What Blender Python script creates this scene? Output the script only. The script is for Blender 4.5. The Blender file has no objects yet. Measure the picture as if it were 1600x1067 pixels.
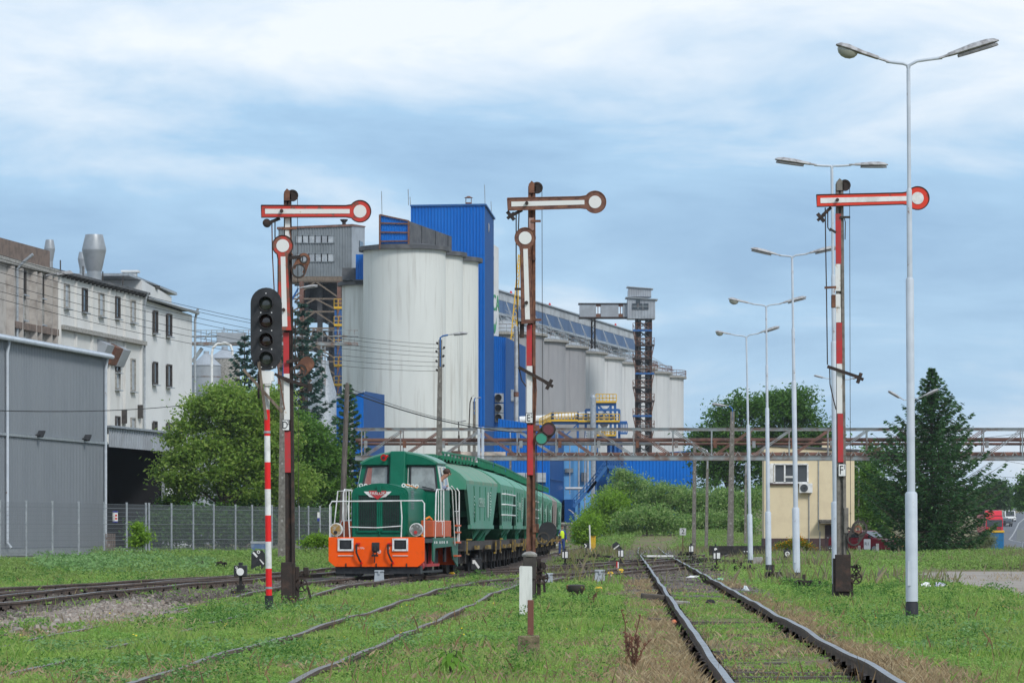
import bpy, math, random
import numpy as np
from mathutils import Vector, Matrix
random.seed(7)
rng = np.random.default_rng(11)
S = bpy.context.scene
C = S.collection
R = math.radians
PI = math.pi

# ------------------------------------------------------------------ camera, sky, sun, exposure
cam = bpy.data.cameras.new('camera'); cam_o = bpy.data.objects.new('camera', cam); C.objects.link(cam_o)
cam_o.location = (0, 0, 1.5); cam_o.rotation_euler = (R(90), 0, 0)
cam.sensor_width = 36; cam.lens = 135; cam.shift_y = 0.184; cam.clip_start = 1; cam.clip_end = 12000
S.camera = cam_o
SUN_EL, SUN_AZ = 40, 146          # degrees; azimuth clockwise from +Y: behind the camera, to its right
w = bpy.data.worlds.new('World'); S.world = w; w.use_nodes = True
nt = w.node_tree; N = nt.nodes; L = nt.links; N.clear()
def nd(t, **k):
    n = N.new(t)
    for a, b in k.items(): setattr(n, a, b)
    return n
out = nd('ShaderNodeOutputWorld'); mix = nd('ShaderNodeMixShader'); b1 = nd('ShaderNodeBackground'); b2 = nd('ShaderNodeBackground')
sky = nd('ShaderNodeTexSky', sky_type='NISHITA', sun_disc=False)
sky.sun_elevation = R(SUN_EL); sky.sun_rotation = R(SUN_AZ); b1.inputs[1].default_value = 0.1
L.new(sky.outputs[0], b1.inputs[0])
tc = nd('ShaderNodeTexCoord'); mp = nd('ShaderNodeMapping'); mp.inputs['Scale'].default_value = (7.5, 7.5, 26); mp.inputs['Location'].default_value = (3.6, 1.3, 0.35)
no = nd('ShaderNodeTexNoise'); no.inputs['Scale'].default_value = 1.35; no.inputs['Detail'].default_value = 9; no.inputs['Roughness'].default_value = .57
no.inputs['Distortion'].default_value = .35
L.new(tc.outputs['Generated'], mp.inputs[0]); L.new(mp.outputs[0], no.inputs['Vector'])
sp = nd('ShaderNodeSeparateXYZ'); L.new(tc.outputs['Generated'], sp.inputs[0])
zr = nd('ShaderNodeValToRGB')     # how much cloud there is at each height
e = zr.color_ramp.elements; e[0].position = 0.0; e[0].color = (.62,)*3+(1,); e[1].position = .30; e[1].color = (.68,)*3+(1,)
for p_, v_ in ((.028, .50), (.048, .34), (.066, .26), (.086, .20), (.104, .46), (.122, .86)):
    q = zr.color_ramp.elements.new(p_); q.color = (v_, v_, v_, 1)
L.new(sp.outputs[2], zr.inputs[0])
ad = nd('ShaderNodeMath', operation='MULTIPLY_ADD'); ad.inputs[1].default_value = 2.1; ad.inputs[2].default_value = -1.03
L.new(no.outputs[0], ad.inputs[0])
ad2 = nd('ShaderNodeMath', operation='ADD'); L.new(ad.outputs[0], ad2.inputs[0]); L.new(zr.outputs[0], ad2.inputs[1])
cr = nd('ShaderNodeValToRGB'); e = cr.color_ramp.elements
e[0].position = .0; e[0].color = (.27, .44, .66, 1); e[1].position = 1; e[1].color = (.84, .885, .94, 1)
q = cr.color_ramp.elements.new(.38); q.color = (.37, .57, .79, 1)
L.new(ad2.outputs[0], cr.inputs[0]); L.new(cr.outputs[0], b2.inputs[0]); b2.inputs[1].default_value = 0.77
mix.inputs[0].default_value = .9
L.new(b1.outputs[0], mix.inputs[1]); L.new(b2.outputs[0], mix.inputs[2]); L.new(mix.outputs[0], out.inputs[0])
sun = bpy.data.lights.new('sun', 'SUN'); sun.energy = 1.5; sun.angle = R(14); sun.color = (1, .965, .91)
sun_o = bpy.data.objects.new('sun', sun); C.objects.link(sun_o)
az = R(SUN_AZ); d_ = Vector((math.sin(az)*math.cos(R(SUN_EL)), math.cos(az)*math.cos(R(SUN_EL)), math.sin(R(SUN_EL))))
sun_o.rotation_euler = d_.to_track_quat('Z', 'Y').to_euler(); sun_o.location = (-40, -60, 80)
vs = S.view_settings; vs.view_transform = 'Standard'; vs.look = 'None'; vs.gamma = 1; vs.exposure = 0.56; vs.use_curve_mapping = False

# ------------------------------------------------------------------ helpers
def P(px, py, Z):                  # photo pixel at distance Z -> point in the world
    return Vector(((px-800)/6000*Z, Z, 1.5+(828-py)/6000*Z))
def X(px, Z): return (px-800)/6000*Z

def mat(name, c, c2=None, sc=3, fac=(.45, .6), rough=.6, metal=0, bump=0, bs=40, stretch=(1, 1, 1), c3=None, sc3=1, fac3=(.5, .7), spec=.4, st3=(1, 1, 1)):
    m = bpy.data.materials.new(name); m.use_nodes = True
    t = m.node_tree; b = t.nodes['Principled BSDF']; l = t.links
    b.inputs['Roughness'].default_value = rough; b.inputs['Metallic'].default_value = metal
    b.inputs['Specular IOR Level'].default_value = spec
    tc = t.nodes.new('ShaderNodeTexCoord')
    def noise(s, st, f):
        mp = t.nodes.new('ShaderNodeMapping'); mp.inputs['Scale'].default_value = st
        n = t.nodes.new('ShaderNodeTexNoise'); n.inputs['Scale'].default_value = s; n.inputs['Detail'].default_value = 7; n.inputs['Roughness'].default_value = .62
        r = t.nodes.new('ShaderNodeValToRGB'); r.color_ramp.elements[0].position = f[0]; r.color_ramp.elements[1].position = f[1]
        l.new(tc.outputs['Object'], mp.inputs[0]); l.new(mp.outputs[0], n.inputs['Vector']); l.new(n.outputs[0], r.inputs[0])
        return r.outputs[0]
    col = None
    def mixc(a, b_, f):
        x = t.nodes.new('ShaderNodeMix'); x.data_type = 'RGBA'
        l.new(f, x.inputs['Factor'])
        if isinstance(a, tuple): x.inputs['A'].default_value = a+(1,)
        else: l.new(a, x.inputs['A'])
        x.inputs['B'].default_value = b_+(1,)
        return x.outputs['Result']
    if c2 is not None: col = mixc(c, c2, noise(sc, stretch, fac))
    if c3 is not None: col = mixc(col if col is not None else c, c3, noise(sc3, st3, fac3))
    if col is not None: l.new(col, b.inputs['Base Color'])
    else: b.inputs['Base Color'].default_value = c+(1,)
    if bump:
        n = t.nodes.new('ShaderNodeTexNoise'); n.inputs['Scale'].default_value = bs; n.inputs['Detail'].default_value = 5
        bp = t.nodes.new('ShaderNodeBump'); bp.inputs['Strength'].default_value = bump; bp.inputs['Distance'].default_value = .02
        l.new(tc.outputs['Object'], n.inputs['Vector']); l.new(n.outputs[0], bp.inputs['Height']); l.new(bp.outputs[0], b.inputs['Normal'])
    return m

def leafmat(name, cols, trans=.35, rough=.55, patch=None):
    m = bpy.data.materials.new(name); m.use_nodes = True
    t = m.node_tree; b = t.nodes['Principled BSDF']; l = t.links
    g = t.nodes.new('ShaderNodeNewGeometry'); r = t.nodes.new('ShaderNodeValToRGB')
    el = r.color_ramp.elements; el[0].color = cols[0]+(1,); el[1].color = cols[-1]+(1,)
    for i, c in enumerate(cols[1:-1]):
        q = el.new((i+1)/(len(cols)-1)); q.color = c+(1,)
    l.new(g.outputs['Random Per Island'], r.inputs[0]); col = r.outputs[0]
    if patch:
        tc = t.nodes.new('ShaderNodeTexCoord'); n = t.nodes.new('ShaderNodeTexNoise'); n.inputs['Scale'].default_value = patch[1]; n.inputs['Detail'].default_value = 3
        r2 = t.nodes.new('ShaderNodeValToRGB'); r2.color_ramp.elements[0].position = .42; r2.color_ramp.elements[1].position = .62
        x = t.nodes.new('ShaderNodeMix'); x.data_type = 'RGBA'; x.inputs['B'].default_value = patch[0]+(1,)
        ml = t.nodes.new('ShaderNodeMath'); ml.operation = 'MULTIPLY'; ml.inputs[1].default_value = patch[2]
        l.new(tc.outputs['Object'], n.inputs['Vector']); l.new(n.outputs[0], r2.inputs[0]); l.new(r2.outputs[0], ml.inputs[0]); l.new(ml.outputs[0], x.inputs['Factor']); l.new(col, x.inputs['A']); col = x.outputs['Result']
    l.new(col, b.inputs['Base Color']); b.inputs['Roughness'].default_value = rough; b.inputs['Specular IOR Level'].default_value = .12
    tr = t.nodes.new('ShaderNodeBsdfTranslucent'); l.new(col, tr.inputs[0])
    mx = t.nodes.new('ShaderNodeMixShader'); mx.inputs[0].default_value = trans
    l.new(b.outputs[0], mx.inputs[1]); l.new(tr.outputs[0], mx.inputs[2]); l.new(mx.outputs[0], t.nodes['Material Output'].inputs[0])
    return m

def glassmat(name, c, rough=.06):
    return mat(name, c, rough=rough, spec=.8)

class MB:
    def __init__(s): s.v = []; s.f = []; s.m = []; s.cur = 0
    def add(s, vs, fs):
        o = len(s.v); s.v += [tuple(v) for v in vs]; s.f += [tuple(i+o for i in f) for f in fs]; s.m += [s.cur]*len(fs); return s
    def box(s, x0, x1, y0, y1, z0, z1):
        return s.add([(x0,y0,z0),(x1,y0,z0),(x1,y1,z0),(x0,y1,z0),(x0,y0,z1),(x1,y0,z1),(x1,y1,z1),(x0,y1,z1)],
                     [(3,2,1,0),(4,5,6,7),(0,1,5,4),(1,2,6,5),(2,3,7,6),(3,0,4,7)])
    def hexa(s, p):                # 8 corners, bottom ring then top ring
        return s.add(p, [(3,2,1,0),(4,5,6,7),(0,1,5,4),(1,2,6,5),(2,3,7,6),(3,0,4,7)])
    def bar(s, a, b, w, h=None, up=(0, 0, 1)):
        a = Vector(a); b = Vector(b); h = w if h is None else h; d = (b-a)
        if d.length < 1e-6: return s
        d.normalize(); u = Vector(up)
        if abs(d.dot(u)) > .95: u = Vector((0, 1, 0))
        r = d.cross(u).normalized(); u = r.cross(d)
        r *= w/2; u *= h/2
        return s.hexa([a-r-u, a+r-u, b+r-u, b-r-u, a-r+u, a+r+u, b+r+u, b-r+u])
    def tube(s, pts, r, n=8, cap=True):
        pts = [Vector(p) for p in pts]; k = len(pts); rs = r if isinstance(r, (list, tuple)) else [r]*k
        vs = []; prev = None
        for i, p in enumerate(pts):
            d = (pts[min(i+1, k-1)]-pts[max(i-1, 0)]); d = d.normalized() if d.length > 1e-9 else Vector((0, 0, 1))
            u = Vector((0, 0, 1)) if abs(d.z) < .9 else Vector((0, 1, 0))
            if prev is not None and abs(prev.dot(d)) < .95: u = prev
            a = d.cross(u).normalized(); b = a.cross(d); prev = b
            for j in range(n):
                t = 2*PI*j/n; vs.append(p+(a*math.cos(t)+b*math.sin(t))*rs[i])
        fs = [(i*n+j, i*n+(j+1) % n, (i+1)*n+(j+1) % n, (i+1)*n+j) for i in range(k-1) for j in range(n)]
        if cap: fs += [tuple(range(n))[::-1], tuple((k-1)*n+j for j in range(n))]
        return s.add(vs, fs)
    def cyl(s, a, b, r, r2=None, n=16): return s.tube([a, b], [r, r if r2 is None else r2], n)
    def prism(s, pts, y0, y1):      # polygon in the xz plane, extruded in y
        n = len(pts); vs = [(p[0], y0, p[1]) for p in pts]+[(p[0], y1, p[1]) for p in pts]
        return s.add(vs, [tuple(range(n)), tuple(range(2*n-1, n-1, -1))]+[(i, i+n, (i+1) % n+n, (i+1) % n) for i in range(n)])
    def prismx(s, pts, x0, x1):     # polygon in the yz plane, extruded in x
        n = len(pts); vs = [(x0, p[0], p[1]) for p in pts]+[(x1, p[0], p[1]) for p in pts]
        return s.add(vs, [tuple(range(n)), tuple(range(2*n-1, n-1, -1))]+[(i, i+n, (i+1) % n+n, (i+1) % n) for i in range(n)])
    def prismz(s, pts, z0, z1):
        n = len(pts); vs = [(p[0], p[1], z0) for p in pts]+[(p[0], p[1], z1) for p in pts]
        return s.add(vs, [tuple(range(n))[::-1], tuple(range(n, 2*n))]+[(i, (i+1) % n, (i+1) % n+n, i+n) for i in range(n)])
    def ring(s, cx, cz, R_, r, y0, y1, n=24):
        vs = []
        for y in (y0, y1):
            for rr in (R_, r):
                vs += [(cx+rr*math.cos(2*PI*i/n), y, cz+rr*math.sin(2*PI*i/n)) for i in range(n)]
        fs = []
        for i in range(n):
            j = (i+1) % n
            fs += [(i, j, n+j, n+i), (2*n+i, 3*n+i, 3*n+j, 2*n+j), (i, 2*n+i, 2*n+j, j), (n+i, n+j, 3*n+j, 3*n+i)]
        return s.add(vs, fs)
    def disc(s, cx, cz, r, y0, y1, n=24): return s.prism([(cx+r*math.cos(2*PI*i/n), cz+r*math.sin(2*PI*i/n)) for i in range(n)], y0, y1)
    def lathe(s, prof, c, n=24):
        c = Vector(c); vs = []
        for r, z in prof: vs += [(c.x+r*math.cos(2*PI*j/n), c.y+r*math.sin(2*PI*j/n), c.z+z) for j in range(n)]
        k = len(prof); fs = [(i*n+j, i*n+(j+1) % n, (i+1)*n+(j+1) % n, (i+1)*n+j) for i in range(k-1) for j in range(n)]
        fs += [tuple(range(n))[::-1], tuple((k-1)*n+j for j in range(n))]
        return s.add(vs, fs)
    def ball(s, c, r, n=10, sx=1, sy=1, sz=1):
        c = Vector(c); k = n//2
        vs = []
        for i in range(1, k):
            t = PI*i/k
            vs += [(c.x+sx*r*math.sin(t)*math.cos(2*PI*j/n), c.y+sy*r*math.sin(t)*math.sin(2*PI*j/n), c.z+sz*r*math.cos(t)) for j in range(n)]
        fs = [(i*n+j, (i+1)*n+j, (i+1)*n+(j+1) % n, i*n+(j+1) % n) for i in range(k-2) for j in range(n)]
        a = len(vs); vs += [(c.x, c.y, c.z+sz*r), (c.x, c.y, c.z-sz*r)]
        fs += [(a, j, (j+1) % n) for j in range(n)]+[(a+1, (k-2)*n+(j+1) % n, (k-2)*n+j) for j in range(n)]
        return s.add(vs, fs)
    def corr(s, A, B, zb, zt0, zt1, pitch=.3, dep=.04):     # ribbed sheet from A to B, ribs proud on the right of A->B
        A = Vector(A); B = Vector(B); d = B-A; ln = d.length; d.normalize(); nrm = Vector((d.y, -d.x)); n = max(2, int(ln/pitch))
        pr = []
        for i in range(n):
            t = i/n
            for a, o in ((0, 0), (.5, 0), (.6, dep), (.9, dep)):
                q = (t+a/n)*ln; p = A+d*q+nrm*o; pr.append((p.x, p.y, zb, zt0+(zt1-zt0)*q/ln))
        p = B; pr.append((p.x, p.y, zb, zt1))
        vs = []
        for x, y, z0, z1 in pr: vs += [(x, y, z0), (x, y, z1)]
        return s.add(vs, [(2*i, 2*i+2, 2*i+3, 2*i+1) for i in range(len(pr)-1)])
    def build(s, name, m, parent=None, smooth=False, bevel=0, kind=None, world=False):
        me = bpy.data.meshes.new(name); vs = s.v
        if world and parent is not None:
            l = parent['_o']; vs = [(v[0]-l[0], v[1]-l[1], v[2]-l[2]) for v in vs]
        me.from_pydata(vs, [], s.f)
        ms = m if isinstance(m, (list, tuple)) else [m]
        for x in ms: me.materials.append(x)
        if len(ms) > 1: me.polygons.foreach_set('material_index', s.m)
        if smooth: me.polygons.foreach_set('use_smooth', [True]*len(me.polygons))
        o = bpy.data.objects.new(name, me); C.objects.link(o)
        if parent is not None: o.parent = parent
        if smooth:
            try: me.set_sharp_from_angle(angle=R(40))
            except Exception: pass
        if bevel:
            b = o.modifiers.new('bevel', 'BEVEL'); b.width = bevel; b.segments = 2; b.limit_method = 'ANGLE'
        if kind: o['kind'] = kind
        return o

def thing(name, label, cat, loc=(0, 0, 0), rz=0, group=None):
    o = bpy.data.objects.new(name, None); C.objects.link(o); o.location = loc; o.rotation_euler = (0, 0, rz)
    o.empty_display_size = .3
    o['label'] = label; o['category'] = cat; o['_o'] = [float(loc[0]), float(loc[1]), float(loc[2])]
    if group: o['group'] = group
    return o
def tag(o, label, cat, group=None, kind=None):
    o['label'] = label; o['category'] = cat
    if group: o['group'] = group
    if kind: o['kind'] = kind
    return o
def dup(root, loc, rz, label, group=None):
    r = root.copy(); C.objects.link(r); r.location = loc; r.rotation_euler = (0, 0, rz); r['label'] = label
    if group: r['group'] = group
    for ch in root.children:
        c = ch.copy(); C.objects.link(c); c.parent = r
        for g in ch.children:
            d = g.copy(); C.objects.link(d); d.parent = c
    return r
def text(s, size, M4, m, parent, name='lettering', ext=.004, sx=1):
    cu = bpy.data.curves.new('t', 'FONT'); cu.body = s; cu.size = size; cu.extrude = ext; cu.align_x = 'CENTER'; cu.align_y = 'CENTER'; cu.resolution_u = 3
    o = bpy.data.objects.new('t', cu); C.objects.link(o)
    bpy.context.view_layer.update()
    me = bpy.data.meshes.new_from_object(o.evaluated_get(bpy.context.evaluated_depsgraph_get()))
    bpy.data.objects.remove(o); bpy.data.curves.remove(cu)
    me.materials.clear(); me.materials.append(m); me.transform(M4 @ Matrix.Diagonal((sx, 1, 1, 1)))
    q = bpy.data.objects.new(name, me); C.objects.link(q)
    if parent is not None: q.parent = parent
    return q
def face_cam(x, y, z): return Matrix.Translation((x, y, z)) @ Matrix.Rotation(R(90), 4, 'X')   # text facing -Y
def quads(name, V, m, parent=None, kind=None, shape=4):
    n = len(V)//shape; me = bpy.data.meshes.new(name)
    me.vertices.add(len(V)); me.vertices.foreach_set('co', np.ascontiguousarray(V, dtype=np.float32).ravel())
    me.loops.add(len(V)); me.loops.foreach_set('vertex_index', np.arange(len(V), dtype=np.int32))
    me.polygons.add(n); me.polygons.foreach_set('loop_start', np.arange(0, len(V), shape, dtype=np.int32))
    me.update(calc_edges=True); me.materials.append(m)
    o = bpy.data.objects.new(name, me); C.objects.link(o)
    if parent is not None: o.parent = parent
    if kind: o['kind'] = kind
    return o

# ------------------------------------------------------------------ materials
M = {}
M['rust'] = mat('rust', (.13, .06, .04), (.22, .10, .06), 6, rough=.85, bump=.3)
M['darkrust'] = mat('dark_rust', (.035, .026, .023), (.10, .055, .04), 5, (.5, .75), rough=.85, bump=.3)
M['sigred'] = mat('signal_red', (.55, .045, .03), (.16, .07, .05), 5, (.56, .66), rough=.55)
M['sigred_clean'] = mat('signal_red_clean', (.68, .045, .02), (.2, .06, .04), 5, (.62, .68), rough=.45)
M['platered'] = mat('plate_red', (.48, .03, .035), (.36, .05, .05), 4, rough=.6)
M['sigredrust'] = mat('signal_red_rusty', (.50, .05, .035), (.20, .09, .06), 3.5, (.44, .56), rough=.6)
M['sigrust'] = mat('signal_rust', (.20, .095, .065), (.11, .05, .04), 7, rough=.8, c3=(.28, .16, .08), sc3=9, fac3=(.6, .7))
M['sigwhite'] = mat('signal_white', (.72, .72, .70), (.45, .30, .18), 6, (.62, .72), rough=.6)
M['white'] = mat('white_paint', (.78, .78, .77), (.62, .62, .60), 4, rough=.5)
M['black'] = mat('black_paint', (.02, .021, .024), (.035, .036, .04), 5, rough=.5)
M['lens_red'] = mat('lens_red', (.12, .01, .015), rough=.1, spec=.8)
M['lens_green'] = mat('lens_green', (.02, .26, .16), rough=.12, spec=.8)
M['lens_dark'] = mat('lens_dark', (.03, .012, .012), rough=.1, spec=.9)
M['lens_grey'] = mat('lens_grey', (.05, .06, .05), rough=.1, spec=.9)
M['polewhite'] = mat('pole_paint', (.52, .57, .63), (.45, .50, .56), 2, rough=.5, c3=(.20, .10, .06), sc3=6, fac3=(.655, .69), st3=(1, 1, .45))
M['poleblack'] = mat('pole_base_black', (.022, .024, .03), (.05, .05, .055), 8, (.55, .7), rough=.7)
M['lamphead'] = mat('lamp_housing', (.42, .42, .43), (.24, .23, .23), 9, rough=.65)
M['zinc'] = mat('zinc_sheet', (.36, .38, .40), (.31, .33, .345), 1.2, rough=.45, metal=.5)
M['lampunder'] = mat('lamp_underside', (.14, .145, .15), (.2, .2, .2), 9, rough=.4)
M['lampglass'] = mat('lamp_glass', (.30, .31, .26), rough=.12, spec=.8)
M['concrete'] = mat('old_concrete', (.20, .185, .165), (.13, .12, .105), 7, rough=.9, bump=.4)
M['concpale'] = mat('pale_concrete', (.34, .33, .31), (.22, .21, .19), 5, rough=.9, bump=.3)
M['wood'] = mat('weathered_wood', (.21, .165, .125), (.11, .085, .065), 4, rough=.9, stretch=(6, 6, .6), bump=.3)
M['polewood'] = mat('pole_wood', (.13, .11, .095), (.075, .062, .055), 4, rough=.9, stretch=(6, 6, .6))
M['galv'] = mat('galvanised_steel', (.40, .43, .46), (.30, .33, .36), 5, rough=.45, metal=.35)
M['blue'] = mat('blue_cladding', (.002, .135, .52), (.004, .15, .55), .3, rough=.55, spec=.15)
M['bluedark'] = mat('blue_cladding_dark_shaded', (.004, .062, .225), (.006, .07, .24), .4, rough=.55, spec=.15)  # darker copy of blue: side walls' shade in the colour; also dark blue boxes
M['bluelight'] = mat('pale_blue_cladding', (.12, .36, .68), (.10, .31, .60), .4, rough=.5)
M['bluesteel'] = mat('blue_steel', (.015, .10, .32), (.03, .12, .3), 2, rough=.5)
M['yellow'] = mat('yellow_steel', (.72, .43, .02), (.6, .36, .03), 2, rough=.5)
M['silo'] = mat('painted_concrete', (.66, .675, .645), (.58, .595, .565), .22, (.35, .7), rough=.9, stretch=(1, 1, .25), c3=(.40, .385, .35), sc3=.6, fac3=(.52, .78), st3=(2.4, 2.4, .13), bump=.12, bs=6)
M['silo2'] = mat('bare_concrete', (.31, .31, .325), (.235, .235, .25), .16, (.35, .65), rough=.92, stretch=(1, 1, .4), c3=(.19, .19, .20), sc3=.7, fac3=(.55, .8), st3=(2, 2, .12), bump=.15, bs=4)
M['silo3'] = mat('pale_bare_concrete', (.57, .58, .585), (.48, .49, .50), .16, (.35, .65), rough=.92, stretch=(1, 1, .4), c3=(.34, .34, .345), sc3=.7, fac3=(.54, .82), st3=(2, 2, .12), bump=.12, bs=4)
M['roofdark'] = mat('dark_roofing', (.075, .078, .085), (.12, .12, .125), .8, rough=.8)
M['greyclad'] = mat('grey_cladding', (.21, .235, .255), (.17, .19, .205), .5, rough=.5)
M['greyclad2'] = mat('light_grey_cladding', (.34, .37, .41), (.28, .30, .33), .5, rough=.5)
M['galcol'] = mat('gallery_sheet', (.40, .43, .46), (.30, .32, .34), .4, rough=.6)
M['galblue'] = mat('gallery_blue', (.07, .13, .25), (.055, .105, .21), .3, rough=.5)
M['pane'] = glassmat('window_glass', (.035, .04, .045))
M['panepale'] = mat('pale_window', (.42, .45, .48), (.3, .33, .36), 1.5, rough=.3)
M['render_white'] = mat('white_render', (.66, .66, .645), (.56, .555, .535), .35, (.4, .7), rough=.9, c3=(.36, .34, .31), sc3=.55, fac3=(.6, .78), st3=(1.6, 1.6, .22), bump=.1, bs=8)
M['render_clean'] = mat('clean_white_render', (.67, .68, .68), (.60, .61, .61), .25, rough=.9, bump=.08, bs=6)
M['render_brown'] = mat('grey_brown_render', (.43, .40, .37), (.33, .30, .275), 1.2, rough=.95, c3=(.20, .17, .15), sc3=.8, fac3=(.55, .75), bump=.4, bs=12)
M['brick'] = mat('brown_parapet', (.19, .14, .115), (.13, .10, .085), 2, rough=.95, bump=.3)
M['hall'] = mat('grey_hall_panel', (.205, .225, .25), (.19, .21, .235), .4, rough=.5, stretch=(1, 1, .3))
M['cream'] = mat('cream_render', (.74, .63, .43), (.69, .58, .395), 1.2, rough=.9, bump=.06, bs=15)
M['brownbase'] = mat('brown_plinth', (.085, .05, .05), (.07, .042, .042), 3, rough=.85)
M['fencewire'] = mat('fence_wire', (.17, .19, .21), rough=.6)
M['steelgrey'] = mat('painted_steel', (.27, .31, .33), (.18, .12, .095), 1.2, (.44, .62), rough=.7)
M['pipe_rust'] = mat('rusty_pipe', (.20, .10, .075), (.12, .07, .055), 1.3, rough=.8, c3=(.28, .22, .19), sc3=3, fac3=(.6, .75))
M['pipe_silver'] = mat('silver_pipe', (.52, .53, .54), (.40, .40, .40), 2, rough=.35, metal=.4)
M['soil'] = None
M['railtop'] = mat('rail_head', (.26, .27, .29), (.18, .175, .17), 2, rough=.34, metal=.8)
M['raildull'] = mat('dull_rail_head', (.20, .19, .18), (.14, .11, .09), 2, rough=.5, metal=.3)
M['railside'] = mat('rail_web', (.085, .062, .05), (.14, .095, .07), 4, rough=.85)
M['sleeper'] = mat('old_sleeper', (.11, .095, .08), (.07, .06, .052), 4, rough=.95, stretch=(1, 4, 4), bump=.4)
M['green'] = mat('loco_green', (.002, .12, .068), (.003, .135, .078), 3, rough=.38, spec=.22)
M['greenside'] = mat('loco_green_dusty', (.012, .13, .08), (.05, .13, .09), 3, (.5, .7), rough=.4)
M['grille'] = mat('grille_green', (.003, .045, .027), rough=.5)
M['wend_shaded'] = mat('wagon_end_shaded', (.008, .10, .055), (.012, .08, .05), 2, rough=.7)  # end walls coloured darker to stand for the next wagon's shade
M['orange'] = mat('loco_orange', (.92, .105, .004), (.62, .085, .015), 2.5, (.55, .85), rough=.45, spec=.2)
M['orange2'] = mat('tank_orange', (.55, .10, .03), (.42, .10, .05), 5, (.5, .65), rough=.5)
M['wgreen'] = mat('wagon_green', (.07, .265, .18), (.095, .275, .20), .9, rough=.5, stretch=(1, 1, .25), c3=(.14, .21, .16), sc3=2.0, fac3=(.50, .76), st3=(3, 3, .2))
M['wroof'] = mat('wagon_roof', (.10, .27, .18), (.24, .26, .19), 1.6, (.46, .62), rough=.6, stretch=(.3, 2.2, .3))
M['wroofg'] = mat('wagon_roof_green', (.06, .27, .17), (.10, .28, .19), 1.6, rough=.5)
M['wdark'] = mat('wagon_green_trim', (.012, .17, .085), (.015, .14, .075), 2, rough=.5)
M['wgrey'] = mat('wagon_grey', (.27, .23, .21), (.2, .17, .16), 1.5, rough=.6)
M['under'] = mat('running_gear', (.022, .02, .019), (.05, .042, .036), 4, rough=.85)
M['frame'] = mat('wagon_frame', (.065, .057, .052), (.042, .037, .034), 3, rough=.8)
M['skin'] = mat('skin', (.45, .24, .17), rough=.6)
M['hair'] = mat('hair', (.06, .035, .025), rough=.8)
M['cloth_blue'] = mat('blue_workwear', (.03, .06, .2), rough=.9)
M['cloth_grey'] = mat('grey_blue_shirt', (.2, .23, .32), rough=.9)
M['hivis'] = mat('hi_vis', (.6, .8, .03), rough=.8)
M['redgloss'] = mat('red_gloss', (.55, .012, .01), rough=.3)
M['hose'] = mat('rubber', (.014, .014, .015), rough=.7)
M['wstep'] = mat('wagon_step', (.34, .22, .03), (.10, .08, .05), 3, rough=.7)
M['chrome'] = mat('reflector', (.20, .20, .18), (.5, .5, .47), 9, (.5, .6), rough=.12, metal=.5)
M['amber'] = mat('warm_reflector', (.45, .26, .07), (.5, .47, .4), 10, rough=.2, metal=.5)
M['asphalt'] = mat('asphalt', (.13, .135, .15), (.11, .115, .125), 1.2, rough=.85)
M['yard'] = mat('dirt_yard', (.33, .285, .25), (.27, .235, .20), .8, rough=.95, bump=.4, c3=(.20, .19, .13), sc3=.35, fac3=(.56, .7))
M['paving'] = mat('concrete_paving', (.27, .26, .25), (.2, .19, .18), 1, rough=.95)
M['carred'] = mat('car_red', (.28, .02, .035), rough=.25)
M['truckred'] = mat('truck_red', (.62, .012, .035), rough=.3)
M['tyre'] = mat('tyre', (.016, .016, .017), rough=.9)
M['cardark'] = mat('car_dark', (.03, .035, .045), rough=.25)
M['binblue'] = mat('bin_blue', (.01, .14, .33), (.012, .12, .28), 2, rough=.5)
M['binyellow'] = mat('bin_yellow', (.7, .4, .03), rough=.5)
M['signgrey'] = mat('sign_back', (.22, .24, .25), rough=.6)
M['bark'] = mat('bark', (.10, .08, .06), (.06, .048, .038), 4, rough=.95, stretch=(4, 4, 1), bump=.5)
M['shade_in'] = mat('shaded_interior', (.012, .012, .014), rough=.9)  # shed walls near black: the shade inside is put into the colour
# ------------------------------------------------------------------ ground
def sstep(t): t = np.clip(t, 0, 1); return t*t*(3-2*t)
def hgt(x, y):
    x = np.asarray(x, float); y = np.asarray(y, float)
    near = np.clip(1-(y-110)/40, 0, 1)
    z = near*(1-sstep((x-9)/4)*sstep((y-78)/6))*(.022*np.sin(x*1.7+y*.31)+.02*np.sin(x*.6-y*.9+1)+.012*np.sin(x*3.9+y*1.3))
    z = z+1.15*np.exp(-((x-15)/8.5)**4)*sstep((y-296)/40)*(1-sstep((y-400)/60))
    z = z+sstep((y-520)/450)*6.6*sstep((x-30)/20)
    return z
xs = np.concatenate([np.linspace(-900, -60, 22), np.linspace(-56, -22, 18), np.arange(-21, 24, .6), np.linspace(24.5, 60, 30), np.linspace(64, 160, 24), np.linspace(190, 1500, 20)])
ys = np.concatenate([np.linspace(-60, 28, 12), np.arange(30, 130, .7), np.arange(131, 300, 3), np.arange(305, 900, 14), np.linspace(950, 9000, 40)])
gx, gy = np.meshgrid(xs, ys); gz = hgt(gx, gy)
nx, ny = len(xs), len(ys)
me = bpy.data.meshes.new('ground')
idx = np.arange(nx*ny).reshape(ny, nx)
me.from_pydata(np.stack([gx.ravel(), gy.ravel(), gz.ravel()], 1).tolist(), [], np.stack([idx[:-1, :-1].ravel(), idx[:-1, 1:].ravel(), idx[1:, 1:].ravel(), idx[1:, :-1].ravel()], 1).tolist())
me.polygons.foreach_set('use_smooth', [True]*len(me.polygons))
M['soil'] = mat('soil', (.20, .155, .085), (.155, .105, .065), .9, (.42, .6), rough=.95, bump=.6, bs=9, c3=(.13, .16, .045), sc3=.3, fac3=(.45, .6))
me.materials.append(M['soil']); go = bpy.data.objects.new('ground', me); C.objects.link(go); go['kind'] = 'structure'
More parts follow.
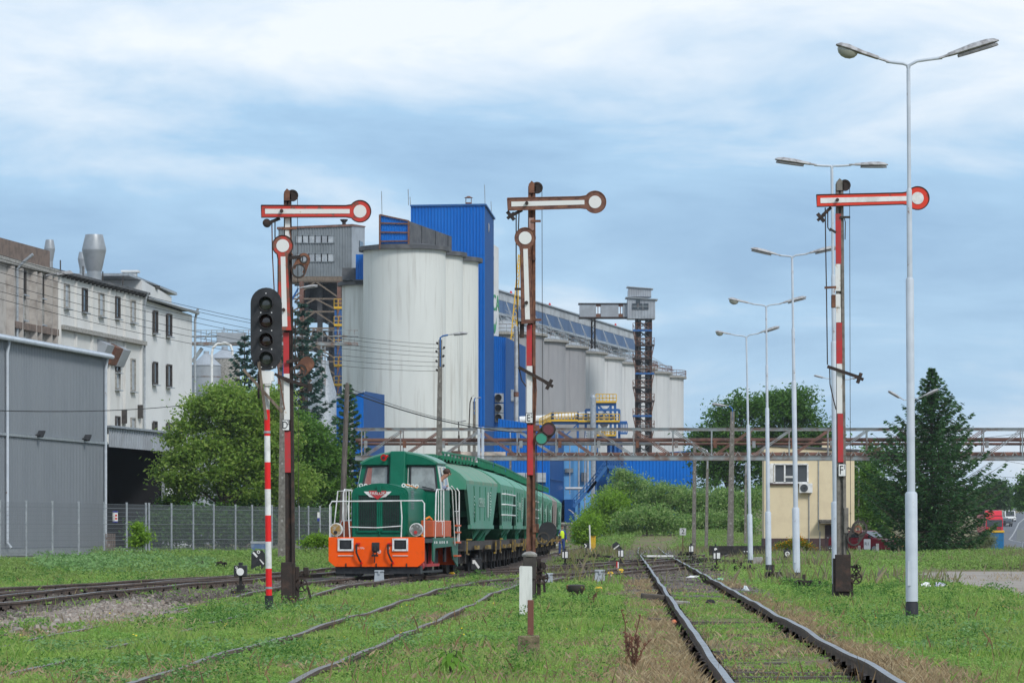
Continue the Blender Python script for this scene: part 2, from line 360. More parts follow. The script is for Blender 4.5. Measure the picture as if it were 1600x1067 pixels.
def sheet(name, poly, m, z=.006, n=40):     # polygon lying on the ground, triangulated on a fine grid of its own
    pts = np.array(poly); vs = []; fs = []
    # strip between the two long edges: poly = list of (xl, xr, y)
    for i, (xl, xr, y) in enumerate(poly):
        k = 8
        for j in range(k+1):
            x = xl+(xr-xl)*j/k; vs.append((x, y, float(hgt(x, y))+z))
    for i in range(len(poly)-1):
        for j in range(8): fs.append((i*9+j, i*9+j+1, (i+1)*9+j+1, (i+1)*9+j))
    me = bpy.data.meshes.new(name); me.from_pydata(vs, [], fs); me.materials.append(m)
    o = bpy.data.objects.new(name, me); C.objects.link(o); o['kind'] = 'structure'; return o
# dirt yard on the right
yd = []
for y in np.arange(82, 139, 1.5):
    l = np.interp(y, [84, 88, 95, 104, 116, 128, 137, 141], [11.0, 11.2, 11.5, 11.7, 12.2, 13.2, 15.2, 19])+.35*math.sin(y*1.3)+.2*math.sin(y*3.1)
    yd.append((l, 40, y))
sheet('path', yd, M['yard'], z=.02)
# main road climbing away on the right
RC = lambda y: np.interp(y, [200, 280, 400, 560, 720, 800, 1000, 1300], [33, 41, 54.5, 72.5, 95, 107.5, 146, 210])
rd = [(RC(y)-4.6, RC(y)+4.6, y) for y in np.arange(215, 1300, 6)]
sheet('road', rd, M['asphalt'], z=.03)
mk = MB(); y = 222
while y < 900:
    x0, x1 = RC(y), RC(y+3.2); mk.add([(x0-.12, y, float(hgt(x0, y))+.04), (x0+.12, y, float(hgt(x0, y))+.04), (x1+.12, y+3.2, float(hgt(x1, y+3.2))+.04), (x1-.12, y+3.2, float(hgt(x1, y+3.2))+.04)], [(0, 1, 2, 3)]); y += 8
mk.build('road_marking', M['white'], kind='structure')
# concrete apron by the grey hall
sheet('pavement', [(-31+.147*(y-190), -24.6+.147*(y-200)-.02*(y-190), y) for y in np.arange(188, 262, 6)], M['paving'])

# ------------------------------------------------------------------ left: works buildings
K = .147; C1 = -59.96; C2 = -70.75
dn = Vector((K, 1)).normalized(); ln_ = Vector((-dn.y, dn.x))
def onl(px, c): return c/((px-800)/6000-K)
def wpt(px, py, c, off=0):
    Z = onl(px, c); p = P(px, py, Z); return Vector((p.x-ln_.x*off, p.y-ln_.y*off, p.z))
def block(mb, A, B, D, z0, zA, zB=None, zAb=None, zBb=None):
    A = Vector(A[:2]); B = Vector(B[:2]); d = (B-A).normalized(); n = Vector((-d.y, d.x))*D; zB = zA if zB is None else zB
    zAb = zA if zAb is None else zAb; zBb = zB if zBb is None else zBb
    a, b, c_, e_ = A, B, B+n, A+n
    return mb.hexa([(a.x, a.y, z0), (b.x, b.y, z0), (c_.x, c_.y, z0), (e_.x, e_.y, z0), (a.x, a.y, zA), (b.x, b.y, zB), (c_.x, c_.y, zBb), (e_.x, e_.y, zAb)])
def lx(Z, c): return Vector((c+K*Z, Z))
def wall_window(parent, c, x0, x1, y0, y1, pane='pane', off=0, sill=True, split=False):
    f = MB(); a = wpt(x0, y0, c, off); b = wpt(x1, y0, c, off); zt = a.z; zb = wpt(x0, y1, c, off).z
    n = Vector((-ln_.x, -ln_.y, 0)); t = .07
    q = lambda p, z, o=.05: Vector((p.x, p.y, z))+n*o
    for s, e in (((a, zt), (b, zt)), ((a, zb), (b, zb))): f.bar(q(s[0], s[1]), q(e[0], e[1]), .14, .12)
    for p in (a, b): f.bar(q(p, zb-.06), q(p, zt+.06), .14, .12)
    if split: f.bar(q(a, (zt+zb)/2), q(b, (zt+zb)/2), .08, .08)
    fo = f.build('window', M['frame'] if pane != 'panepale' else M['concpale'], parent, world=True)
    g = MB(); g.add([q(a, zb, .02), q(b, zb, .02), q(b, zt, .02), q(a, zt, .02)], [(0, 1, 2, 3)])
    pp = g.build('pane', M[pane], fo); pp.data.transform(Matrix.Translation(-Vector(parent['_o'])))
    if sill:
        g = MB(); g.bar(q(a, zb-.12, .16)-Vector((dn.x, dn.y, 0))*.12, q(b, zb-.12, .16)+Vector((dn.x, dn.y, 0))*.12, .3, .07)
        pp = g.build('sill', M['galv'], fo); pp.data.transform(Matrix.Translation(-Vector(parent['_o'])))
def gutter(parent, A, B, zA, zB, m='galv', r=.09, off=.18):
    g = MB(); n = Vector((-ln_.x, -ln_.y, 0))*off
    g.tube([Vector((A.x, A.y, zA))+n, Vector((B.x, B.y, zB))+n], r, 8); g.build('gutter', M[m], parent, world=True, smooth=True)
def downpipe(parent, px, ytop, zbot, c, off=.15, r=.075, m='galv'):
    p = wpt(px, ytop, c); n = Vector((-ln_.x, -ln_.y, 0))*off
    g = MB(); b = Vector((p.x, p.y, p.z))
    g.tube([b+n*2.2+Vector((0, 0, .25)), b+n*1.6-Vector((0, 0, .15)), b+n-Vector((0, 0, .7)), Vector((b.x, b.y, zbot+.3))+n, Vector((b.x, b.y, zbot))+n*2.4], r, 8)
    g.build('downpipe', M[m], parent, world=True, smooth=True)

# grey hall
A = lx(188, C1); B = lx(onl(165, C1), C1); T = thing('industrial_hall', 'grey sheet clad hall with white gutter behind the wire fence', 'building', (A.x, A.y, 0))
zt = 12.15
m_ = MB(); block(m_, A, B, 22, 0, zt, zt, zt+1.6, zt+1.6); m_.build('wall', M['hall'], T, world=True)
m_ = MB(); nrm = Vector((-ln_.x, -ln_.y))
m_.corr(A+nrm*.02, B+nrm*.02, 6.95, zt, zt, .34, .03); m_.corr(A+nrm*.02, B+nrm*.02, .5, 6.75, 6.75, .34, .03); m_.build('cladding', M['hall'], T, world=True)
m_ = MB(); m_.bar((A.x+nrm.x*.08, A.y+nrm.y*.08, 6.85), (B.x+nrm.x*.08, B.y+nrm.y*.08, 6.85), .14, .16); m_.build('ledge', M['galv'], T, world=True)
m_ = MB(); m_.bar((A.x+nrm.x*.05, A.y+nrm.y*.05, .25), (B.x+nrm.x*.05, B.y+nrm.y*.05, .25), .12, .42); m_.build('base_trim', M['galv'], T, world=True)
m_ = MB(); block(m_, A+nrm*.35, B+nrm*.35+dn*.3, 22.6, zt+.02, zt+.22, zt+.22, zt+1.85, zt+1.85); m_.build('roof', M['polewhite'], T, world=True)
gutter(T, A, B, zt+.02, zt+.02, 'polewhite', .13, .45)
for px in (7, 161): downpipe(T, px, 531+px*.18, .5, C1, .16, .09, 'polewhite')
for px, py in ((54, 680), (127, 686)):
    p = wpt(px, py, C1); f = MB(); n3 = Vector((nrm.x, nrm.y, 0)); f.bar(p, p+n3*.35, .08); f.hexa([p+n3*.3+Vector(v) for v in ((-.2, 0, -.05), (.2, 0, -.05), (.3, .3, .28), (-.1, .3, .28), (-.2, .05, -.12), (.2, .05, -.12), (.3, .35, .2), (-.1, .35, .2))])
    f.build('floodlight', M['black'], T, world=True)

# open shed beyond it
A = lx(onl(166, C1)+.4, C1); B = lx(onl(264, C1), C1); T = thing('storage_shed', 'open fronted shed with ribbed grey fascia and dark inside', 'building', (A.x, A.y, 0))
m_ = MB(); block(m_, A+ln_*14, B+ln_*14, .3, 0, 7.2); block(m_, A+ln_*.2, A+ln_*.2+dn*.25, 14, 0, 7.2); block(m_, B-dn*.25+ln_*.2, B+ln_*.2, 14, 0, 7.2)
m_.build('wall', M['shade_in'], T, world=True)
m_ = MB(); block(m_, A-ln_*.3, B-ln_*.3, 14.6, 7.85, 7.98); m_.build('roof', M['galv'], T, world=True)
m_ = MB(); m_.corr(A+nrm*.05, B+nrm*.05, 6.65, 7.84, 7.84, .6, .07); m_.build('fascia', M['greyclad2'], T, world=True)
for t in (0.02, .985):
    p = A+(B-A)*t+ln_*.3; m_ = MB(); m_.box(p.x-.13, p.x+.13, p.y-.13, p.y+.13, 0, 7.6); m_.build('post', M['galv'], T, world=True)
m_ = MB(); p = A+(B-A)*.55+ln_*4; m_.lathe([(.05, .7), (.12, .55), (.45, .1), (.5, 0)], (p.x, p.y, 6.2), 12); m_.build('hanging_lamp', M['lampunder'], T, world=True)

# long white mill building
Z0 = onl(70, C2); A = lx(Z0, C2); Bz = onl(226, C2); B = lx(Bz, C2)
T = thing('mill_building', 'stained white mill with pilasters, tall windows and dark eaves', 'building', (A.x, A.y, 0)); T0 = T
zt = 19.3
m_ = MB(); block(m_, A, B, 16, 0, zt); m_.build('wall', M['render_white'], T, world=True)
m_ = MB(); block(m_, A+nrm*.45, B+nrm*.45, 17, zt+.02, zt+.2, zt+.2, zt+.6, zt+.6); m_.build('roof', M['roofdark'], T, world=True)
m_ = MB()
for t in np.linspace(.04, .98, 24):
    p = A+(B-A)*t; m_.bar((p.x, p.y, zt-.12), (p.x+nrm.x*.42, p.y+nrm.y*.42, zt-.02), .14, .2)
m_.build('rafter_ends', M['frame'], T, world=True, kind='stuff')
for px in (92, 117, 142, 169, 193, 219):
    a = wpt(px, 500, C2); m_ = MB(); m_.bar((a.x+nrm.x*.02, a.y+nrm.y*.02, 0), (a.x+nrm.x*.02, a.y+nrm.y*.02, zt-.3), .3, .22); m_.build('pilaster', M['render_white'], T, world=True)
a = wpt(92, 511, C2); b = wpt(222, 541, C2); m_ = MB(); m_.bar((a.x+nrm.x*.15, a.y+nrm.y*.15, a.z), (b.x+nrm.x*.15, b.y+nrm.y*.15, a.z), .5, .3); m_.build('ledge', M['concpale'], T, world=True)
for x0, x1, y0, y1, pn in ((100, 107, 444, 480, 'panepale'), (128, 135, 451, 486, 'pane'), (154, 161, 458, 493, 'panepale'), (180, 186, 464, 496, 'pane'), (204, 210, 469, 502, 'panepale'),
                           (180, 186, 557, 580, 'pane'), (180, 186, 582, 607, 'panepale'), (204, 210, 561, 610, 'panepale'), (180, 186, 651, 672, 'pane'), (204, 210, 653, 674, 'panepale')):
    wall_window(T, C2, x0, x1, y0, y1, pn)
for px, py in ((152, 540), (166, 545), (178, 548)):       # loading hoods on the wall
    a = wpt(px, py-10, C2); n3 = Vector((nrm.x, nrm.y, 0)); d3 = Vector((dn.x, dn.y, 0)); m_ = MB()
    m_.hexa([a-Vector((0, 0, 1.6)), a-Vector((0, 0, 1.6))+d3*2, a+d3*2-Vector((0, 0, 1.6))+n3*.25, a-Vector((0, 0, 1.6))+n3*.25, a, a+d3*2, a+d3*2+n3*.8-Vector((0, 0, .4)), a+n3*.8-Vector((0, 0, .4))])
    m_.build('loading_hood', M['rust'] if px == 166 else M['greyclad2'], T, world=True)
downpipe(T, 222, 462, 8, C2, .2, .09)
for px, py in ((191, 651), (216, 643)):
    a = wpt(px, py, C2); m_ = MB(); m_.box(a.x-.05, a.x+.35, a.y-.2, a.y+.2, a.z-.5, a.z+.5); m_.build('meter_box', M['frame'], T, world=True)
# clean white extension
A2 = B+dn*.05-nrm*.1; B2 = lx(onl(302, C2), C2)-nrm*.1; T = thing('plain_building', 'plain white block with small paired windows beside the mill', 'building', (A2.x, A2.y, 0))
zt = 19.0
m_ = MB(); block(m_, A2, B2, 14, 0, zt, zt-.3); m_.build('wall', M['render_clean'], T, world=True)
m_ = MB(); block(m_, A2+nrm*.4, B2+nrm*.4+dn*.4, 15, zt+.02, zt+.22, zt, zt+.5, zt+.3); m_.build('roof', M['roofdark'], T, world=True)
gutter(T, A2, B2, zt+.1, zt-.15, 'galv', .13, .5)
for x0, x1, y0, y1 in ((240, 245, 486, 519), (261, 267, 491, 524), (239.5, 245, 566, 599), (261, 267, 570, 603), (239.5, 244, 659, 680), (261, 266, 661, 682)): wall_window(T, C2, x0, x1, y0, y1)
downpipe(T, 301, 487, 6, C2, .2, .1)
# penthouse on its roof
p0 = P(222, 440, 303); p1 = P(268, 448, 318); T = thing('roof_penthouse', 'small white penthouse with tilted roof on top of the plain block', 'building', (p0.x, p0.y, 19.2))
m_ = MB(); block(m_, p0, p1, 6, 19.2, 21.2, 20.8); m_.build('wall', M['render_clean'], T, world=True)
m_ = MB(); block(m_, Vector(p0[:2])-dn*5+nrm*.2, Vector(p1[:2])+dn*1.2+nrm*.2, 7, 21.22, 21.42, 21.0); m_.build('roof', M['galv'], T, world=True)
a = P(247, 449, 310); m_ = MB(); m_.bar(a-Vector((.15, .6, 0)), a+Vector((.05, .6, 0)), .12, .28); m_.build('vent', M['frame'], T, world=True)
a = P(204, 424, 306); m_ = MB(); m_.box(a.x-.5, a.x+.5, a.y-.5, a.y+.5, 21.3, 22.0); m_.box(a.x-.7, a.x+.7, a.y-.7, a.y+.7, 22.0, 22.15); m_.build('chimney', M['render_clean'], T, world=True)
# brown building at the far left
A3 = lx(225, C2)+nrm*.6; B3 = lx(onl(69, C2), C2)+nrm*.6; T = thing('brown_building', 'grey brown works with heavy cornice and pale blocked windows', 'building', (A3.x, A3.y, 0))
m_ = MB(); block(m_, A3, B3, 14, 0, 18.9); m_.build('wall', M['render_brown'], T, world=True)
m_ = MB(); block(m_, A3+nrm*.4, B3+nrm*.4+dn*.3, 15, 18.92, 19.3); m_.build('cornice', M['concpale'], T, world=True)
m_ = MB(); block(m_, A3-nrm*.2, B3-nrm*.2, 13.5, 19.32, 20.6); m_.build('parapet', M['brick'], T, world=True)
a = wpt(0, 500, C2, .8); b = wpt(69, 511, C2, .8); m_ = MB(); m_.bar((a.x, a.y, 15.0), (b.x, b.y, 15.0), .5, .45); m_.build('ledge', M['brick'], T, world=True)
for px in (-2, 12, 34, 42, 58, 67): a = wpt(px, 500, C2, .7); m_ = MB(); m_.bar((a.x, a.y, 0), (a.x, a.y, 18.8), .7, .35); m_.build('pilaster', M['render_brown'], T, world=True)
for x0, x1, y0, y1, pn in ((18, 25, 423, 458, 'pane'), (18, 24, 461, 498, 'panepale'), (47, 53, 431, 464, 'pane'), (46, 53, 467, 505, 'panepale'), (17, 23, 508, 530, 'panepale'), (46, 52, 513, 535, 'panepale')): wall_window(T, C2, x0, x1, y0, y1, pn, .6)
downpipe(T, 6, 404, 8, C2, .9, .1)
p = wpt(36, 431, C2, 1.6); m_ = MB(); m_.tube([p, p+Vector((.9, -.5, .1))], .06, 6); m_.hexa([p+Vector(v) for v in ((.8, -.6, 0), (1.9, -.6, .1), (1.9, -.3, .1), (.8, -.3, 0), (.8, -.6, .2), (1.7, -.6, .3), (1.7, -.3, .3), (.8, -.3, .2))]); m_.build('wall_lamp', M['lamphead'], T, world=True)
# roof ventilators
for i, (px, yb, yt, wd, Z, lb) in enumerate(((147, 432, 367, 38, 292, 'largest grey conical roof ventilator on the white mill'), (77.5, 413, 375, 17, 286, 'small grey conical roof ventilator near the brown parapet'), (129, 424, 394, 15, 300, 'small conical ventilator half hidden behind the largest one'))):
    b = P(px, yb, Z); s = Z/6000; h = (yb-yt)*s; r = wd*s/2; T = thing('roof_ventilator', lb, 'ventilator', b, 0, 'roof ventilators on the mill')
    m_ = MB(); m_.lathe([(r*.62, -1.2), (r*.62, h*.12)], (0, 0, 0)); m_.build('collar', M['zinc'], T, smooth=True)
    m_ = MB(); m_.lathe([(r*.62, h*.12), (r*.66, h*.16), (r, h*.62), (r*1.01, h*.64), (r*.72, h), (r*.68, h), (r*.9, h*.66)], (0, 0, 0), 28); m_.build('cowl', M['zinc'], T, smooth=True)
m_ = MB()
for t in (.1, .3, .52, .72, .93):
    p = lx(Z0+(Bz-Z0)*t, C2)+ln_*1.2; m_.tube([(p.x, p.y, 19.3), (p.x, p.y, 20.6)], .05, 5)
m_.build('roof_rods', M['frame'], T0, world=True)

# ------------------------------------------------------------------ grain conveyor and bins behind the plain block
Z = 400; s = Z/6000
a = P(290, 540, Z); T = thing('conveyor_bridge', 'light steel conveyor walkway running above the small round bins', 'conveyor', a)
m_ = MB(); b = P(560, 540, Z); m_.box(a.x, b.x, Z-.6, Z+.6, a.z, a.z+.35); m_.box(a.x, b.x, Z-.6, Z+.6, a.z+.9, a.z+1.0); m_.build('deck', M['steelgrey'], T, world=True)
m_ = MB()
x = a.x
while x < b.x: m_.bar((x, Z-.6, a.z+.3), (x, Z-.6, a.z+1.6), .06); x += .55
m_.bar((a.x, Z-.6, a.z+1.55), (b.x, Z-.6, a.z+1.55), .07); m_.build('handrail', M['steelgrey'], T, world=True)
q = P(344, 539, Z); m_ = MB(); m_.box(q.x-.3, q.x+2.7, Z-.7, Z+.7, a.z+.3, a.z+1.3); m_.build('drive_box', M['greyclad2'], T, world=True)
m_ = MB(); u = [P(x_, y_, Z-.6) for x_, y_ in ((319, 531), (328, 520), (354, 520), (361, 531))]; m_.tube(u, .05, 5); m_.tube([P(350, 527, Z), P(350, 511, Z)], .04, 5); m_.build('hoop', M['steelgrey'], T, world=True)
m_ = MB(); m_.bar(P(316, 544, Z), P(300, 566, Z), .35, .35); m_.bar(P(410, 544, Z), P(410, 840, Z), .5, .5); m_.build('strut', M['steelgrey'], T, world=True)
for px0, px1, ytop, ycone, ybot, m2, lb in ((300, 345, 572, 553, 840, 'bluelight', 'pale metal grain bin with low cone roof beside the plain block'), (327, 375, 561, 546, 840, 'silo', 'round concrete bin under the conveyor behind a bent white pipe')):
    zc = Z+8+(4 if m2 == 'silo' else 0); s = zc/6000; r = (px1-px0)/2*s; c = P((px0+px1)/2, ytop, zc); T = thing('grain_bin', lb, 'bin', (c.x, zc, 0))
    m_ = MB(); m_.lathe([(r, 0), (r, c.z)], (0, 0, 0), 36); m_.build('wall', M['greyclad2'] if m2 == 'bluelight' else M['concpale'], T, smooth=True)
    m_ = MB(); m_.lathe([(r*1.04, c.z), (r*1.04, c.z+.08), (r*.2, c.z+(ytop-ycone)*s), (r*.2, c.z+(ytop-ycone)*s+.3)], (0, 0, 0), 24); m_.build('roof', M['greyclad2'], T)
    if m2 == 'bluelight':
        m_ = MB()
        for zz in np.arange(1.5, c.z, 1.8): m_.lathe([(r+.03, zz), (r+.03, zz+.1)], (0, 0, 0), 36)
        m_.build('hoops', M['steelgrey'], T, kind='stuff')
a = P(331, 620, 398); T = thing('vent_pipe', 'white pipe bent over in front of the concrete bin', 'pipe', a); m_ = MB()
m_.tube([P(331, 700, 398), P(331, 552, 398), P(333, 543, 398), P(340, 537, 398), P(352, 536, 398), P(360, 539, 398), P(363, 548, 398), P(363, 556, 398)], .13, 8); m_.build('pipe', M['white'], T, smooth=True, world=True)

# ------------------------------------------------------------------ the white silos and the blue tower
def silo(c, r, zt, m, rimh, lb, group, rim='roofdark'):
    T = thing('grain_silo', lb, 'silo', (c[0], c[1], 0), 0, group)
    b = MB(); b.lathe([(r, 0), (r, zt)], (0, 0, 0), 64); b.build('wall', M[m], T, smooth=True)
    b = MB(); b.lathe([(r+.05, zt-.05), (r+.55, zt-.05), (r+.55, zt+rimh), (r*.5, zt+rimh+.4)], (0, 0, 0), 64); b.build('rim', M[rim], T, smooth=True)
    return T
silo((-13.05, 466), 5, 35.3, 'silo', .45, 'nearest tall white silo standing in front of the blue tower', 'white silos by the blue tower')
silo((-11.1, 475.7), 5, 35.3, 'silo', .45, 'middle white silo showing behind the nearest tall one', 'white silos by the blue tower')
silo((-9.2, 485.2), 4.95, 35.3, 'silo', .45, 'white silo touching the blue tower, rearmost of the white row', 'white silos by the blue tower')
silo((-17.7, 474), 3.3, 31.6, 'silo', .4, 'lower white silo peeping out on the left of the tall ones', 'white silos by the blue tower')
gd = Vector((.19, .982)).normalized(); gr = Vector((gd.y, -gd.x))     # factory grid: along, and to the right
a = P(594, 383, 461.5); T = thing('roof_gallery', 'dark gallery with blue end wall running along the white silo tops', 'gallery', a)
A = Vector((a.x, a.y)); wd = 3.55; ht = 3.55; Lg = 25
m_ = MB(); f0 = A+gr*0; f1 = A+gr*wd
m_.hexa([(f0.x, f0.y, 35.8), (f1.x, f1.y, 35.8), ((f1+gd*Lg).x, (f1+gd*Lg).y, 35.8), ((f0+gd*Lg).x, (f0+gd*Lg).y, 35.8),
         (f0.x, f0.y, 35.8+ht), (f1.x, f1.y, 35.8+ht-.8), ((f1+gd*Lg).x, (f1+gd*Lg).y, 35.8+ht-.8), ((f0+gd*Lg).x, (f0+gd*Lg).y, 35.8+ht)]); m_.build('wall', M['roofdark'], T, world=True)
m_ = MB(); m_.corr(f0-gd*.05, f1-gd*.05, 35.85, 35.75+ht, 35.75+ht-.8, .3, .05); m_.build('end_cladding', M['blue'], T, world=True)
m_ = MB(); u = f0-gd*.2; v = f1-gd*.2
for p, h in ((u, ht), (v, ht-.8)): m_.bar((p.x, p.y, 35.2), (p.x, p.y, 35.8+h), .22)
for h0, h1 in ((ht, ht-.8), (ht-1, ht-1.15), (ht-2.1, ht-2.2), (.35, .35)): m_.bar((u.x, u.y, 35.8+h0), (v.x, v.y, 35.8+h1), .16)
m_.build('end_frame', M['rust'], T, world=True)
m_ = MB()
for t in (.28, .6, .9): p = f1+gd*Lg*t+gr*.03; m_.bar((p.x, p.y, 35.8), (p.x, p.y, 35.8+ht-.85), .1)
m_.build('seams', M['black'], T, world=True)
T = thing('roof_hut', 'small blue hut on a dark walkway above the lowest white silo', 'hut', (-18.4, 471, 31.9)); m_ = MB(); p = P(556, 438, 470); m_.box(p.x, p.x+2.2, 470, 473, 32.1, 35.2); m_.build('wall', M['blue'], T, world=True)
m_ = MB(); m_.corr((p.x, 469.9), (p.x+2.2, 469.9), 32.1, 35.2, 35.2, .3, .05); m_.build('cladding', M['blue'], T, world=True)
m_ = MB(); m_.box(p.x-1.7, p.x, 470.5, 473.5, 32.1, 33.6); m_.box(p.x-.3, p.x+2.3, 469.5, 473, 31.95, 32.1); m_.build('walkway', M['roofdark'], T, world=True)
# blue tower
A = Vector((-13.0, 493.2)); B = Vector((-3.5, 491.4)); D = 6.0; T = thing('headhouse_tower', 'tall bright blue ribbed headhouse tower behind the white silos', 'tower', (A.x, A.y, 0))
zt = 43.05; zr_ = 41.7; n_ = gd*D
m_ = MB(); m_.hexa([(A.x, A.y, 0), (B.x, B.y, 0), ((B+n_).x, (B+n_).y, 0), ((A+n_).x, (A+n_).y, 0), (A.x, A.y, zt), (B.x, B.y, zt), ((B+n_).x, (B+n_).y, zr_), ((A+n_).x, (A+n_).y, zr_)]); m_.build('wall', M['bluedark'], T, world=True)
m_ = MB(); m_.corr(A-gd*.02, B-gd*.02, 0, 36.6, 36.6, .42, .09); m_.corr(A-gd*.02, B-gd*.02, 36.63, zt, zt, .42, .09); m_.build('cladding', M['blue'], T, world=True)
m_ = MB(); m_.bar((A.x-.05, A.y-.12, zt+.05), (B.x+.1, B.y-.12, zt+.05), .3, .22); q = B+n_; m_.bar((B.x+.1, B.y, zt+.05), (q.x+.1, q.y, zr_+.05), .25, .2); m_.build('roof_trim', M['bluesteel'], T, world=True)
p = P(763, 356, 494); m_ = MB(); m_.ball((p.x+.06, p.y, p.z), .5, 12, .12, .8, 1.25); m_.build('wall_sign', M['white'], T, world=True, smooth=True)
p = P(732, 319, 494); m_ = MB(); m_.box(p.x-.4, p.x+.4, 495, 495.8, 42.6, 43.7); m_.lathe([(.6, 44.3), (.1, 44.55)], (p.x, 495.4, 0), 12); [m_.tube([(p.x+x_, 495.4, 43.6), (p.x+x_, 495.4, 44.35)], .05, 5) for x_ in (-.35, .35)]; m_.build('chimney', M['rust'], T, world=True)
for x_, y0, y1, z_ in ((597, 337, 299, 462), (638.5, 319, 296, 494), (641.5, 319, 308, 494), (758, 319, 289, 492), (768, 333, 315, 497)): m_ = MB(); m_.tube([P(x_, y0+2, z_), P(x_-.8, y1, z_)], .045, 5); m_.build('lightning_rod', M['steelgrey'], T, world=True)
# white tower with sign
A = Vector((-9, 499)); B = Vector((-3.42, 498)); D = 9; n_ = gd*D*.97; T = thing('white_tower', 'white tower with green lettering squeezed behind the blue one', 'tower', (A.x, A.y, 0))
m_ = MB(); m_.hexa([(A.x, A.y, 0), (B.x, B.y, 0), ((B+n_).x, (B+n_).y, 0), ((A+n_).x, (A+n_).y, 0), (A.x, A.y, 39.2), (B.x, B.y, 39.2), ((B+n_).x, (B+n_).y, 38.7), ((A+n_).x, (A+n_).y, 38.7)]); m_.build('wall', M['greyclad2'], T, world=True); T.children[0].data.materials[0] = M['render_clean']
gm = mat('sign_green', (.03, .28, .10), rough=.5); ym = mat('sign_yellow', (.85, .62, .02), rough=.5); bm = mat('sign_blue', (.05, .1, .35), rough=.5)
sm = Matrix.Translation(Vector((B.x, B.y, 0))-Vector(T['_o'])) @ Matrix.Rotation(math.atan2(gd.y, gd.x), 4, 'Z') @ Matrix.Rotation(R(90), 4, 'X')
text('NCA', 3.0, sm @ Matrix.Translation((5.4, 31.2, .06)), gm, T, 'lettering', .02, 1.1)
def side_poly(pts, m, nm):
    b = MB(); b.add([tuple(sm @ Vector((x, y, .08))) for x, y in pts], [tuple(range(len(pts)))]); b.build(nm, m, T)
side_poly([(3, 36.2), (4.3, 35.6), (5, 34.6), (5.2, 33.6), (4.4, 33.9), (4, 34.8), (3, 35.3)], ym, 'sign_arc')
side_poly([(3.2, 28.2), (4, 29.4), (4.6, 28.6), (4.2, 27.7)], gm, 'sign_leaf'); side_poly([(4.8, 28.2), (5.6, 27.2), (6.4, 27.6), (7.6, 30), (6.9, 28.9), (6, 28.3), (5.4, 28.6)], gm, 'sign_leaf')
side_poly([(2.5, 25.9), (7.2, 25.5), (7.2, 25.8), (2.5, 26.2)], bm, 'sign_line'); side_poly([(2.5, 23), (7.2, 22.6), (7.2, 23.6), (2.5, 24)], bm, 'sign_line')
p = sm @ Vector((4.2, 36.9, .05)); m_ = MB(); m_.add([tuple(sm @ Vector(v)) for v in ((4, 35.9+1, .05), (5.3, 36.8, .05), (5.3, 38.2-.9, .05), (4, 37.4, .05))], [(0, 1, 2, 3)]); m_.build('window', M['pane'], T)
# lower blue block with fans
A = Vector((-2.42, 500.3)); B = Vector((-.83, 500)); D = 14; n_ = gd*D; T = thing('blue_annex', 'narrow blue annex with three round fan outlets beside the tower', 'building', (A.x, A.y, 0))
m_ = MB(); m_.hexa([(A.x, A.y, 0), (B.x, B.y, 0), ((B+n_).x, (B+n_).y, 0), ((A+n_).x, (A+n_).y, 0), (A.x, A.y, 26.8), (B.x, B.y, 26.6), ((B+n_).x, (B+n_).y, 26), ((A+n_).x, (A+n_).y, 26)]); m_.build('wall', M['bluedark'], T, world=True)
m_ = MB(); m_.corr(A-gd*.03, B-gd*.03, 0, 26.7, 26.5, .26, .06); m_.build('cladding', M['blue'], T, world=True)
for y0, y1 in ((614, 629), (630, 645), (646, 659)):
    p = P(780, (y0+y1)/2, 499.7); hf = .58; f = MB(); f.box(p.x-hf, p.x+hf, 499.6, 499.85, p.z-hf, p.z+hf); fo = f.build('fan_plate', M['galv'], T, world=True)
    f = MB(); f.ring(p.x-.12, p.z, .44, .38, 498.7, 499.6); f.disc(p.x-.12, p.z, .38, 499.3, 499.5); g = f.build('duct', M['frame'], fo); g.data.transform(Matrix.Translation(-Vector(T['_o'])))
p = P(797, 620, 505); m_ = MB(); m_.box(p.x-.2, p.x+.5, 503.5, 506.5, p.z-.6, p.z+.9); m_.build('louvre', M['galv'], T, world=True)
a = P(806.5, 660, 498); T = thing('exhaust_pipe', 'tall pale vertical pipe with rusty joint beside the annex', 'pipe', (a.x, a.y, 0)); m_ = MB()
m_.tube([(0, 0, 8), (0, 0, P(0, 613, 498).z)], .3, 12); m_.tube([(0, 0, P(0, 612, 498).z), (0, 0, P(0, 516, 498).z)], .26, 12); m_.tube([(0, 0, P(0, 516, 498).z), (0, 0, P(0, 510, 498).z)], .33, 12); m_.build('pipe', M['pipe_silver'], T, smooth=True)
m_ = MB(); m_.tube([(0, 0, P(0, 620, 498).z), (0, 0, P(0, 612.5, 498).z)], .34, 12); m_.build('joint', M['rust'], T, smooth=True)
# crane boom
T = thing('crane_boom', 'yellow lattice crane boom rising behind the rusty signal', 'crane', P(801, 545, 520)); m_ = MB()
pa, pb = P(800.5, 560, 520), P(811.5, 398, 520)
for dx in (-.42, .42):
    for dy in (-.4, .4): m_.bar(pa+Vector((dx, dy, 0)), pb+Vector((dx*.25, dy*.25, 0)), .14)
for i in range(26):
    t = i/26; t2 = (i+1)/26; w0 = .42*(1-.75*t); w1 = .42*(1-.75*t2); sgn = 1 if i % 2 else -1
    m_.bar(pa.lerp(pb, t)+Vector((sgn*w0, -w0, 0)), pa.lerp(pb, t2)+Vector((-sgn*w1, -w1, 0)), .09)
m_.build('boom', M['yellow'], T, world=True)

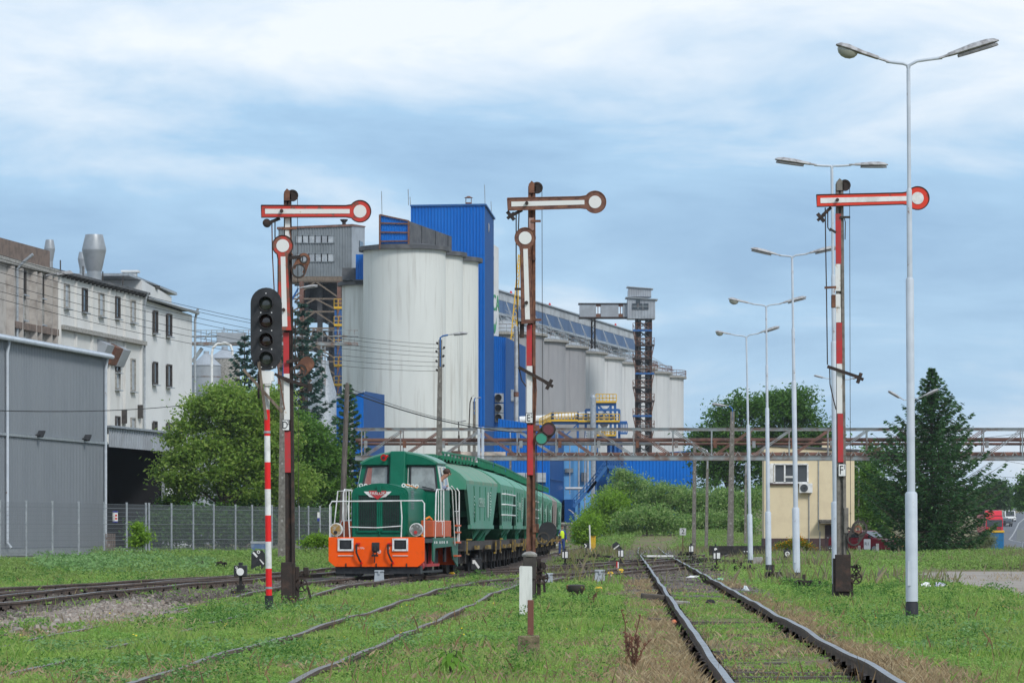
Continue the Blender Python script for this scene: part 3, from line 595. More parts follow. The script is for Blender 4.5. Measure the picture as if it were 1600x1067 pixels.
# ------------------------------------------------------------------ far row of bare silos with gallery
grp = 'row of bare concrete silos'
names = ['darkest bare concrete silo next to the blue annex', 'dark grey concrete silo behind the upright signal lever', 'dark grey silo at the end of the dark trio', 'first pale concrete silo after the dark trio', 'second pale silo after the dark trio', 'pale silo directly behind the lattice elevator', 'pale silo just right of the lattice elevator', 'silo second from the end of the bare row', 'last silo of the bare row, furthest right']
for i in range(9):
    Z = 560.6+19.4*i; xr = 8.1+.176*(Z-580); c = (xr-8.5, Z)
    T = silo(c, 8.5, 29.7, 'silo2' if i < 3 else 'silo3', .3, names[i], grp, 'concpale')
    b = MB(); b.lathe([(8.6, 30.05), (2.2, 32.4)], (0, 0, 0), 40); b.build('cone_roof', M['galcol'], T)
    b = MB()
    for hh in (.55, 1.1): b.tube([(8.95*math.cos(t), 8.95*math.sin(t), 30+hh) for t in np.linspace(-1.9, 1.2, 24)], .05, 4)
    for t in np.linspace(-1.9, 1.2, 24): b.bar((8.95*math.cos(t), 8.95*math.sin(t), 30), (8.95*math.cos(t), 8.95*math.sin(t), 31.1), .06)
    b.build('railing', M['steelgrey'] if i < 6 else M['rust'], T)
    b = MB()                     # stair and pipe run from the gallery down to the rim
    for k in range(3): b.bar((-1+1.2*k, -6+k, 33.2), (6.8, 3.2+1.2*k, 30.4), .16, .3); b.bar((-1+1.2*k, -6+k, 34.2), (6.8, 3.2+1.2*k, 31.4), .08)
    for k in range(7): q = k/6; b.bar((-1+7.8*q, -6+9.2*q, 33.2-2.8*q), (-1+7.8*q, -6+9.2*q, 34.2-2.8*q), .08)
    b.build('roof_stair', M['galv'], T)
def gl(Z): return Vector((-1.85+.2*(Z-555), Z))
g0, g1 = gl(535), gl(672); gdir = (g1-g0).normalized(); gn = Vector((gdir.y, -gdir.x)); T = thing('conveyor_gallery', 'long enclosed conveyor gallery, grey over blue, above the bare silos', 'gallery', (g0.x, g0.y, 32.6))
m_ = MB(); block(m_, g0-gn*.1, g1-gn*.1, 3.6, 32.6, 35.95); m_.build('wall', M['galcol'], T, world=True)
m_ = MB(); m_.corr(g0, g1, 34.75, 35.9, 35.9, .9, .07); m_.build('upper_cladding', M['galcol'], T, world=True)
m_ = MB(); m_.corr(g0+gn*.02, g1+gn*.02, 32.9, 34.7, 34.7, 1.2, .04); m_.build('lower_cladding', M['galblue'], T, world=True)
m_ = MB(); block(m_, g0+gn*.3, g1+gn*.3, 4.2, 35.97, 36.15); block(m_, g0+gn*.25, g1+gn*.25, .3, 32.55, 32.88); m_.build('roof', M['galv'], T, world=True)
m_ = MB()
for Z in np.arange(548, 670, 10):
    p = gl(Z)+gn*.3; q = p+gn*1.5-gdir*1.2; m_.bar((p.x, p.y, 34.8), (q.x, q.y, 31.0), .08); q2 = p+gn*1.5+gdir*1.2; m_.bar((p.x, p.y, 34.8), (q2.x, q2.y, 31.0), .08)
m_.build('support_struts', M['galv'], T, world=True, kind='stuff')
m_ = MB()
for Z in (566, 596, 655): p = gl(Z); m_.lathe([(.16, 0), (.2, .3), (.12, .6)], (p.x-.5, p.y, 36.1), 8)
m_.build('warning_light', M['redgloss'], T, world=True)
p = P(927, 535, 604); T = thing('gallery_leg', 'dark steel leg under the bridge to the lattice elevator', 'steel support', (p.x, p.y, 30)); m_ = MB()
for dx in (-.25, .25): m_.bar((p.x+dx, 604, 30), (p.x+dx, 604, P(0, 497, 604).z), .25)
for k in range(5): m_.bar((p.x-.25, 604, 30+k), (p.x+.25, 604, 31+k), .08)
m_.build('leg', M['darkrust'], T, world=True)

# ------------------------------------------------------------------ lattice elevator with sheet metal head
Z = 600; s = Z/6000; c = P(1005.5, 828, Z); T = thing('elevator_tower', 'rusty lattice elevator tower with grey sheet head and zigzag stairs', 'tower', (c.x, Z, 0))
def q6(px, py, dy=0): p = P(px, py, Z); return Vector((p.x-c.x, dy, p.z))
for k, (px, dy) in enumerate(((994.5, -1.0), (1016.5, -1.0), (994.5, 1.0), (1016.5, 1.0))):
    m_ = MB(); a = q6(px, 700); m_.box(a.x-.2, a.x+.2, dy-.2, dy+.2, 0, q6(0, 499).z); m_.build('column', M['darkrust'], T)
m_ = MB(); m_.box(q6(996.5, 0).x, q6(1001.5, 0).x, -.6, .6, 0, q6(0, 499).z); m_.box(q6(1008, 0).x, q6(1014, 0).x, -.6, .6, 0, q6(0, 499).z); m_.build('elevator_leg', M['frame'], T)
m_ = MB(); ys_ = np.arange(500, 840, 15)
for i in range(len(ys_)-1):
    for dy in (-1.0, 1.0):
        m_.bar(q6(995, ys_[i], dy), q6(1016, ys_[i+1], dy), .12); m_.bar(q6(1016, ys_[i], dy), q6(995, ys_[i+1], dy), .12); m_.bar(q6(995, ys_[i], dy), q6(1016, ys_[i], dy), .14)
m_.build('bracing', M['steelgrey'], T, kind='stuff')
for i, (x0, x1, y) in enumerate(((988, 1018, 517), (992, 1022, 540), (988, 1018, 561), (992, 1022, 584), (988, 1018, 606), (992, 1022, 627), (988, 1018, 650), (992, 1022, 669), (988, 1018, 692))):
    f = MB(); a, b = q6(x0, y), q6(x1, y); f.box(a.x, b.x, -2, -.9, a.z-.18, a.z+.12); fo = f.build('platform', M['darkrust'] if i % 3 else M['bluesteel'], T)
    f = MB()
    for h in (.55, 1.1): f.bar((a.x, -2, a.z+h), (b.x, -2, a.z+h), .07)
    for t in np.linspace(0, 1, 6): f.bar((a.x+(b.x-a.x)*t, -2, a.z), (a.x+(b.x-a.x)*t, -2, a.z+1.1), .07)
    f.build('railing', M['rust'], fo)
    f = MB()
    if i % 2 == 0: u0, u1 = q6(989, y+1), q6(993, y+21)
    else: u0, u1 = q6(1021, y+1), q6(1017, y+21)
    for o in (-.35, .35): f.bar(u0+Vector((0, -1.5+o, 0)), u1+Vector((0, -1.5+o, 0)), .1, .2); f.bar(u0+Vector((0, -1.5+o, 1)), u1+Vector((0, -1.5+o, 1)), .06)
    for t in np.linspace(0, 1, 9): pp = u0.lerp(u1, t); f.bar(pp+Vector((0, -1.85, 0)), pp+Vector((0, -1.15, 0)), .2, .05)
    f.build('stair_flight', M['rust'], fo)
m_ = MB(); a, b = q6(980, 499), q6(1023, 468); m_.box(a.x, b.x, -2.1, 2.1, a.z, b.z); m_.build('head', M['greyclad2'], T)
m_ = MB(); m_.corr((a.x, -2.12), (b.x, -2.12), a.z, b.z+.1, b.z-.25, .45, .04); u, v = q6(981, 465), q6(1017, 451); m_.corr((u.x, -1.7), (v.x, -1.7), u.z+.05, v.z+.1, v.z-.25, .35, .05); m_.build('cladding', M['greyclad2'], T)
m_ = MB(); m_.box(u.x, v.x, -1.68, 1.6, u.z, v.z-.3); m_.build('upper_head', M['greyclad2'], T)
m_ = MB(); m_.hexa([(a.x-.3, -2.5, b.z+.15), (b.x+.4, -2.5, b.z-.2), (b.x+.4, 2.4, b.z-.2), (a.x-.3, 2.4, b.z+.15), (a.x-.3, -2.5, b.z+.27), (b.x+.4, -2.5, b.z-.08), (b.x+.4, 2.4, b.z-.08), (a.x-.3, 2.4, b.z+.27)]); m_.hexa([(u.x-.2, -2, v.z+.12), (v.x+.3, -2, v.z-.2), (v.x+.3, 2, v.z-.2), (u.x-.2, 2, v.z+.12), (u.x-.2, -2, v.z+.24), (v.x+.3, -2, v.z-.08), (v.x+.3, 2, v.z-.08), (u.x-.2, 2, v.z+.24)]); m_.build('roof', M['galv'], T)
m_ = MB(); a, b = q6(987, 485), q6(1012.5, 475.5); m_.box(a.x, b.x, -2.24, -2.17, a.z, b.z); a2, b2 = q6(993, 476), q6(999.5, 470); m_.box(a2.x, b2.x, -2.24, -2.17, a2.z, b2.z); fo = m_.build('window', M['pane'], T)
m_ = MB(); m_.bar((a.x, -2.27, (a.z+b.z)/2), (b.x, -2.27, (a.z+b.z)/2), .1); [m_.bar((a.x+(b.x-a.x)*t, -2.27, a.z), (a.x+(b.x-a.x)*t, -2.27, b.z), .1) for t in (.36, .66)]; m_.build('glazing_bar', M['steelgrey'], fo)
a, b = P(905.5, 496, Z), P(980, 476, Z); T = thing('bridge_gallery', 'short grey sheet gallery joining the lattice elevator to the conveyor', 'gallery', (a.x, Z, a.z)); m_ = MB()
for x0, x1 in ((905.5, 931), (938.5, 966), (973, 980)):
    u, v = P(x0, 496, Z), P(x1, 476, Z); m_.box(u.x, v.x, Z-1.4, Z+1.4, u.z, v.z)
m_.build('wall', M['greyclad2'], T, world=True)
m_ = MB(); m_.box(a.x-.2, b.x, Z-1.6, Z+1.6, b.z, b.z+.15); m_.box(a.x-.1, b.x, Z-1.5, Z+1.5, a.z-.2, a.z); m_.build('roof', M['darkrust'], T, world=True)
for x0, x1 in ((931, 938.5), (966, 973)):
    m_ = MB()
    for y0, y1 in ((496, 491), (480, 476)): u, v = P(x0, y0, Z), P(x1, y1, Z); m_.box(u.x, v.x, Z-1.3, Z-1.2, u.z, v.z)
    u, v = P(x0, 491, Z), P(x0, 480, Z); m_.bar(u+Vector((.3, -1.25, 0)), v+Vector((.3, -1.25, 0)), .12)
    m_.build('rusty_panel', M['rust'], T, world=True)

# ------------------------------------------------------------------ grey tower on steel legs at the left
Z = 520; c = P(495, 828, Z); T = thing('machine_tower', 'grey ribbed machine house on braced steel legs behind the light signal', 'tower', (c.x, Z, 0))
def q5(px, py, dy=0): p = P(px, py, Z); return Vector((p.x-c.x, dy, p.z))
a, b = q5(435, 432), q5(550, 354); rr = q5(566, 0).x
m_ = MB(); m_.hexa([(a.x, 0, a.z), (b.x, 0, a.z), (rr, 9, a.z), (a.x, 9, a.z), (a.x, 0, b.z-.4), (b.x, 0, b.z), (rr, 9, b.z+.6), (a.x, 9, b.z)]); m_.build('wall', M['greyclad2'], T)
m_ = MB(); m_.corr((a.x, -.02), (b.x, -.02), a.z, b.z-.45, b.z-.05, .36, .09); m_.build('cladding', M['greyclad'], T)
m_ = MB(); m_.hexa([(a.x-.2, -.25, b.z-.4), (b.x+.1, -.25, b.z), (rr+.1, 9, b.z+.6), (a.x-.2, 9, b.z), (a.x-.2, -.25, b.z-.1), (b.x+.1, -.25, b.z+.3), (rr+.1, 9, b.z+.75), (a.x-.2, 9, b.z+.3)]); m_.build('roof', M['pipe_rust'], T)
p = q5(536, 350); m_ = MB(); m_.cyl((p.x, 3, b.z), (p.x, 3, b.z+.9), .25); m_.lathe([(.3, 0), (.55, .3), (.5, .4)], (p.x, 3, b.z+.8), 12); m_.build('vent', M['darkrust'], T)
for y0, y1, xs_ in ((380, 368, np.linspace(463, 522, 7)), (409, 396.5, np.linspace(463, 522, 7))):
    for i in range(6):
        f = MB(); u, v = q5(xs_[i], y0), q5(xs_[i+1], y1)
        for e0, e1 in (((u.x, u.z), (v.x, u.z)), ((u.x, v.z), (v.x, v.z)), ((u.x, u.z), (u.x, v.z)), ((v.x, u.z), (v.x, v.z))): f.bar((e0[0], -.16, e0[1]), (e1[0], -.16, e1[1]), .12)
        fo = f.build('window', M['greyclad'], T); f = MB(); f.box(u.x, v.x, -.15, -.12, u.z, v.z); f.build('pane', M['panepale'] if (i*7+int(y0)) % 5 not in (1, 3) else M['greyclad2'], fo)
u, v = q5(560, 384), q5(563, 372); m_ = MB(); m_.hexa([(u.x-.1, 5, u.z), (u.x, 5, u.z), (v.x+.1, 7.5, u.z), (v.x, 7.5, u.z), (u.x-.1, 5, v.z), (u.x, 5, v.z), (v.x+.1, 7.5, v.z), (v.x, 7.5, v.z)]); m_.build('window', M['pane'], T)
m_ = MB(); m_.box(a.x, b.x+.2, -.1, .5, a.z-.65, a.z-.02); m_.box(a.x, b.x, .5, 9, a.z-.5, a.z-.1); m_.build('floor_beam', M['wood'], T)
for px in (437, 471, 530, 546):
    for dy in (.2, 8):
        m_ = MB(); p = q5(px, 0); m_.box(p.x-.28, p.x+.28, dy-.25, dy+.25, 0, a.z-.6); m_.build('column', M['pipe_rust'], T)
m_ = MB(); ylev = [440, 467, 487, 513, 541, 565, 590, 620]
for i in range(len(ylev)-1):
    for dy in (.1, 8):
        m_.bar(q5(455, ylev[i], dy), q5(532, ylev[i], dy), .22); mid = q5(493 if dy < 1 else 480, ylev[i], dy); m_.bar(q5(455, ylev[i+1], dy), mid, .2); m_.bar(q5(532, ylev[i+1], dy), mid, .2)
m_.build('bracing', M['wood'], T, kind='stuff')
m_ = MB()
for x0, x1, dy in ((494, 502, 3), (511, 520, 4), (520, 526, 3), (474, 480, 4)): u, v = q5(x0, 0), q5(x1, 0); m_.box(u.x, v.x, dy, dy+1, 0, a.z-.6)
u, v = q5(480, 500), q5(527, 440); m_.box(u.x, v.x, 5, 7, u.z, v.z); u, v = q5(536, 470), q5(566, 434); m_.box(u.x, v.x, 2, 6, u.z, v.z); u, v = q5(474, 545), q5(522, 515); m_.hexa([(u.x, 4, u.z), (v.x, 4, u.z), (v.x, 7, u.z), (u.x, 7, u.z), (u.x+1, 5, v.z), (v.x-1.5, 5, v.z), (v.x-1.5, 6, v.z), (u.x+1, 6, v.z)])
u, v = q5(510, 630), q5(526, 556); m_.box(u.x, v.x, 2, 6, u.z, v.z); m_.build('ducts', M['roofdark'], T)
Z = 500; p = P(529, 828, Z); T = thing('stair_tower', 'blue stair tower with yellow landings beside the lower white silo', 'stair tower', (p.x, Z, 0)); m_ = MB()
for px in (524.5, 533.5):
    for dy in (-.6, 1.2): u = P(px, 480, Z); m_.box(u.x-p.x-.12, u.x-p.x+.12, dy-.1, dy+.1, 0, u.z)
lv = [482, 509, 539, 572, 602, 630]
for i in range(5): m_.bar(P(525, lv[i+1], Z)-Vector((p.x, Z+.7, 0)), P(533, lv[i], Z)-Vector((p.x, Z+.7, 0)), .16)
m_.build('frame', M['bluesteel'], T)
for y in lv:
    m_ = MB(); u, v = P(522.5, y, Z), P(536, y, Z); m_.box(u.x-p.x, v.x-p.x, -.9, 1.4, u.z-.1, u.z+.2); [m_.bar((u.x-p.x, -.9, u.z+h), (v.x-p.x, -.9, u.z+h), .07) for h in (.6, 1.15)]; [m_.bar((x_, -.9, u.z), (x_, -.9, u.z+1.15), .07) for x_ in (u.x-p.x, 0, v.x-p.x)]; m_.build('landing', M['yellow'], T)
Z = 430; p = P(512, 828, Z); T = thing('steel_tank', 'grey cylindrical tank with caged ladder in front of the steel legs', 'tank', (p.x, Z, 0)); m_ = MB()
u = P(0, 572, Z); r = 11*Z/6000; m_.lathe([(r*2, 0), (r*2, u.z-3), (r*.9, u.z), (r*.9, u.z+.6)], (-.6, 0, 0), 24); m_.build('shell', M['galv'], T, smooth=True); m_ = MB()
for px in (503, 509): m_.bar(P(px, 538, Z)-Vector((p.x, Z+1.6, 0)), P(px, 620, Z)-Vector((p.x, Z+1.6, 0)), .12)
for y in range(540, 620, 6): m_.bar(P(503, y, Z)-Vector((p.x, Z+1.6, 0)), P(509, y, Z)-Vector((p.x, Z+1.6, 0)), .08)
for y in (566, 572, 578): m_.tube([P(498, y, Z)-Vector((p.x, Z+1.6, 0)), P(494, y, Z)-Vector((p.x, Z+2.2, 0)), P(500, y, Z)-Vector((p.x, Z+2.6, 0))], .06, 5)
m_.build('ladder', M['steelgrey'], T)
# low blue building left of the silos
A = P(484, 632, 440); B = P(568, 611, 438); T = thing('low_blue_building', 'low blue building with pitched roof edge left of the white silos', 'building', (A.x, A.y, 0)); m_ = MB()
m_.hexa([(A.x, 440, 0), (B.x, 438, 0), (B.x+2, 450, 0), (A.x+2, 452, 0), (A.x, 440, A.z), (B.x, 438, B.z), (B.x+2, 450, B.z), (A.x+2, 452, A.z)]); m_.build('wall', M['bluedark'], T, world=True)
m_ = MB(); m_.corr((A.x, 439.95), (B.x, 437.95), 0, P(0, 655, 440).z, P(0, 655, 440).z, .3, .05); m_.corr((A.x, 439.97), (B.x, 437.97), P(0, 655, 440).z+.03, A.z, B.z, 3, .02); m_.build('cladding', M['blue'], T, world=True)
m_ = MB(); m_.bar((A.x-.3, 439.8, A.z), (B.x+.1, 437.8, B.z), .3, .25); m_.build('roof_trim', M['galv'], T, world=True)
for px in (499, 549): m_ = MB(); u = P(px, 632, 436); m_.cyl((u.x, 436, 2), (u.x, 436, u.z), .25); m_.build('flue', M['galv'], T, world=True, smooth=True)

# ------------------------------------------------------------------ mid ground works: blue hall, platform, pipes
A = P(778.5, 654, 402); B = P(859, 667, 400); B3_ = P(881, 669, 416); T = thing('blue_hall', 'big blue ribbed hall with translucent window strip behind the wagons', 'building', (A.x, A.y, 0))
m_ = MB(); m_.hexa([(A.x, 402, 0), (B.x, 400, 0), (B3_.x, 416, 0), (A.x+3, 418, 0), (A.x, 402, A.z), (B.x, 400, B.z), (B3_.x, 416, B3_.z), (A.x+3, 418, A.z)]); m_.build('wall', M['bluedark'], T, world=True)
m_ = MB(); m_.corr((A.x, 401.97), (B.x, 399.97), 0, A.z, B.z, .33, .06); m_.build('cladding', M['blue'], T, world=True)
for x0, x1 in ((806, 820.5), (821.5, 836.5), (837.5, 853)): m_ = MB(); u, v = P(x0, 753, 399.8), P(x1, 738.5, 399.8); m_.box(u.x, v.x, 399.3, 401, u.z, v.z); m_.build('window', M['panepale'], T, world=True)
m_ = MB(); u, v = P(860, 789, 400), P(881, 789, 415); m_.bar((u.x+.1, u.y, u.z), (v.x+.1, v.y, u.z), .1, .12); u, v = P(860, 748, 400), P(881, 748, 415); m_.bar((u.x+.06, u.y, u.z), (v.x+.06, v.y, u.z), .08, .06); m_.build('seams', M['bluesteel'], T, world=True)
T = thing('pale_blue_building', 'pale blue sheet building with drainpipes left of the bushes', 'building', (5.6, 420, 0)); m_ = MB(); u, v = P(880, 700, 420), P(923, 700, 420); m_.box(u.x, v.x, 420, 430, 0, 11); m_.build('wall', M['bluelight'], T, world=True)
m_ = MB(); u, v = P(882, 780, 411), P(899, 780, 411); m_.box(u.x, v.x, 411, 419.9, 2.2, u.z); m_.build('porch', M['bluedark'], T, world=True)
m_ = MB(); u, v = P(883, 738, 419), P(895.5, 731.5, 419); m_.box(u.x, v.x, 419.6, 419.98, u.z, v.z); m_.build('window', M['greyclad'], T, world=True); m_ = MB(); u, v = P(908.5, 752, 419), P(917, 738, 419); m_.box(u.x, v.x, 419.6, 419.98, u.z, v.z); m_.build('window', M['greyclad'], T, world=True)
for px, r_, y1 in ((890.5, .05, 772), (904.5, .09, 815), (918.5, .14, 760), (914, .07, 820)): m_ = MB(); u = P(px, 715, 418); m_.cyl((u.x, 419, P(0, y1, 418).z), (u.x, 419, 11), r_, n=8); m_.build('drainpipe', M['pipe_silver'], T, world=True, smooth=True)
m_ = MB(); u, v = P(883, 763, 415), P(912, 763, 415); m_.tube([u, v], .16, 8); m_.build('pipe', M['pipe_silver'], T, world=True, smooth=True)
T = thing('low_white_wall', 'low white wall with blue band, concrete and green gate panels', 'wall', (4.6, 358, 0)); m_ = MB(); u, v = P(868, 819, 358), P(911, 819, 358); m_.box(u.x, v.x, 358, 358.4, 0, u.z); m_.build('wall', M['render_clean'], T, world=True)
m_ = MB(); m_.box(u.x-.2, v.x-.1, 357.7, 358.6, u.z+.02, u.z+.18); m_.build('coping', M['concpale'], T, world=True)
m_ = MB(); z_ = P(0, 840, 358).z; m_.box(u.x, v.x, 357.985, 358, z_, z_+.15); m_.build('band', M['bluelight'], T, world=True)
for x0, x1, mm in ((885, 893, 'concrete'), (893.6, 898.6, 'wdark'), (881.5, 883.5, 'black')): m_ = MB(); a, b = P(x0, 0, 357.8), P(x1, 0, 357.8); m_.box(a.x, b.x, 357.75, 357.95, 0, u.z-.12); m_.build('gate_panel', M[mm], T, world=True)
# blue stair beside the bushes
T = thing('outdoor_stair', 'dark blue outdoor stair climbing above the bushes', 'stair', P(905, 775, 395)); m_ = MB()
for (x0, y0), (x1, y1) in (((896, 792), (932, 752)), ((918, 770), (948, 729)), ((948, 729), (978, 731))):
    for dy in (0, 1.2):
        for h in (0, -7, -13): m_.bar(P(x0, y0+h, 395+dy), P(x1, y1+h, 395+dy), .3 if h == 0 else .08, .3 if h == 0 else .08)
    for t in np.linspace(0, 1, 8): m_.bar(P(x0+(x1-x0)*t, y0+(y1-y0)*t, 395), P(x0+(x1-x0)*t, y0+(y1-y0)*t-13, 395), .08); m_.bar(P(x0+(x1-x0)*t, y0+(y1-y0)*t, 395), P(x0+(x1-x0)*t, y0+(y1-y0)*t, 396.2), .4, .06)
m_.build('stair', M['bluesteel'], T, world=True); m_ = MB()
for px, y in ((905, 785), (931, 755), (950, 730), (976, 731)): m_.bar(P(px, y, 395.6), Vector((P(px, y, 395.6).x, 395.6, 0)), .2)
m_.build('post', M['bluesteel'], T, world=True)
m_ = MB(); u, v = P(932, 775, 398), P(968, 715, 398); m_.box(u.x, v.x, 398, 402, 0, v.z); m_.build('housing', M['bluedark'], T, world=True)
# long blue hall right
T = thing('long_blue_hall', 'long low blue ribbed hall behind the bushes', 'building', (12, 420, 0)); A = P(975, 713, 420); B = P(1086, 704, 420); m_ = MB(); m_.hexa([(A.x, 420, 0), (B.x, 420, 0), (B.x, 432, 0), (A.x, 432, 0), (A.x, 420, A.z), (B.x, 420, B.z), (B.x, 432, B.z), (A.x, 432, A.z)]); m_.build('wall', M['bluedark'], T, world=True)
m_ = MB(); m_.corr((A.x, 419.97), (B.x, 419.97), 0, A.z-.1, B.z-.1, .36, .06); m_.build('cladding', M['blue'], T, world=True); m_ = MB(); m_.bar((A.x, 419.85, A.z), (B.x+.2, 419.85, B.z), .3, .16); m_.build('roof_trim', M['bluesteel'], T, world=True)
# blue and yellow process platform
Z = 440; c = P(940, 828, Z); T = thing('process_platform', 'blue steel process platform with yellow railings and a white pipe', 'platform', (c.x, Z, 0))
def q4(px, py, dy=0): p = P(px, py, Z); return Vector((p.x-c.x, dy, p.z))
m_ = MB()
for px, yt in ((864, 643), (903, 643), (915.5, 640), (968, 640), (954.5, 630), (961.5, 630), (933, 630)):
    for dy in (0, 2.4): m_.bar(q4(px, 830, dy), q4(px, yt, dy), .22)
for dy in (0, 2.4):
    m_.bar(q4(915, 640, dy), q4(968, 640, dy), .2); m_.bar(q4(858, 660, dy), q4(980, 660, dy), .3); m_.bar(q4(931, 631, dy), q4(963, 631, dy), .3); m_.bar(q4(866, 668, dy), q4(903, 690, dy), .14); m_.bar(q4(903, 662, dy), q4(884, 680, dy), .12); m_.bar(q4(935, 632, dy), q4(956, 655, dy), .12); m_.bar(q4(956, 632, dy), q4(935, 655, dy), .12); m_.bar(q4(931, 683, dy), q4(962, 683, dy), .3)
m_.build('frame', M['bluesteel'], T)
def rail(pts, h, name, parent, m, dy=0, n=10):
    b = MB()
    for (x0, y0), (x1, y1) in zip(pts[:-1], pts[1:]):
        for k in (0, .5, 1): b.bar(q4(x0, y0-h*k, dy), q4(x1, y1-h*k, dy), .09 if k else .22)
        for t in np.linspace(0, 1, n): b.bar(q4(x0+(x1-x0)*t, y0+(y1-y0)*t, dy), q4(x0+(x1-x0)*t, y0+(y1-y0)*t-h, dy), .09)
    return b.build(name, M[m], parent)
rail([(843, 666), (862, 657), (903, 657)], 12, 'walkway_railing', T, 'yellow', -.3, 9); rail([(903, 658), (968, 658)], 11, 'walkway_railing', T, 'yellow', -.3, 9); rail([(931, 628), (963, 628)], 12, 'top_railing', T, 'yellow', -.3, 7); rail([(968, 677), (980, 677)], 16, 'cage', T, 'bluesteel', -.3, 6); rail([(931, 680), (962, 680)], 9, 'lower_railing', T, 'yellow', -.3, 8)
m_ = MB(); m_.tube([q4(812, 656, .8), q4(850, 654, .8), q4(900, 650, .8), q4(936, 648, .8)], .42, 12); m_.build('white_pipe', M['white'], T, smooth=True)
m_ = MB(); m_.tube([q4(936, 648, 1), q4(946, 652, .6), q4(945, 668, .6), q4(942, 690, .6)], .26, 10); m_.tube([q4(935, 650, 1.2), q4(962, 650, 1.2)], .42, 10); m_.lathe([(.2, 0), (.5, .5), (.5, 1.6), (.15, 2)], q4(944, 670, .7), 12); m_.build('process_vessel', M['pipe_silver'], T, smooth=True)
m_ = MB(); u = q4(926.5, 830, -1); v = q4(926.5, 621, -1); m_.cyl(u, v, .33); m_.cyl(v, v+Vector((0, 0, .25)), .33, .2); m_.ring(v.x, v.z+.45, .22, .17, -1.2, -.8, 12); m_.build('stack', M['galv'], T, smooth=True)
m_ = MB()
for dx in (0, 3.5): m_.bar(q4(914+dx, 700, -.5), q4(916+dx, 670, -.5), .07)
for y in range(671, 700, 4): m_.bar(q4(914.5+(700-y)*.05, y, -.5), q4(918+(700-y)*.05, y, -.5), .06)
m_.build('ladder', M['white'], T)
m_ = MB(); u, v = q4(884, 740), q4(914, 694); m_.box(u.x, v.x, 1, 5, 0, v.z); m_.build('grey_housing', M['galcol'], T)
m_ = MB(); u, v = q4(950, 760), q4(973, 686); m_.box(u.x, v.x, 1, 5, 0, v.z); m_.build('blue_housing', M['bluedark'], T)

# ------------------------------------------------------------------ thin summer haze round the whole scene
b = MB(); b.box(-1100, 1700, -120, 9300, -1.6, 56); hz = bpy.data.materials.new('haze'); hz.use_nodes = True; t = hz.node_tree; t.nodes.clear()
vo = t.nodes.new('ShaderNodeVolumePrincipled'); vo.inputs['Density'].default_value = .00009; vo.inputs['Color'].default_value = (.82, .90, 1, 1); vo.inputs['Anisotropy'].default_value = .2
t.links.new(vo.outputs[0], t.nodes.new('ShaderNodeOutputMaterial').inputs['Volume'])
ho = b.build('haze', hz, kind='stuff'); tag(ho, 'thin bluish summer haze over the works', 'haze', kind='stuff')
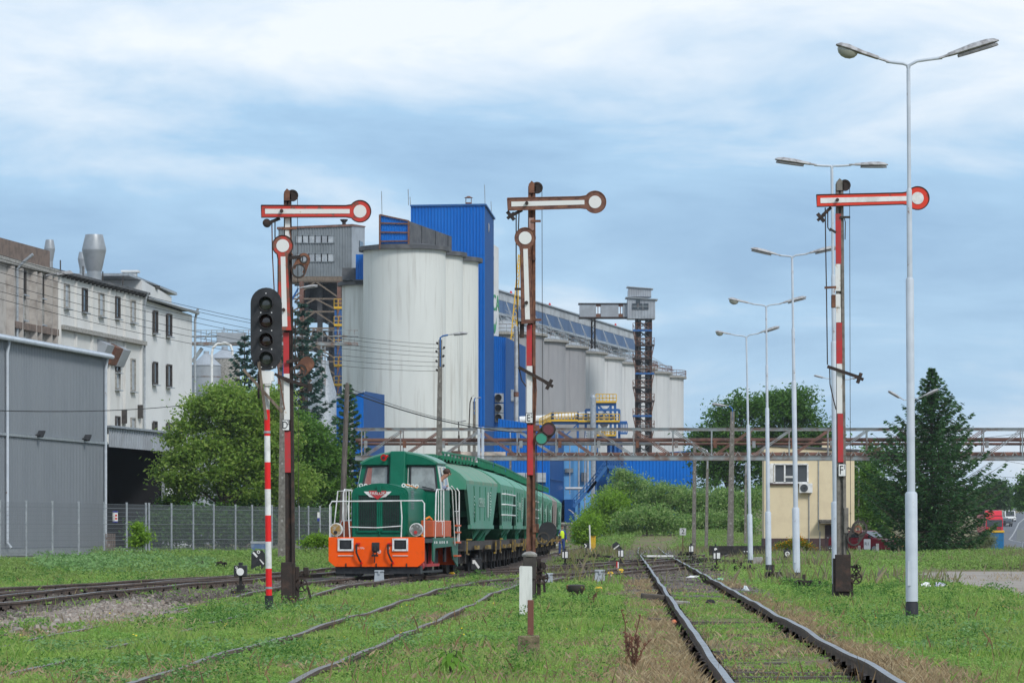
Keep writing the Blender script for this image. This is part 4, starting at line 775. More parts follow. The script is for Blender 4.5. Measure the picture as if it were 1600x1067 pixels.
# ------------------------------------------------------------------ railway tracks
def smooth_curve(ctrl, step=1.0):
    c = np.array(ctrl, float); yq = np.arange(c[0, 1], c[-1, 1], step); xq = np.interp(yq, c[:, 1], c[:, 0])
    k = 11; pad = np.concatenate([2*xq[0]-xq[k:0:-1], xq, 2*xq[-1]-xq[-2:-k-2:-1]]); w_ = np.hanning(2*k+1); w_ /= w_.sum()
    return np.convolve(pad, w_, 'valid'), yq
TR = {}
RAILP = [(-.07, 0), (.07, 0), (.07, .02), (.014, .035), (.014, .112), (.036, .122), (.036, .16), (-.036, .16), (-.036, .122), (-.014, .112), (-.014, .035), (-.07, .02)]
def track(key, ctrl, label, step=1.0, zb=.0, wob=.012, sl=None, bury=0., sink=0.):
    x, y = smooth_curve(ctrl, step); TR[key] = (x, y)
    dx = np.gradient(x, y); n = np.sqrt(1+dx*dx); nxv = 1/n; nyv = -dx/n
    T = thing('railway_track', label, 'track', (float(x[0]), float(y[0]), 0))
    for sd in (-1, 1):
        ox = x+nxv*.7525*sd; oy = y+nyv*.7525*sd
        ph = 1.3*sd+len(key); wz = zb-sink*(1-sstep((y-74)/22))+wob*(np.sin(y*.42+ph)+.6*np.sin(y*.97+2*ph)); wx = wob*.9*np.sin(y*.33+ph*2)
        vs = []; fs = []; mi = []; m = len(RAILP)
        for i in range(len(y)):
            for a, b in RAILP: vs.append((float(ox[i]+nxv[i]*a+wx[i]-T.location.x), float(oy[i]+nyv[i]*a-T.location.y), float(wz[i]+b)))
        for i in range(len(y)-1):
            for j in range(m):
                k = (j+1) % m; fs.append((i*m+j, i*m+k, (i+1)*m+k, (i+1)*m+j)); mi.append(1 if j == 6 else 0)
        me = bpy.data.meshes.new('rail'); me.from_pydata(vs, [], fs); me.materials.append(M['railside']); me.materials.append(M['railtop'] if key in ('one', 'left', 'cross') else M['raildull']); me.polygons.foreach_set('material_index', mi)
        o = bpy.data.objects.new('rail', me); C.objects.link(o); o.parent = T
    if sl:
        base = None; b = MB(); s0, s1, mx = sl; q = s0; cnt = 0
        fb = MB()
        while q < s1:
            i = int((q-y[0])/step)
            if i >= len(y): break
            xx, yy, dd = float(x[i]), float(y[i]), math.atan2(dx[i], 1)
            if base is None:
                mb = MB(); mb.box(-1.28, 1.28, -.12, .12, -.12, .0); base = mb.build('sleeper', M['sleeper'], T); so = base
            else:
                so = base.copy(); C.objects.link(so); so.parent = T
            so.location = (xx-T.location.x+random.uniform(-.05, .05), yy-T.location.y, zb+.004-bury+random.uniform(-.012, .008)); so.rotation_euler = (0, random.uniform(-.008, .008), -dd+random.uniform(-.015, .015))
            for sd in (-1, 1):
                for e_ in (-1, 1):
                    cx = xx+nxv[i]*(.7525*sd+.085*e_)-T.location.x; cy = yy+nyv[i]*(.7525*sd+.085*e_)-T.location.y
                    fb.box(cx-.05, cx+.05, cy-.07, cy+.07, zb-.01, zb+.05); fb.box(cx-.018, cx+.018, cy-.02, cy+.02, zb+.05, zb+.09)
            q += .64; cnt += 1
            if cnt >= mx: break
        fb.build('rail_fastenings', M['railside'], T, kind='stuff')
    return T
track('one', [(2.5, 28), (2.66, 33.6), (4.0, 80), (6.0, 149), (8.31, 230), (10.6, 298), (13, 335), (17.5, 370), (24, 410)], 'right hand running line straight towards the junction, its rails polished', zb=.01, wob=.011, sl=(29, 150, 180))
track('two', [(-3.0, 28), (-2.8, 36), (-2.15, 54), (-1.6, 70), (-1.25, 83), (-.75, 95), (.05, 105), (1.2, 115), (3.25, 128), (5.35, 141), (7.9, 156), (10.6, 172), (14.2, 190)], 'weed grown track curving in the foreground past the white board', zb=-.035, wob=.013, sl=(80, 150, 110), sink=.03)
track('train', [(-6.1, 30), (-5.75, 45), (-5.5, 60), (-5.3, 72), (-5.1, 85), (-4.75, 95), (-4.35, 102), (-3.85, 109), (-2.9, 117), (-1.85, 126.5), (-1.38, 137), (-.92, 148), (-.65, 158), (-.35, 168), (0, 179), (.33, 189), (.68, 200), (1.05, 210), (1.42, 220), (3, 260), (4.6, 300), (8, 380)], 'track under the green train, sinking into weeds in front', zb=.0, wob=.010, sl=(88, 150, 95), sink=.115)
track('cross', [(-3.3, 113), (-2.3, 118), (-1.5, 124), (-.4, 131), (1.45, 141), (3.85, 155), (6.55, 172), (9.0, 190), (11.6, 215)], 'crossover leaving the train track and cutting the running line', zb=.0, sl=(121, 185, 90))
track('left', [(-12.2, 44), (-10.4, 60), (-9.75, 75), (-9.2, 88), (-8.6, 95), (-7.75, 105), (-7.0, 113), (-6.0, 125), (-4.9, 150), (-3.0, 200), (1, 280)], 'stone ballasted track curving in at the far left', zb=.03, wob=.008, sl=(46, 112, 105))
track('leftbranch', [(-14.5, 56), (-12.9, 65), (-11.35, 83), (-9.95, 95), (-8.45, 105), (-7.0, 116)], 'branch merging into the stone ballasted track at the left', zb=.028, wob=.008, sl=(60, 106, 75))
track('siding', [(20, 148), (14.5, 157), (9.4, 170), (7.4, 190), (8, 215), (9.5, 250)], 'rusty siding bending away right of the junction', zb=.0, sl=(150, 190, 60))
# ballast strips
def strip(key, y0, y1, hw0, hw1, z, name='ballast'):
    x, y = TR[key]; vs = []; fs = []; ys_ = np.arange(y0, y1, .8); k = 9
    for q in ys_:
        xc = float(np.interp(q, y, x)); l = hw0+.25*math.sin(q*1.7)+.18*math.sin(q*4.1+1); r = hw1+.25*math.sin(q*1.3+2)+.18*math.sin(q*3.7)
        for j in range(k):
            t = j/(k-1); xx = xc-l+(l+r)*t; e_ = min(t, 1-t)*4; vs.append((xx, q, float(hgt(xx, q))+z*min(1, e_)+.004+.012*math.sin(xx*9+q*7)*min(1, e_)))
    for i in range(len(ys_)-1):
        for j in range(k-1): fs.append((i*k+j, i*k+j+1, (i+1)*k+j+1, (i+1)*k+j))
    me = bpy.data.meshes.new(name); me.from_pydata(vs, [], fs); me.materials.append(M['ballast']); o = bpy.data.objects.new(name, me); C.objects.link(o); o['kind'] = 'structure'
M['ballast'] = mat('ballast', (.13, .105, .09), (.075, .06, .052), 2.2, rough=.95, bump=1, bs=18, c3=(.24, .205, .18), sc3=11, fac3=(.52, .66))
strip('left', 46, 150, 3.6, 2.3, .032); strip('train', 92, 232, 1.5, 1.7, .012); strip('cross', 113, 176, 1.8, 1.9, .016); strip('two', 88, 160, 1.4, 1.5, .014); strip('one', 84, 285, 1.5, 1.8, .012); strip('siding', 149, 200, 1.3, 1.3, .018)
# loose stones
def stones(n, spots, smin, smax, m, name, label):
    V = np.array([(-1, -1, -.6), (1, -.8, -.6), (.8, 1, -.6), (-.9, .8, -.6), (-.6, -.6, .5), (.7, -.5, .6), (.5, .6, .4), (-.5, .7, .6)])*.5
    F = np.array([(4, 5, 6, 7), (0, 1, 5, 4), (1, 2, 6, 5), (2, 3, 7, 6), (3, 0, 4, 7)])
    p = spots(n); n = len(p); ang = rng.uniform(0, 2*PI, n); s = rng.uniform(smin, smax, (n, 1, 1))*rng.uniform(.6, 1.2, (n, 1, 3))
    v = V[None]*s+rng.uniform(-.15, .15, (n, 8, 3))*s; ca, sa = np.cos(ang)[:, None], np.sin(ang)[:, None]
    x = v[..., 0]*ca-v[..., 1]*sa; y = v[..., 0]*sa+v[..., 1]*ca
    w_ = np.stack([x+p[:, None, 0], y+p[:, None, 1], v[..., 2]+p[:, None, 2]], -1)
    o = quads(name, w_[:, F].reshape(-1, 3), m, kind='stuff'); tag(o, label, 'stones', kind='stuff')
def sp_left(n):
    y = 58+rng.random(n)**.9*52; xl, yl = TR['left']; xc = np.interp(y, yl, xl); u = rng.normal(.3, 1.5, n); ok = (np.abs(np.abs(u)-.7525) > .1) & (u > -3.5)
    x = (xc+u)[ok]; y = y[ok]; return np.stack([x, y, hgt(x, y)+.035], 1)
def sp_heap(n):
    x = rng.normal(-7.25, .55, n); y = rng.normal(66, 4.2, n); return np.stack([x-(y-66)*.02, y, .03+rng.random(n)*.13*np.exp(-((x+7.25)/.6)**2)], 1)
def sp_mid(n):
    out = []
    for k, y0, y1 in (('cross', 113, 175), ('train', 96, 122), ('two', 90, 142), ('one', 92, 200)):
        q = y0+rng.random(n//4)*(y1-y0); xl, yl = TR[k]; u = rng.uniform(-1.9, 1.9, n//4); ok = np.abs(np.abs(u)-.7525) > .1; x = (np.interp(q, yl, xl)+u)[ok]; q = q[ok]; out.append(np.stack([x, q, hgt(x, q)+.02], 1))
    return np.concatenate(out)
M['stone_dark'] = leafmat('stone_dark', [(.07, .058, .05), (.13, .11, .095), (.21, .185, .165), (.10, .085, .075)], 0, .95)
M['stone_pale'] = leafmat('stone_pale', [(.26, .21, .18), (.36, .31, .275), (.2, .165, .14), (.42, .38, .34)], 0, .95)
stones(14000, sp_left, .05, .11, M['stone_dark'], 'ballast_stones', 'dark crushed stone between and beside the left rails')
stones(3600, sp_heap, .05, .11, M['stone_pale'], 'stone_heap', 'pale pinkish broken stones spilled beside the left track')
stones(12000, sp_mid, .05, .1, M['stone_dark'], 'junction_gravel', 'dark gravel around the junction rails')

# ------------------------------------------------------------------ people
def human(T, J, mats, sc=1.0, face=(0, -1)):
    """one continuous skinned body from named joints, then clothing pieces that follow it"""
    def skin(name, chain, rad, m, sub=2, root=0):
        vs = []; es = []; ix = {}
        for ch in chain:
            for a, b in zip(ch[:-1], ch[1:]):
                for k in (a, b):
                    if k not in ix: ix[k] = len(vs); vs.append(J[k])
                es.append((ix[a], ix[b]))
        me = bpy.data.meshes.new(name); me.from_pydata([tuple(v) for v in vs], es, []); me.materials.append(m)
        o = bpy.data.objects.new(name, me); C.objects.link(o); o.parent = T
        sm_ = o.modifiers.new('skin', 'SKIN'); sm_.use_smooth_shade = True
        for k, i in ix.items(): r = rad[k]*sc; me.skin_vertices[0].data[i].radius = (r, r) if not isinstance(r, tuple) else r
        me.skin_vertices[0].data[root].use_root = True
        if sub: q = o.modifiers.new('sub', 'SUBSURF'); q.levels = sub; q.render_levels = sub
        return o
    rad = dict(pelvis=.13, waist=.125, chest=.15, neck0=.075, neck=.055, chin=.085, head=.105, crown=.07)
    for s in 'LR': rad.update({'sh'+s: .065, 'el'+s: .045, 'wr'+s: .03, 'pa'+s: .035, 'hip'+s: .1, 'kn'+s: .065, 'an'+s: .045, 'toe'+s: .04, 'heel'+s: .045})
    core = [['pelvis', 'waist', 'chest', 'neck0', 'neck', 'chin', 'head', 'crown']]
    for s in 'LR':
        core.append(['chest', 'sh'+s, 'el'+s, 'wr'+s, 'pa'+s])
        if 'hip'+s in J: core.append(['pelvis', 'hip'+s, 'kn'+s, 'an'+s, 'toe'+s])
        d = (Vector(J['pa'+s])-Vector(J['wr'+s])).normalized(); side = d.cross(Vector((0, 0, 1))); side = side.normalized() if side.length > .1 else Vector((1, 0, 0))
        dn_ = side.cross(d)
        for i, (o_, ln) in enumerate(((-.033, .065), (-.011, .078), (.011, .072), (.033, .055))):
            a, b = f'f{s}{i}a', f'f{s}{i}b'; J[a] = Vector(J['pa'+s])+side*o_+d*.045; J[b] = J[a]+d*ln*.8+dn_*.02; rad[a] = .01; rad[b] = .008; core.append(['pa'+s, a, b])
        a, b = f't{s}a', f't{s}b'; J[a] = Vector(J['wr'+s])+d*.03-side*.04; J[b] = J[a]+d*.045-side*.012; rad[a] = .012; rad[b] = .009; core.append(['wr'+s, a, b])
    skin('body', core, rad, M['skin'], 1)
    r2 = {k: v+.018 for k, v in rad.items()}; r2['neck0'] = .09
    skin('jacket' if 'vest' in mats else 'shirt', [['waist', 'chest', 'neck0'], ['chest', 'shL', 'elL', 'wrL'], ['chest', 'shR', 'elR', 'wrR'], ['waist', 'pelvis']], r2, M[mats['shirt']], 2)
    if 'vest' in mats:
        r3 = {k: v+.032 for k, v in rad.items()}; r3['neck0'] = .08; skin('safety_vest', [['pelvis', 'waist', 'chest', 'neck0']], r3, M[mats['vest']], 2)
    if 'hipL' in J:
        skin('trousers', [['waist', 'pelvis'], ['pelvis', 'hipL', 'knL', 'anL'], ['pelvis', 'hipR', 'knR', 'anR']], {k: v+.016 for k, v in rad.items()}, M[mats['trousers']], 2, 1)
        for s in 'LR': b = MB(); p = Vector(J['an'+s]); q = Vector(J['toe'+s]); b.hexa([p+Vector(v) for v in ((-.05, .06, -.08), (.05, .06, -.08), (.05, -.2, -.08), (-.05, -.2, -.08), (-.045, .06, .03), (.045, .06, .03), (.045, -.19, -.03), (-.045, -.19, -.03))]); b.build('shoe', M['black'], T, bevel=.01)
    h = Vector(J['head']); f = Vector((face[0], face[1], 0)).normalized(); sd = Vector((-f.y, f.x, 0))
    b = MB(); b.ball(h+Vector((0, 0, .045))-f*.02, .118, 12, 1, 1, .85); b.build('hair', M[mats.get('hair', 'hair')], T, smooth=True)
    b = MB(); b.ball(h+f*.115-Vector((0, 0, .03)), .02, 8, 1, 1, 1.5); b.build('nose', M['skin'], T, smooth=True)
    for s in (-1, 1):
        b = MB(); b.ball(h+f*.1+sd*.035*s, .013, 8); b.build('eye', M['black'], T, smooth=True)
        b = MB(); b.ball(h+sd*.105*s-Vector((0, 0, .02)), .03, 8, .5, .8, 1.2); b.build('ear', M['skin'], T, smooth=True)
    b = MB(); b.ball(h+f*.1-Vector((0, 0, .075)), .02, 8, 1.2, 1.2, .3); b.build('mouth', mat('lips', (.3, .1, .09)), T, smooth=True)

# ------------------------------------------------------------------ the locomotive
LO = thing('shunting_locomotive', 'green shunting locomotive with orange buffer beam and white handrails', 'locomotive', (-3.85, 109, .16), -math.atan(.133))
def F(px, py): return (px-585)/55, (901.5-py)/55
def lp(name, b, m, parent=LO, **k): return b.build(name, M[m] if isinstance(m, str) else m, parent, **k)
b = MB(); b.prism([(-1.38, .46), (-1.19, .3), (1.19, .3), (1.38, .46), (1.38, 1.14), (-1.38, 1.14)], 0, .06); lp('buffer_beam', b, 'orange', bevel=.008)
b = MB(); b.box(-1.2, 1.25, .12, .5, .1, .32); b.box(-.95, -.55, .3, .7, .02, .2); b.box(.45, .85, .3, .7, .02, .2); lp('guard_plate', b, 'black')
b = MB(); b.box(-1.36, 1.36, .06, 6.6, .98, 1.1); lp('footplate', b, 'black')
b = MB(); b.box(-.55, .55, .3, 6.5, .55, .98); lp('main_frame', b, 'under')
# bonnet with rounded shoulders
def arch(w_, z0, z1, r, n=6, crown=.12):
    p = [(-w_, z0)]
    for i in range(n+1): t = PI-(PI/2)*i/n; p.append((-w_+r+r*math.cos(t), z1-r-crown+r*math.sin(t)))
    for i in range(1, 6): u = i/6; p.append((-w_+r+(2*w_-2*r)*u, z1-crown+crown*math.sin(PI*u)))
    for i in range(n+1): t = PI/2-(PI/2)*i/n; p.append((w_-r+r*math.cos(t), z1-r-crown+r*math.sin(t)))
    p.append((w_, z0)); return p
b = MB(); b.prism(arch(.82, 1.1, 2.68, .2), .62, 4.0)
b.prism(arch(.80, 1.1, 2.64, .22), .54, .62); b.prism(arch(.76, 1.12, 2.56, .22), .48, .54); lp('bonnet', b, 'green', smooth=True)
b = MB()
for x0, x1 in ((-.62, -.035), (.075, .63)):     # grille frames, doors of the radiator
    for e0, e1 in (((x0, 1.3), (x1, 1.3)), ((x0, 2.36), (x1, 2.36)), ((x0, 1.3), (x0, 2.36)), ((x1, 1.3), (x1, 2.36))): b.bar((e0[0], .455, e0[1]), (e1[0], .455, e1[1]), .055)
lp('grille_frame', b, 'green')
b = MB(); b.box(-.6, -.05, .462, .479, 1.32, 2.34); b.box(.09, .61, .462, .479, 1.32, 2.34); lp('radiator', b, 'black')
for x0, x1 in ((-.62, -.035), (.075, .63)):
    for i in range(1, 11):
        x = x0+(x1-x0)*i/11; b = MB(); b.box(x-.009, x+.009, .44, .46, 1.32, 2.34); lp('grille_bar', b, 'grille')
    for z in (1.6, 1.97): b = MB(); b.box(x0, x1, .436, .45, z-.008, z+.008); lp('grille_bar', b, 'grille')
b = MB(); b.box(.0, .04, .43, .478, 1.2, 2.4); lp('grille_post', b, 'green')
b = MB(); b.box(-.05, .07, .40, .5, 2.42, 2.62); b.cyl((.01, .38, 2.47), (.01, .45, 2.47), .03, n=10); lp('bonnet_latch', b, 'green')
# winged badge
e0 = MB(); cx, cz = F(583, 771.5)
for s in (-1, 1): e0.prism([(cx, cz-.12), (cx+s*.16, cz-.09), (cx+s*.24, cz-.075), (cx+s*.28, cz-.03), (cx+s*.33, cz), (cx+s*.40, cz+.075), (cx, cz+.075)][::s], .425, .44)
bd = lp('badge_wings', e0, 'white'); e0 = MB(); e0.prism([(cx-.25, cz+.10), (cx-.24, cz+.03), (cx-.08, cz-.10), (cx, cz-.15), (cx+.08, cz-.10), (cx+.24, cz+.03), (cx+.25, cz+.10)], .408, .424); lp('badge_shield', e0, 'platered', bd)
text('FABLOK', .13, face_cam(cx, .404, cz+.02), M['white'], bd, 'lettering', .003, .95)
# cab
b = MB(); y0, y1 = 3.95, 5.75
b.hexa([(-1.25, y0, 1.1), (1.25, y0, 1.1), (1.25, y1, 1.1), (-1.25, y1, 1.1), (-1.24, y0, 2.5), (1.24, y0, 2.5), (1.24, y1, 2.5), (-1.24, y1, 2.5)])
b.hexa([(-1.24, y0, 2.5), (1.24, y0, 2.5), (1.24, y1, 2.5), (-1.24, y1, 2.5), (-1.10, y0+.12, 3.34), (1.10, y0+.12, 3.34), (1.10, y1-.12, 3.34), (-1.10, y1-.12, 3.34)]); lp('cab', b, 'green')
b = MB(); pr = [(-1.16, 3.28)]+[(-1.16+2.32*i/16, 3.33+.33*math.sin(PI*i/16)**.8) for i in range(17)]+[(1.16, 3.28)]; b.prism(pr, y0+.02, y1-.02); lp('cab_roof', b, mat('cab_roof_green', (.05, .2, .13), (.10, .27, .2), 2, rough=.35), bevel=.02)
b = MB(); b.prism([(-1.12, 3.26)]+[(-1.10+2.2*i/12, 3.3+.30*math.sin(PI*i/12)**.8) for i in range(13)]+[(1.12, 3.26)], y0-.02, y0+.04); lp('roof_front', b, 'green')
b = MB(); b.hexa([(-.24, y0-.3, 2.5), (.22, y0-.3, 2.5), (.22, y0, 2.5), (-.24, y0, 2.5), (-.24, y0-.12, 3.66), (.22, y0-.12, 3.66), (.22, y0+.1, 3.66), (-.24, y0+.1, 3.66)]); lp('exhaust_duct', b, 'green', bevel=.04)
def cabpt(lx_, z): t = (z-2.5)/.84; return Vector((lx_, y0-.012+.12*max(0, t), z))
cg = mat('cab_glass', (.13, .15, .15), (.28, .31, .31), 1.2, rough=.08, spec=.8)
for pts in ([(-1.10, 2.52), (-.33, 2.56), (-.33, 3.22), (-.95, 3.20)], [(.34, 2.58), (1.14, 2.48), (1.06, 3.2), (.34, 3.22)]):
    fr = MB(); q = [cabpt(*p) for p in pts]
    for u, v in zip(q, q[1:]+q[:1]): fr.bar(u, v, .05, .04)
    fo = lp('window', fr, 'black'); g = MB(); g.add([p+Vector((0, -.006, 0)) for p in q], [(0, 1, 2, 3)]); lp('pane', g, cg, fo)
    if pts[0][0] < 0: g = MB(); g.add([cabpt(-1.05, 2.56)-Vector((0, .012, 0)), cabpt(-.84, 2.56)-Vector((0, .012, 0)), cabpt(-.8, 3.18)-Vector((0, .012, 0)), cabpt(-.92, 3.18)-Vector((0, .012, 0))], [(0, 1, 2, 3)]); lp('curtain', g, mat('curtain', (.28, .10, .09), (.35, .2, .18), 20, rough=.9, stretch=(8, 1, .2)), fo)
    else: g = MB(); g.bar(cabpt(.7, 2.62)-Vector((0, .03, 0)), cabpt(1.05, 2.54)-Vector((0, .03, 0)), .02); lp('wiper', g, 'black', fo)
for x in (-.27, .27): b = MB(); b.bar((x, y0-.02, 2.55), (x, y0+.09, 3.18), .015); lp('window_rail', b, 'white')
for s in (-1, 1):
    for ya, yb in ((4.1, 4.62), (4.8, 5.55)):
        q = [Vector((s*1.245, ya, 2.55)), Vector((s*1.245, yb, 2.55)), Vector((s*1.135, yb-.06, 3.2)), Vector((s*1.135, ya+.06, 3.2))]; fr = MB()
        for u, v in zip(q, q[1:]+q[:1]): fr.bar(u, v, .05, .04)
        fo = lp('window', fr, 'white'); g = MB(); g.add([p+Vector((s*.006, 0, 0)) for p in q][::s], [(0, 1, 2, 3)]); lp('pane', g, cg, fo)
b = MB(); hx, hz = -.3, 3.4; b.tube([(hx-.02, y0-.12, 3.52), (hx-.04, y0-.2, 3.5), (hx-.07, y0-.32, 3.47), (hx-.085, y0-.38, 3.465)], [.03, .045, .06, .10], 14); lp('horn', b, 'redgloss', smooth=True)
b = MB(); b.disc(hx-.09, 3.462, .045, y0-.392, y0-.38); b.bar((hx, y0-.1, 3.5), (hx+.3, y0+.02, 3.44), .03); lp('horn_throat', b, 'black')
# lamps
for px, m_ in ((519, 'amber'), (646, 'chrome')):
    x, z = F(px, 827); b = MB(); b.lathe([(.19, 0), (.19, .12), (.12, .2)], (0, 0, 0), 20)
    for i, v in enumerate(b.v): b.v[i] = (x+v[0], .2+v[2], z+v[1])
    ho = lp('headlight', b, 'white', smooth=True); b = MB(); b.disc(x, z, .165, .185, .199); lp('reflector', b, m_, ho); b = MB(); b.disc(x-.01, z-.08, .05, .165, .184); lp('bulb', b, 'platered' if px > 600 else 'black', ho)
for px in (536.5, 623):
    x, z = F(px, 850.5); b = MB()
    for u, v in (((-.2, -.155), (.2, -.155)), ((-.2, .155), (.2, .155)), ((-.2, -.18), (-.2, .18)), ((.2, -.18), (.2, .18))): b.bar((x+u[0], -.02, z+u[1]), (x+v[0], -.02, z+v[1]), .05)
    fo = lp('buffer_frame', b, 'white'); b = MB(); b.box(x-.175, x+.175, -.012, .0, z-.13, z+.13); b.box(x-.13, x+.13, -.05, -.012, z-.10, z+.09); lp('buffer_pad', b, 'black', fo, bevel=.02)
    b = MB(); b.box(x-.22, x+.22, -.03, -.001, z-.32, z-.30); lp('step_bar', b, 'white')
x, z = F(584, 858); b = MB(); b.box(x-.11, x+.11, -.03, -.001, z-.05, z+.2); lp('coupling_plate', b, 'black', bevel=.02)
b = MB(); b.tube([(x, -.03, z+.05), (x, -.16, z+.03), (x+.01, -.2, z-.03), (x, -.15, z-.08)], .03, 8); b.tube([(x-.04, -.12, z+.1), (x-.05, -.16, z-.14), (x+.05, -.16, z-.14), (x+.04, -.12, z+.1)], .018, 6); b.box(x-.09, x+.09, -.2, -.12, z-.2, z-.14); b.tube([(x, -.16, z-.15), (x-.01, -.16, z-.38)], .015, 6); lp('coupling_hook', b, 'hose', smooth=True)
b = MB(); b.ring(x+.1, z-.06, .055, .04, -.006, -.001, 16); b.box(x+.065, x+.135, -.006, -.001, z-.075, z-.045); lp('emblem', b, 'white')
for px, sg in ((556, 1), (606, 1)):
    x, z = F(px, 851); b = MB(); b.tube([(x, -.02, z+.02), (x-.03, -.13, z), (x-.02, -.15, z-.22), (x+.07, -.12, z-.44), (x+.11, -.08, z-.5)], .028, 8); ho = lp('brake_hose', b, 'hose', smooth=True)
    b = MB(); b.bar((x-.05, -.05, z+.04), (x+.07, -.05, z+.04), .05); b.tube([(x+.09, -.09, z-.47), (x+.12, -.07, z-.54)], .035, 8); lp('valve', b, 'redgloss', ho)
for px, tx in ((559, '0,5 MPa'), (604, '0,5')): text(tx, .08, face_cam(F(px, 856)[0], -.004, F(px, 856)[1]), M['white'], LO, 'lettering', .001)
b = MB()
for px in (537, 561, 585, 609, 633): xx = F(px, 884)[0]; b.bar((xx, -.02, .3), (xx, -.02, .4), .03)
lp('bracket', b, 'under')
# white handrails at the front and side
def hr(name, pts, r=.02, parent=LO): b = MB(); b.tube(pts, r, 6); return b.build(name, M['white'], parent, smooth=True)
zt = F(0, 783)[1]; zl = F(0, 823)[1]
hr('handrail', [(-1.36, .1, 1.14), (-1.36, .1, 2.05), (-1.3, .1, zt), (1.3, .1, zt+.02), (1.36, .1, 2.1), (1.36, .1, 1.14)])
hr('handrail', [(-.78, .08, 1.14), (-.83, .08, zl+.6), (-.80, .08, zt)], .018); hr('handrail', [(.70, .08, 1.14), (.72, .08, 1.7), (.69, .08, zt)], .018); hr('handrail', [(-.78, .06, zl), (0, .06, zl-.02), (.7, .06, zl+.03)], .016)
hr('handrail', [(-1.34, .5, 1.14), (-1.2, .5, 2.45), (-.8, .5, 2.47)], .018); hr('handrail', [(-1.33, 1.1, 1.14), (-1.2, 1.1, 1.6), (-.86, 1.1, 1.62)], .016); hr('handrail', [(-1.02, .5, 1.14), (-1.03, .5, 2.46)], .015)
for s in (-1, 1):
    hr('handrail', [(s*1.36, 2.1, 1.1), (s*1.36, 2.3, 2.4), (s*1.36, 2.5, 2.52), (s*1.36, 3.75, 2.52), (s*1.36, 3.8, 1.1)])
    for y_ in (2.75, 3.25): hr('handrail', [(s*1.36, y_, 1.55), (s*1.36, y_, 2.52)], .015)
    hr('handrail', [(s*1.36, 2.2, 1.6), (s*1.36, 3.8, 1.6)], .015)
    hr('handrail', [(s*1.34, 5.1, 2.6), (s*1.4, 5.2, 2.5), (s*1.42, 5.6, .95), (s*1.42, 5.65, .9)]); hr('handrail', [(s*1.34, 5.5, 2.65), (s*1.42, 5.75, 2.5), (s*1.44, 6.1, .95)]); hr('handrail', [(s*1.38, 6.75, 1.0), (s*1.38, 6.75, 2.5), (s*1.3, 6.75, 2.6)]); hr('handrail', [(s*1.38, 5.9, 1.9), (s*1.38, 6.75, 1.9)], .015)
# rear bonnet platform, side tanks, skirts, steps
for s in (-1, 1):
    x0, x1 = (1.0, 1.37) if s > 0 else (-1.37, -1.0)
    b = MB(); b.box(x0, x1, 1.75, 5.2, 1.14, 1.62); to = lp('side_tank', b, 'orange2', bevel=.02); b = MB(); xw = x1+.002 if s > 0 else x0-.002; b.box(min(xw, xw+s*.004), max(xw, xw+s*.004), 3.4, 3.5, 1.2, 1.58); lp('stripe', b, 'white', to)
    b = MB(); xs0 = s*1.37; sk = [(1.7, 1.12), (1.7, .45), (1.95, .42), (2.1, .82), (5.35, .86), (5.6, .5), (6.5, .25), (6.6, .25), (6.6, 1.12)]
    b.prismx(sk, min(xs0, xs0-s*.04), max(xs0, xs0-s*.04)); lp('skirt', b, 'greenside')
    for z in (.55, .95, 1.25, 1.45): b = MB(); b.box(min(xs0, xs0+s*.12), max(xs0, xs0+s*.12), 5.7, 6.45, z, z+.05); lp('step', b, 'orange2')
    b = MB(); [b.box(min(xs0, xs0+s*.006), max(xs0, xs0+s*.006), y_, y_+.16, .95, 1.02) for y_ in (1.9, 2.3, 2.9, 3.3, 3.7, 4.3)]; lp('lettering_strip', b, 'white')
b = MB(); b.box(-1.3, 1.3, 6.6, 6.66, .3, 1.14); lp('rear_beam', b, 'orange')
b = MB()
for i in range(12):
    for j in range(4): b.box(.815, .832, 1.1+j*.14, 1.19+j*.14, 1.95+i*.05, 1.97+i*.05)
lp('louvres', b, 'greyclad', kind='stuff')
b = MB()
for y_ in (1.0, 1.8, 2.6, 3.4):
    for s in (-1, 1): b.ring(s*.62, 2.62, .06, .03, y_, y_+.04, 12)
lp('lifting_eyes', b, 'white')
b = MB(); b.tube([(.55, 1.5, 2.66), (.75, 1.7, 2.6), (.8, 2.2, 2.55), (.75, 2.8, 2.6)], .015, 6); b.tube([(1.1, 2.0, 1.66), (1.2, 2.05, 1.72), (1.25, 2.2, 1.65), (1.2, 2.4, 1.64)], .03, 6); b.tube([(1.05, .5, 1.16), (1.15, .55, 1.24), (1.25, .62, 1.16)], .03, 6); lp('cable', b, mat('cable_orange', (.8, .25, .02)))
for y_ in (1.6, 4.6):
    for s in (-1, 1):
        b = MB(); b.lathe([(.48, -.065), (.48, .02), (.52, .03), (.52, .065), (.16, .065), (.16, .09), (.1, .12)], (0, 0, 0), 28)
        for i, v in enumerate(b.v): b.v[i] = (s*(.72-v[2]) if False else s*.74-s*v[2]*-1, y_+v[0], .5+v[1])
        lp('wheel', b, 'under', smooth=True)
    b = MB(); b.cyl((-.8, y_, .5), (.8, y_, .5), .09); lp('axle', b, 'under')
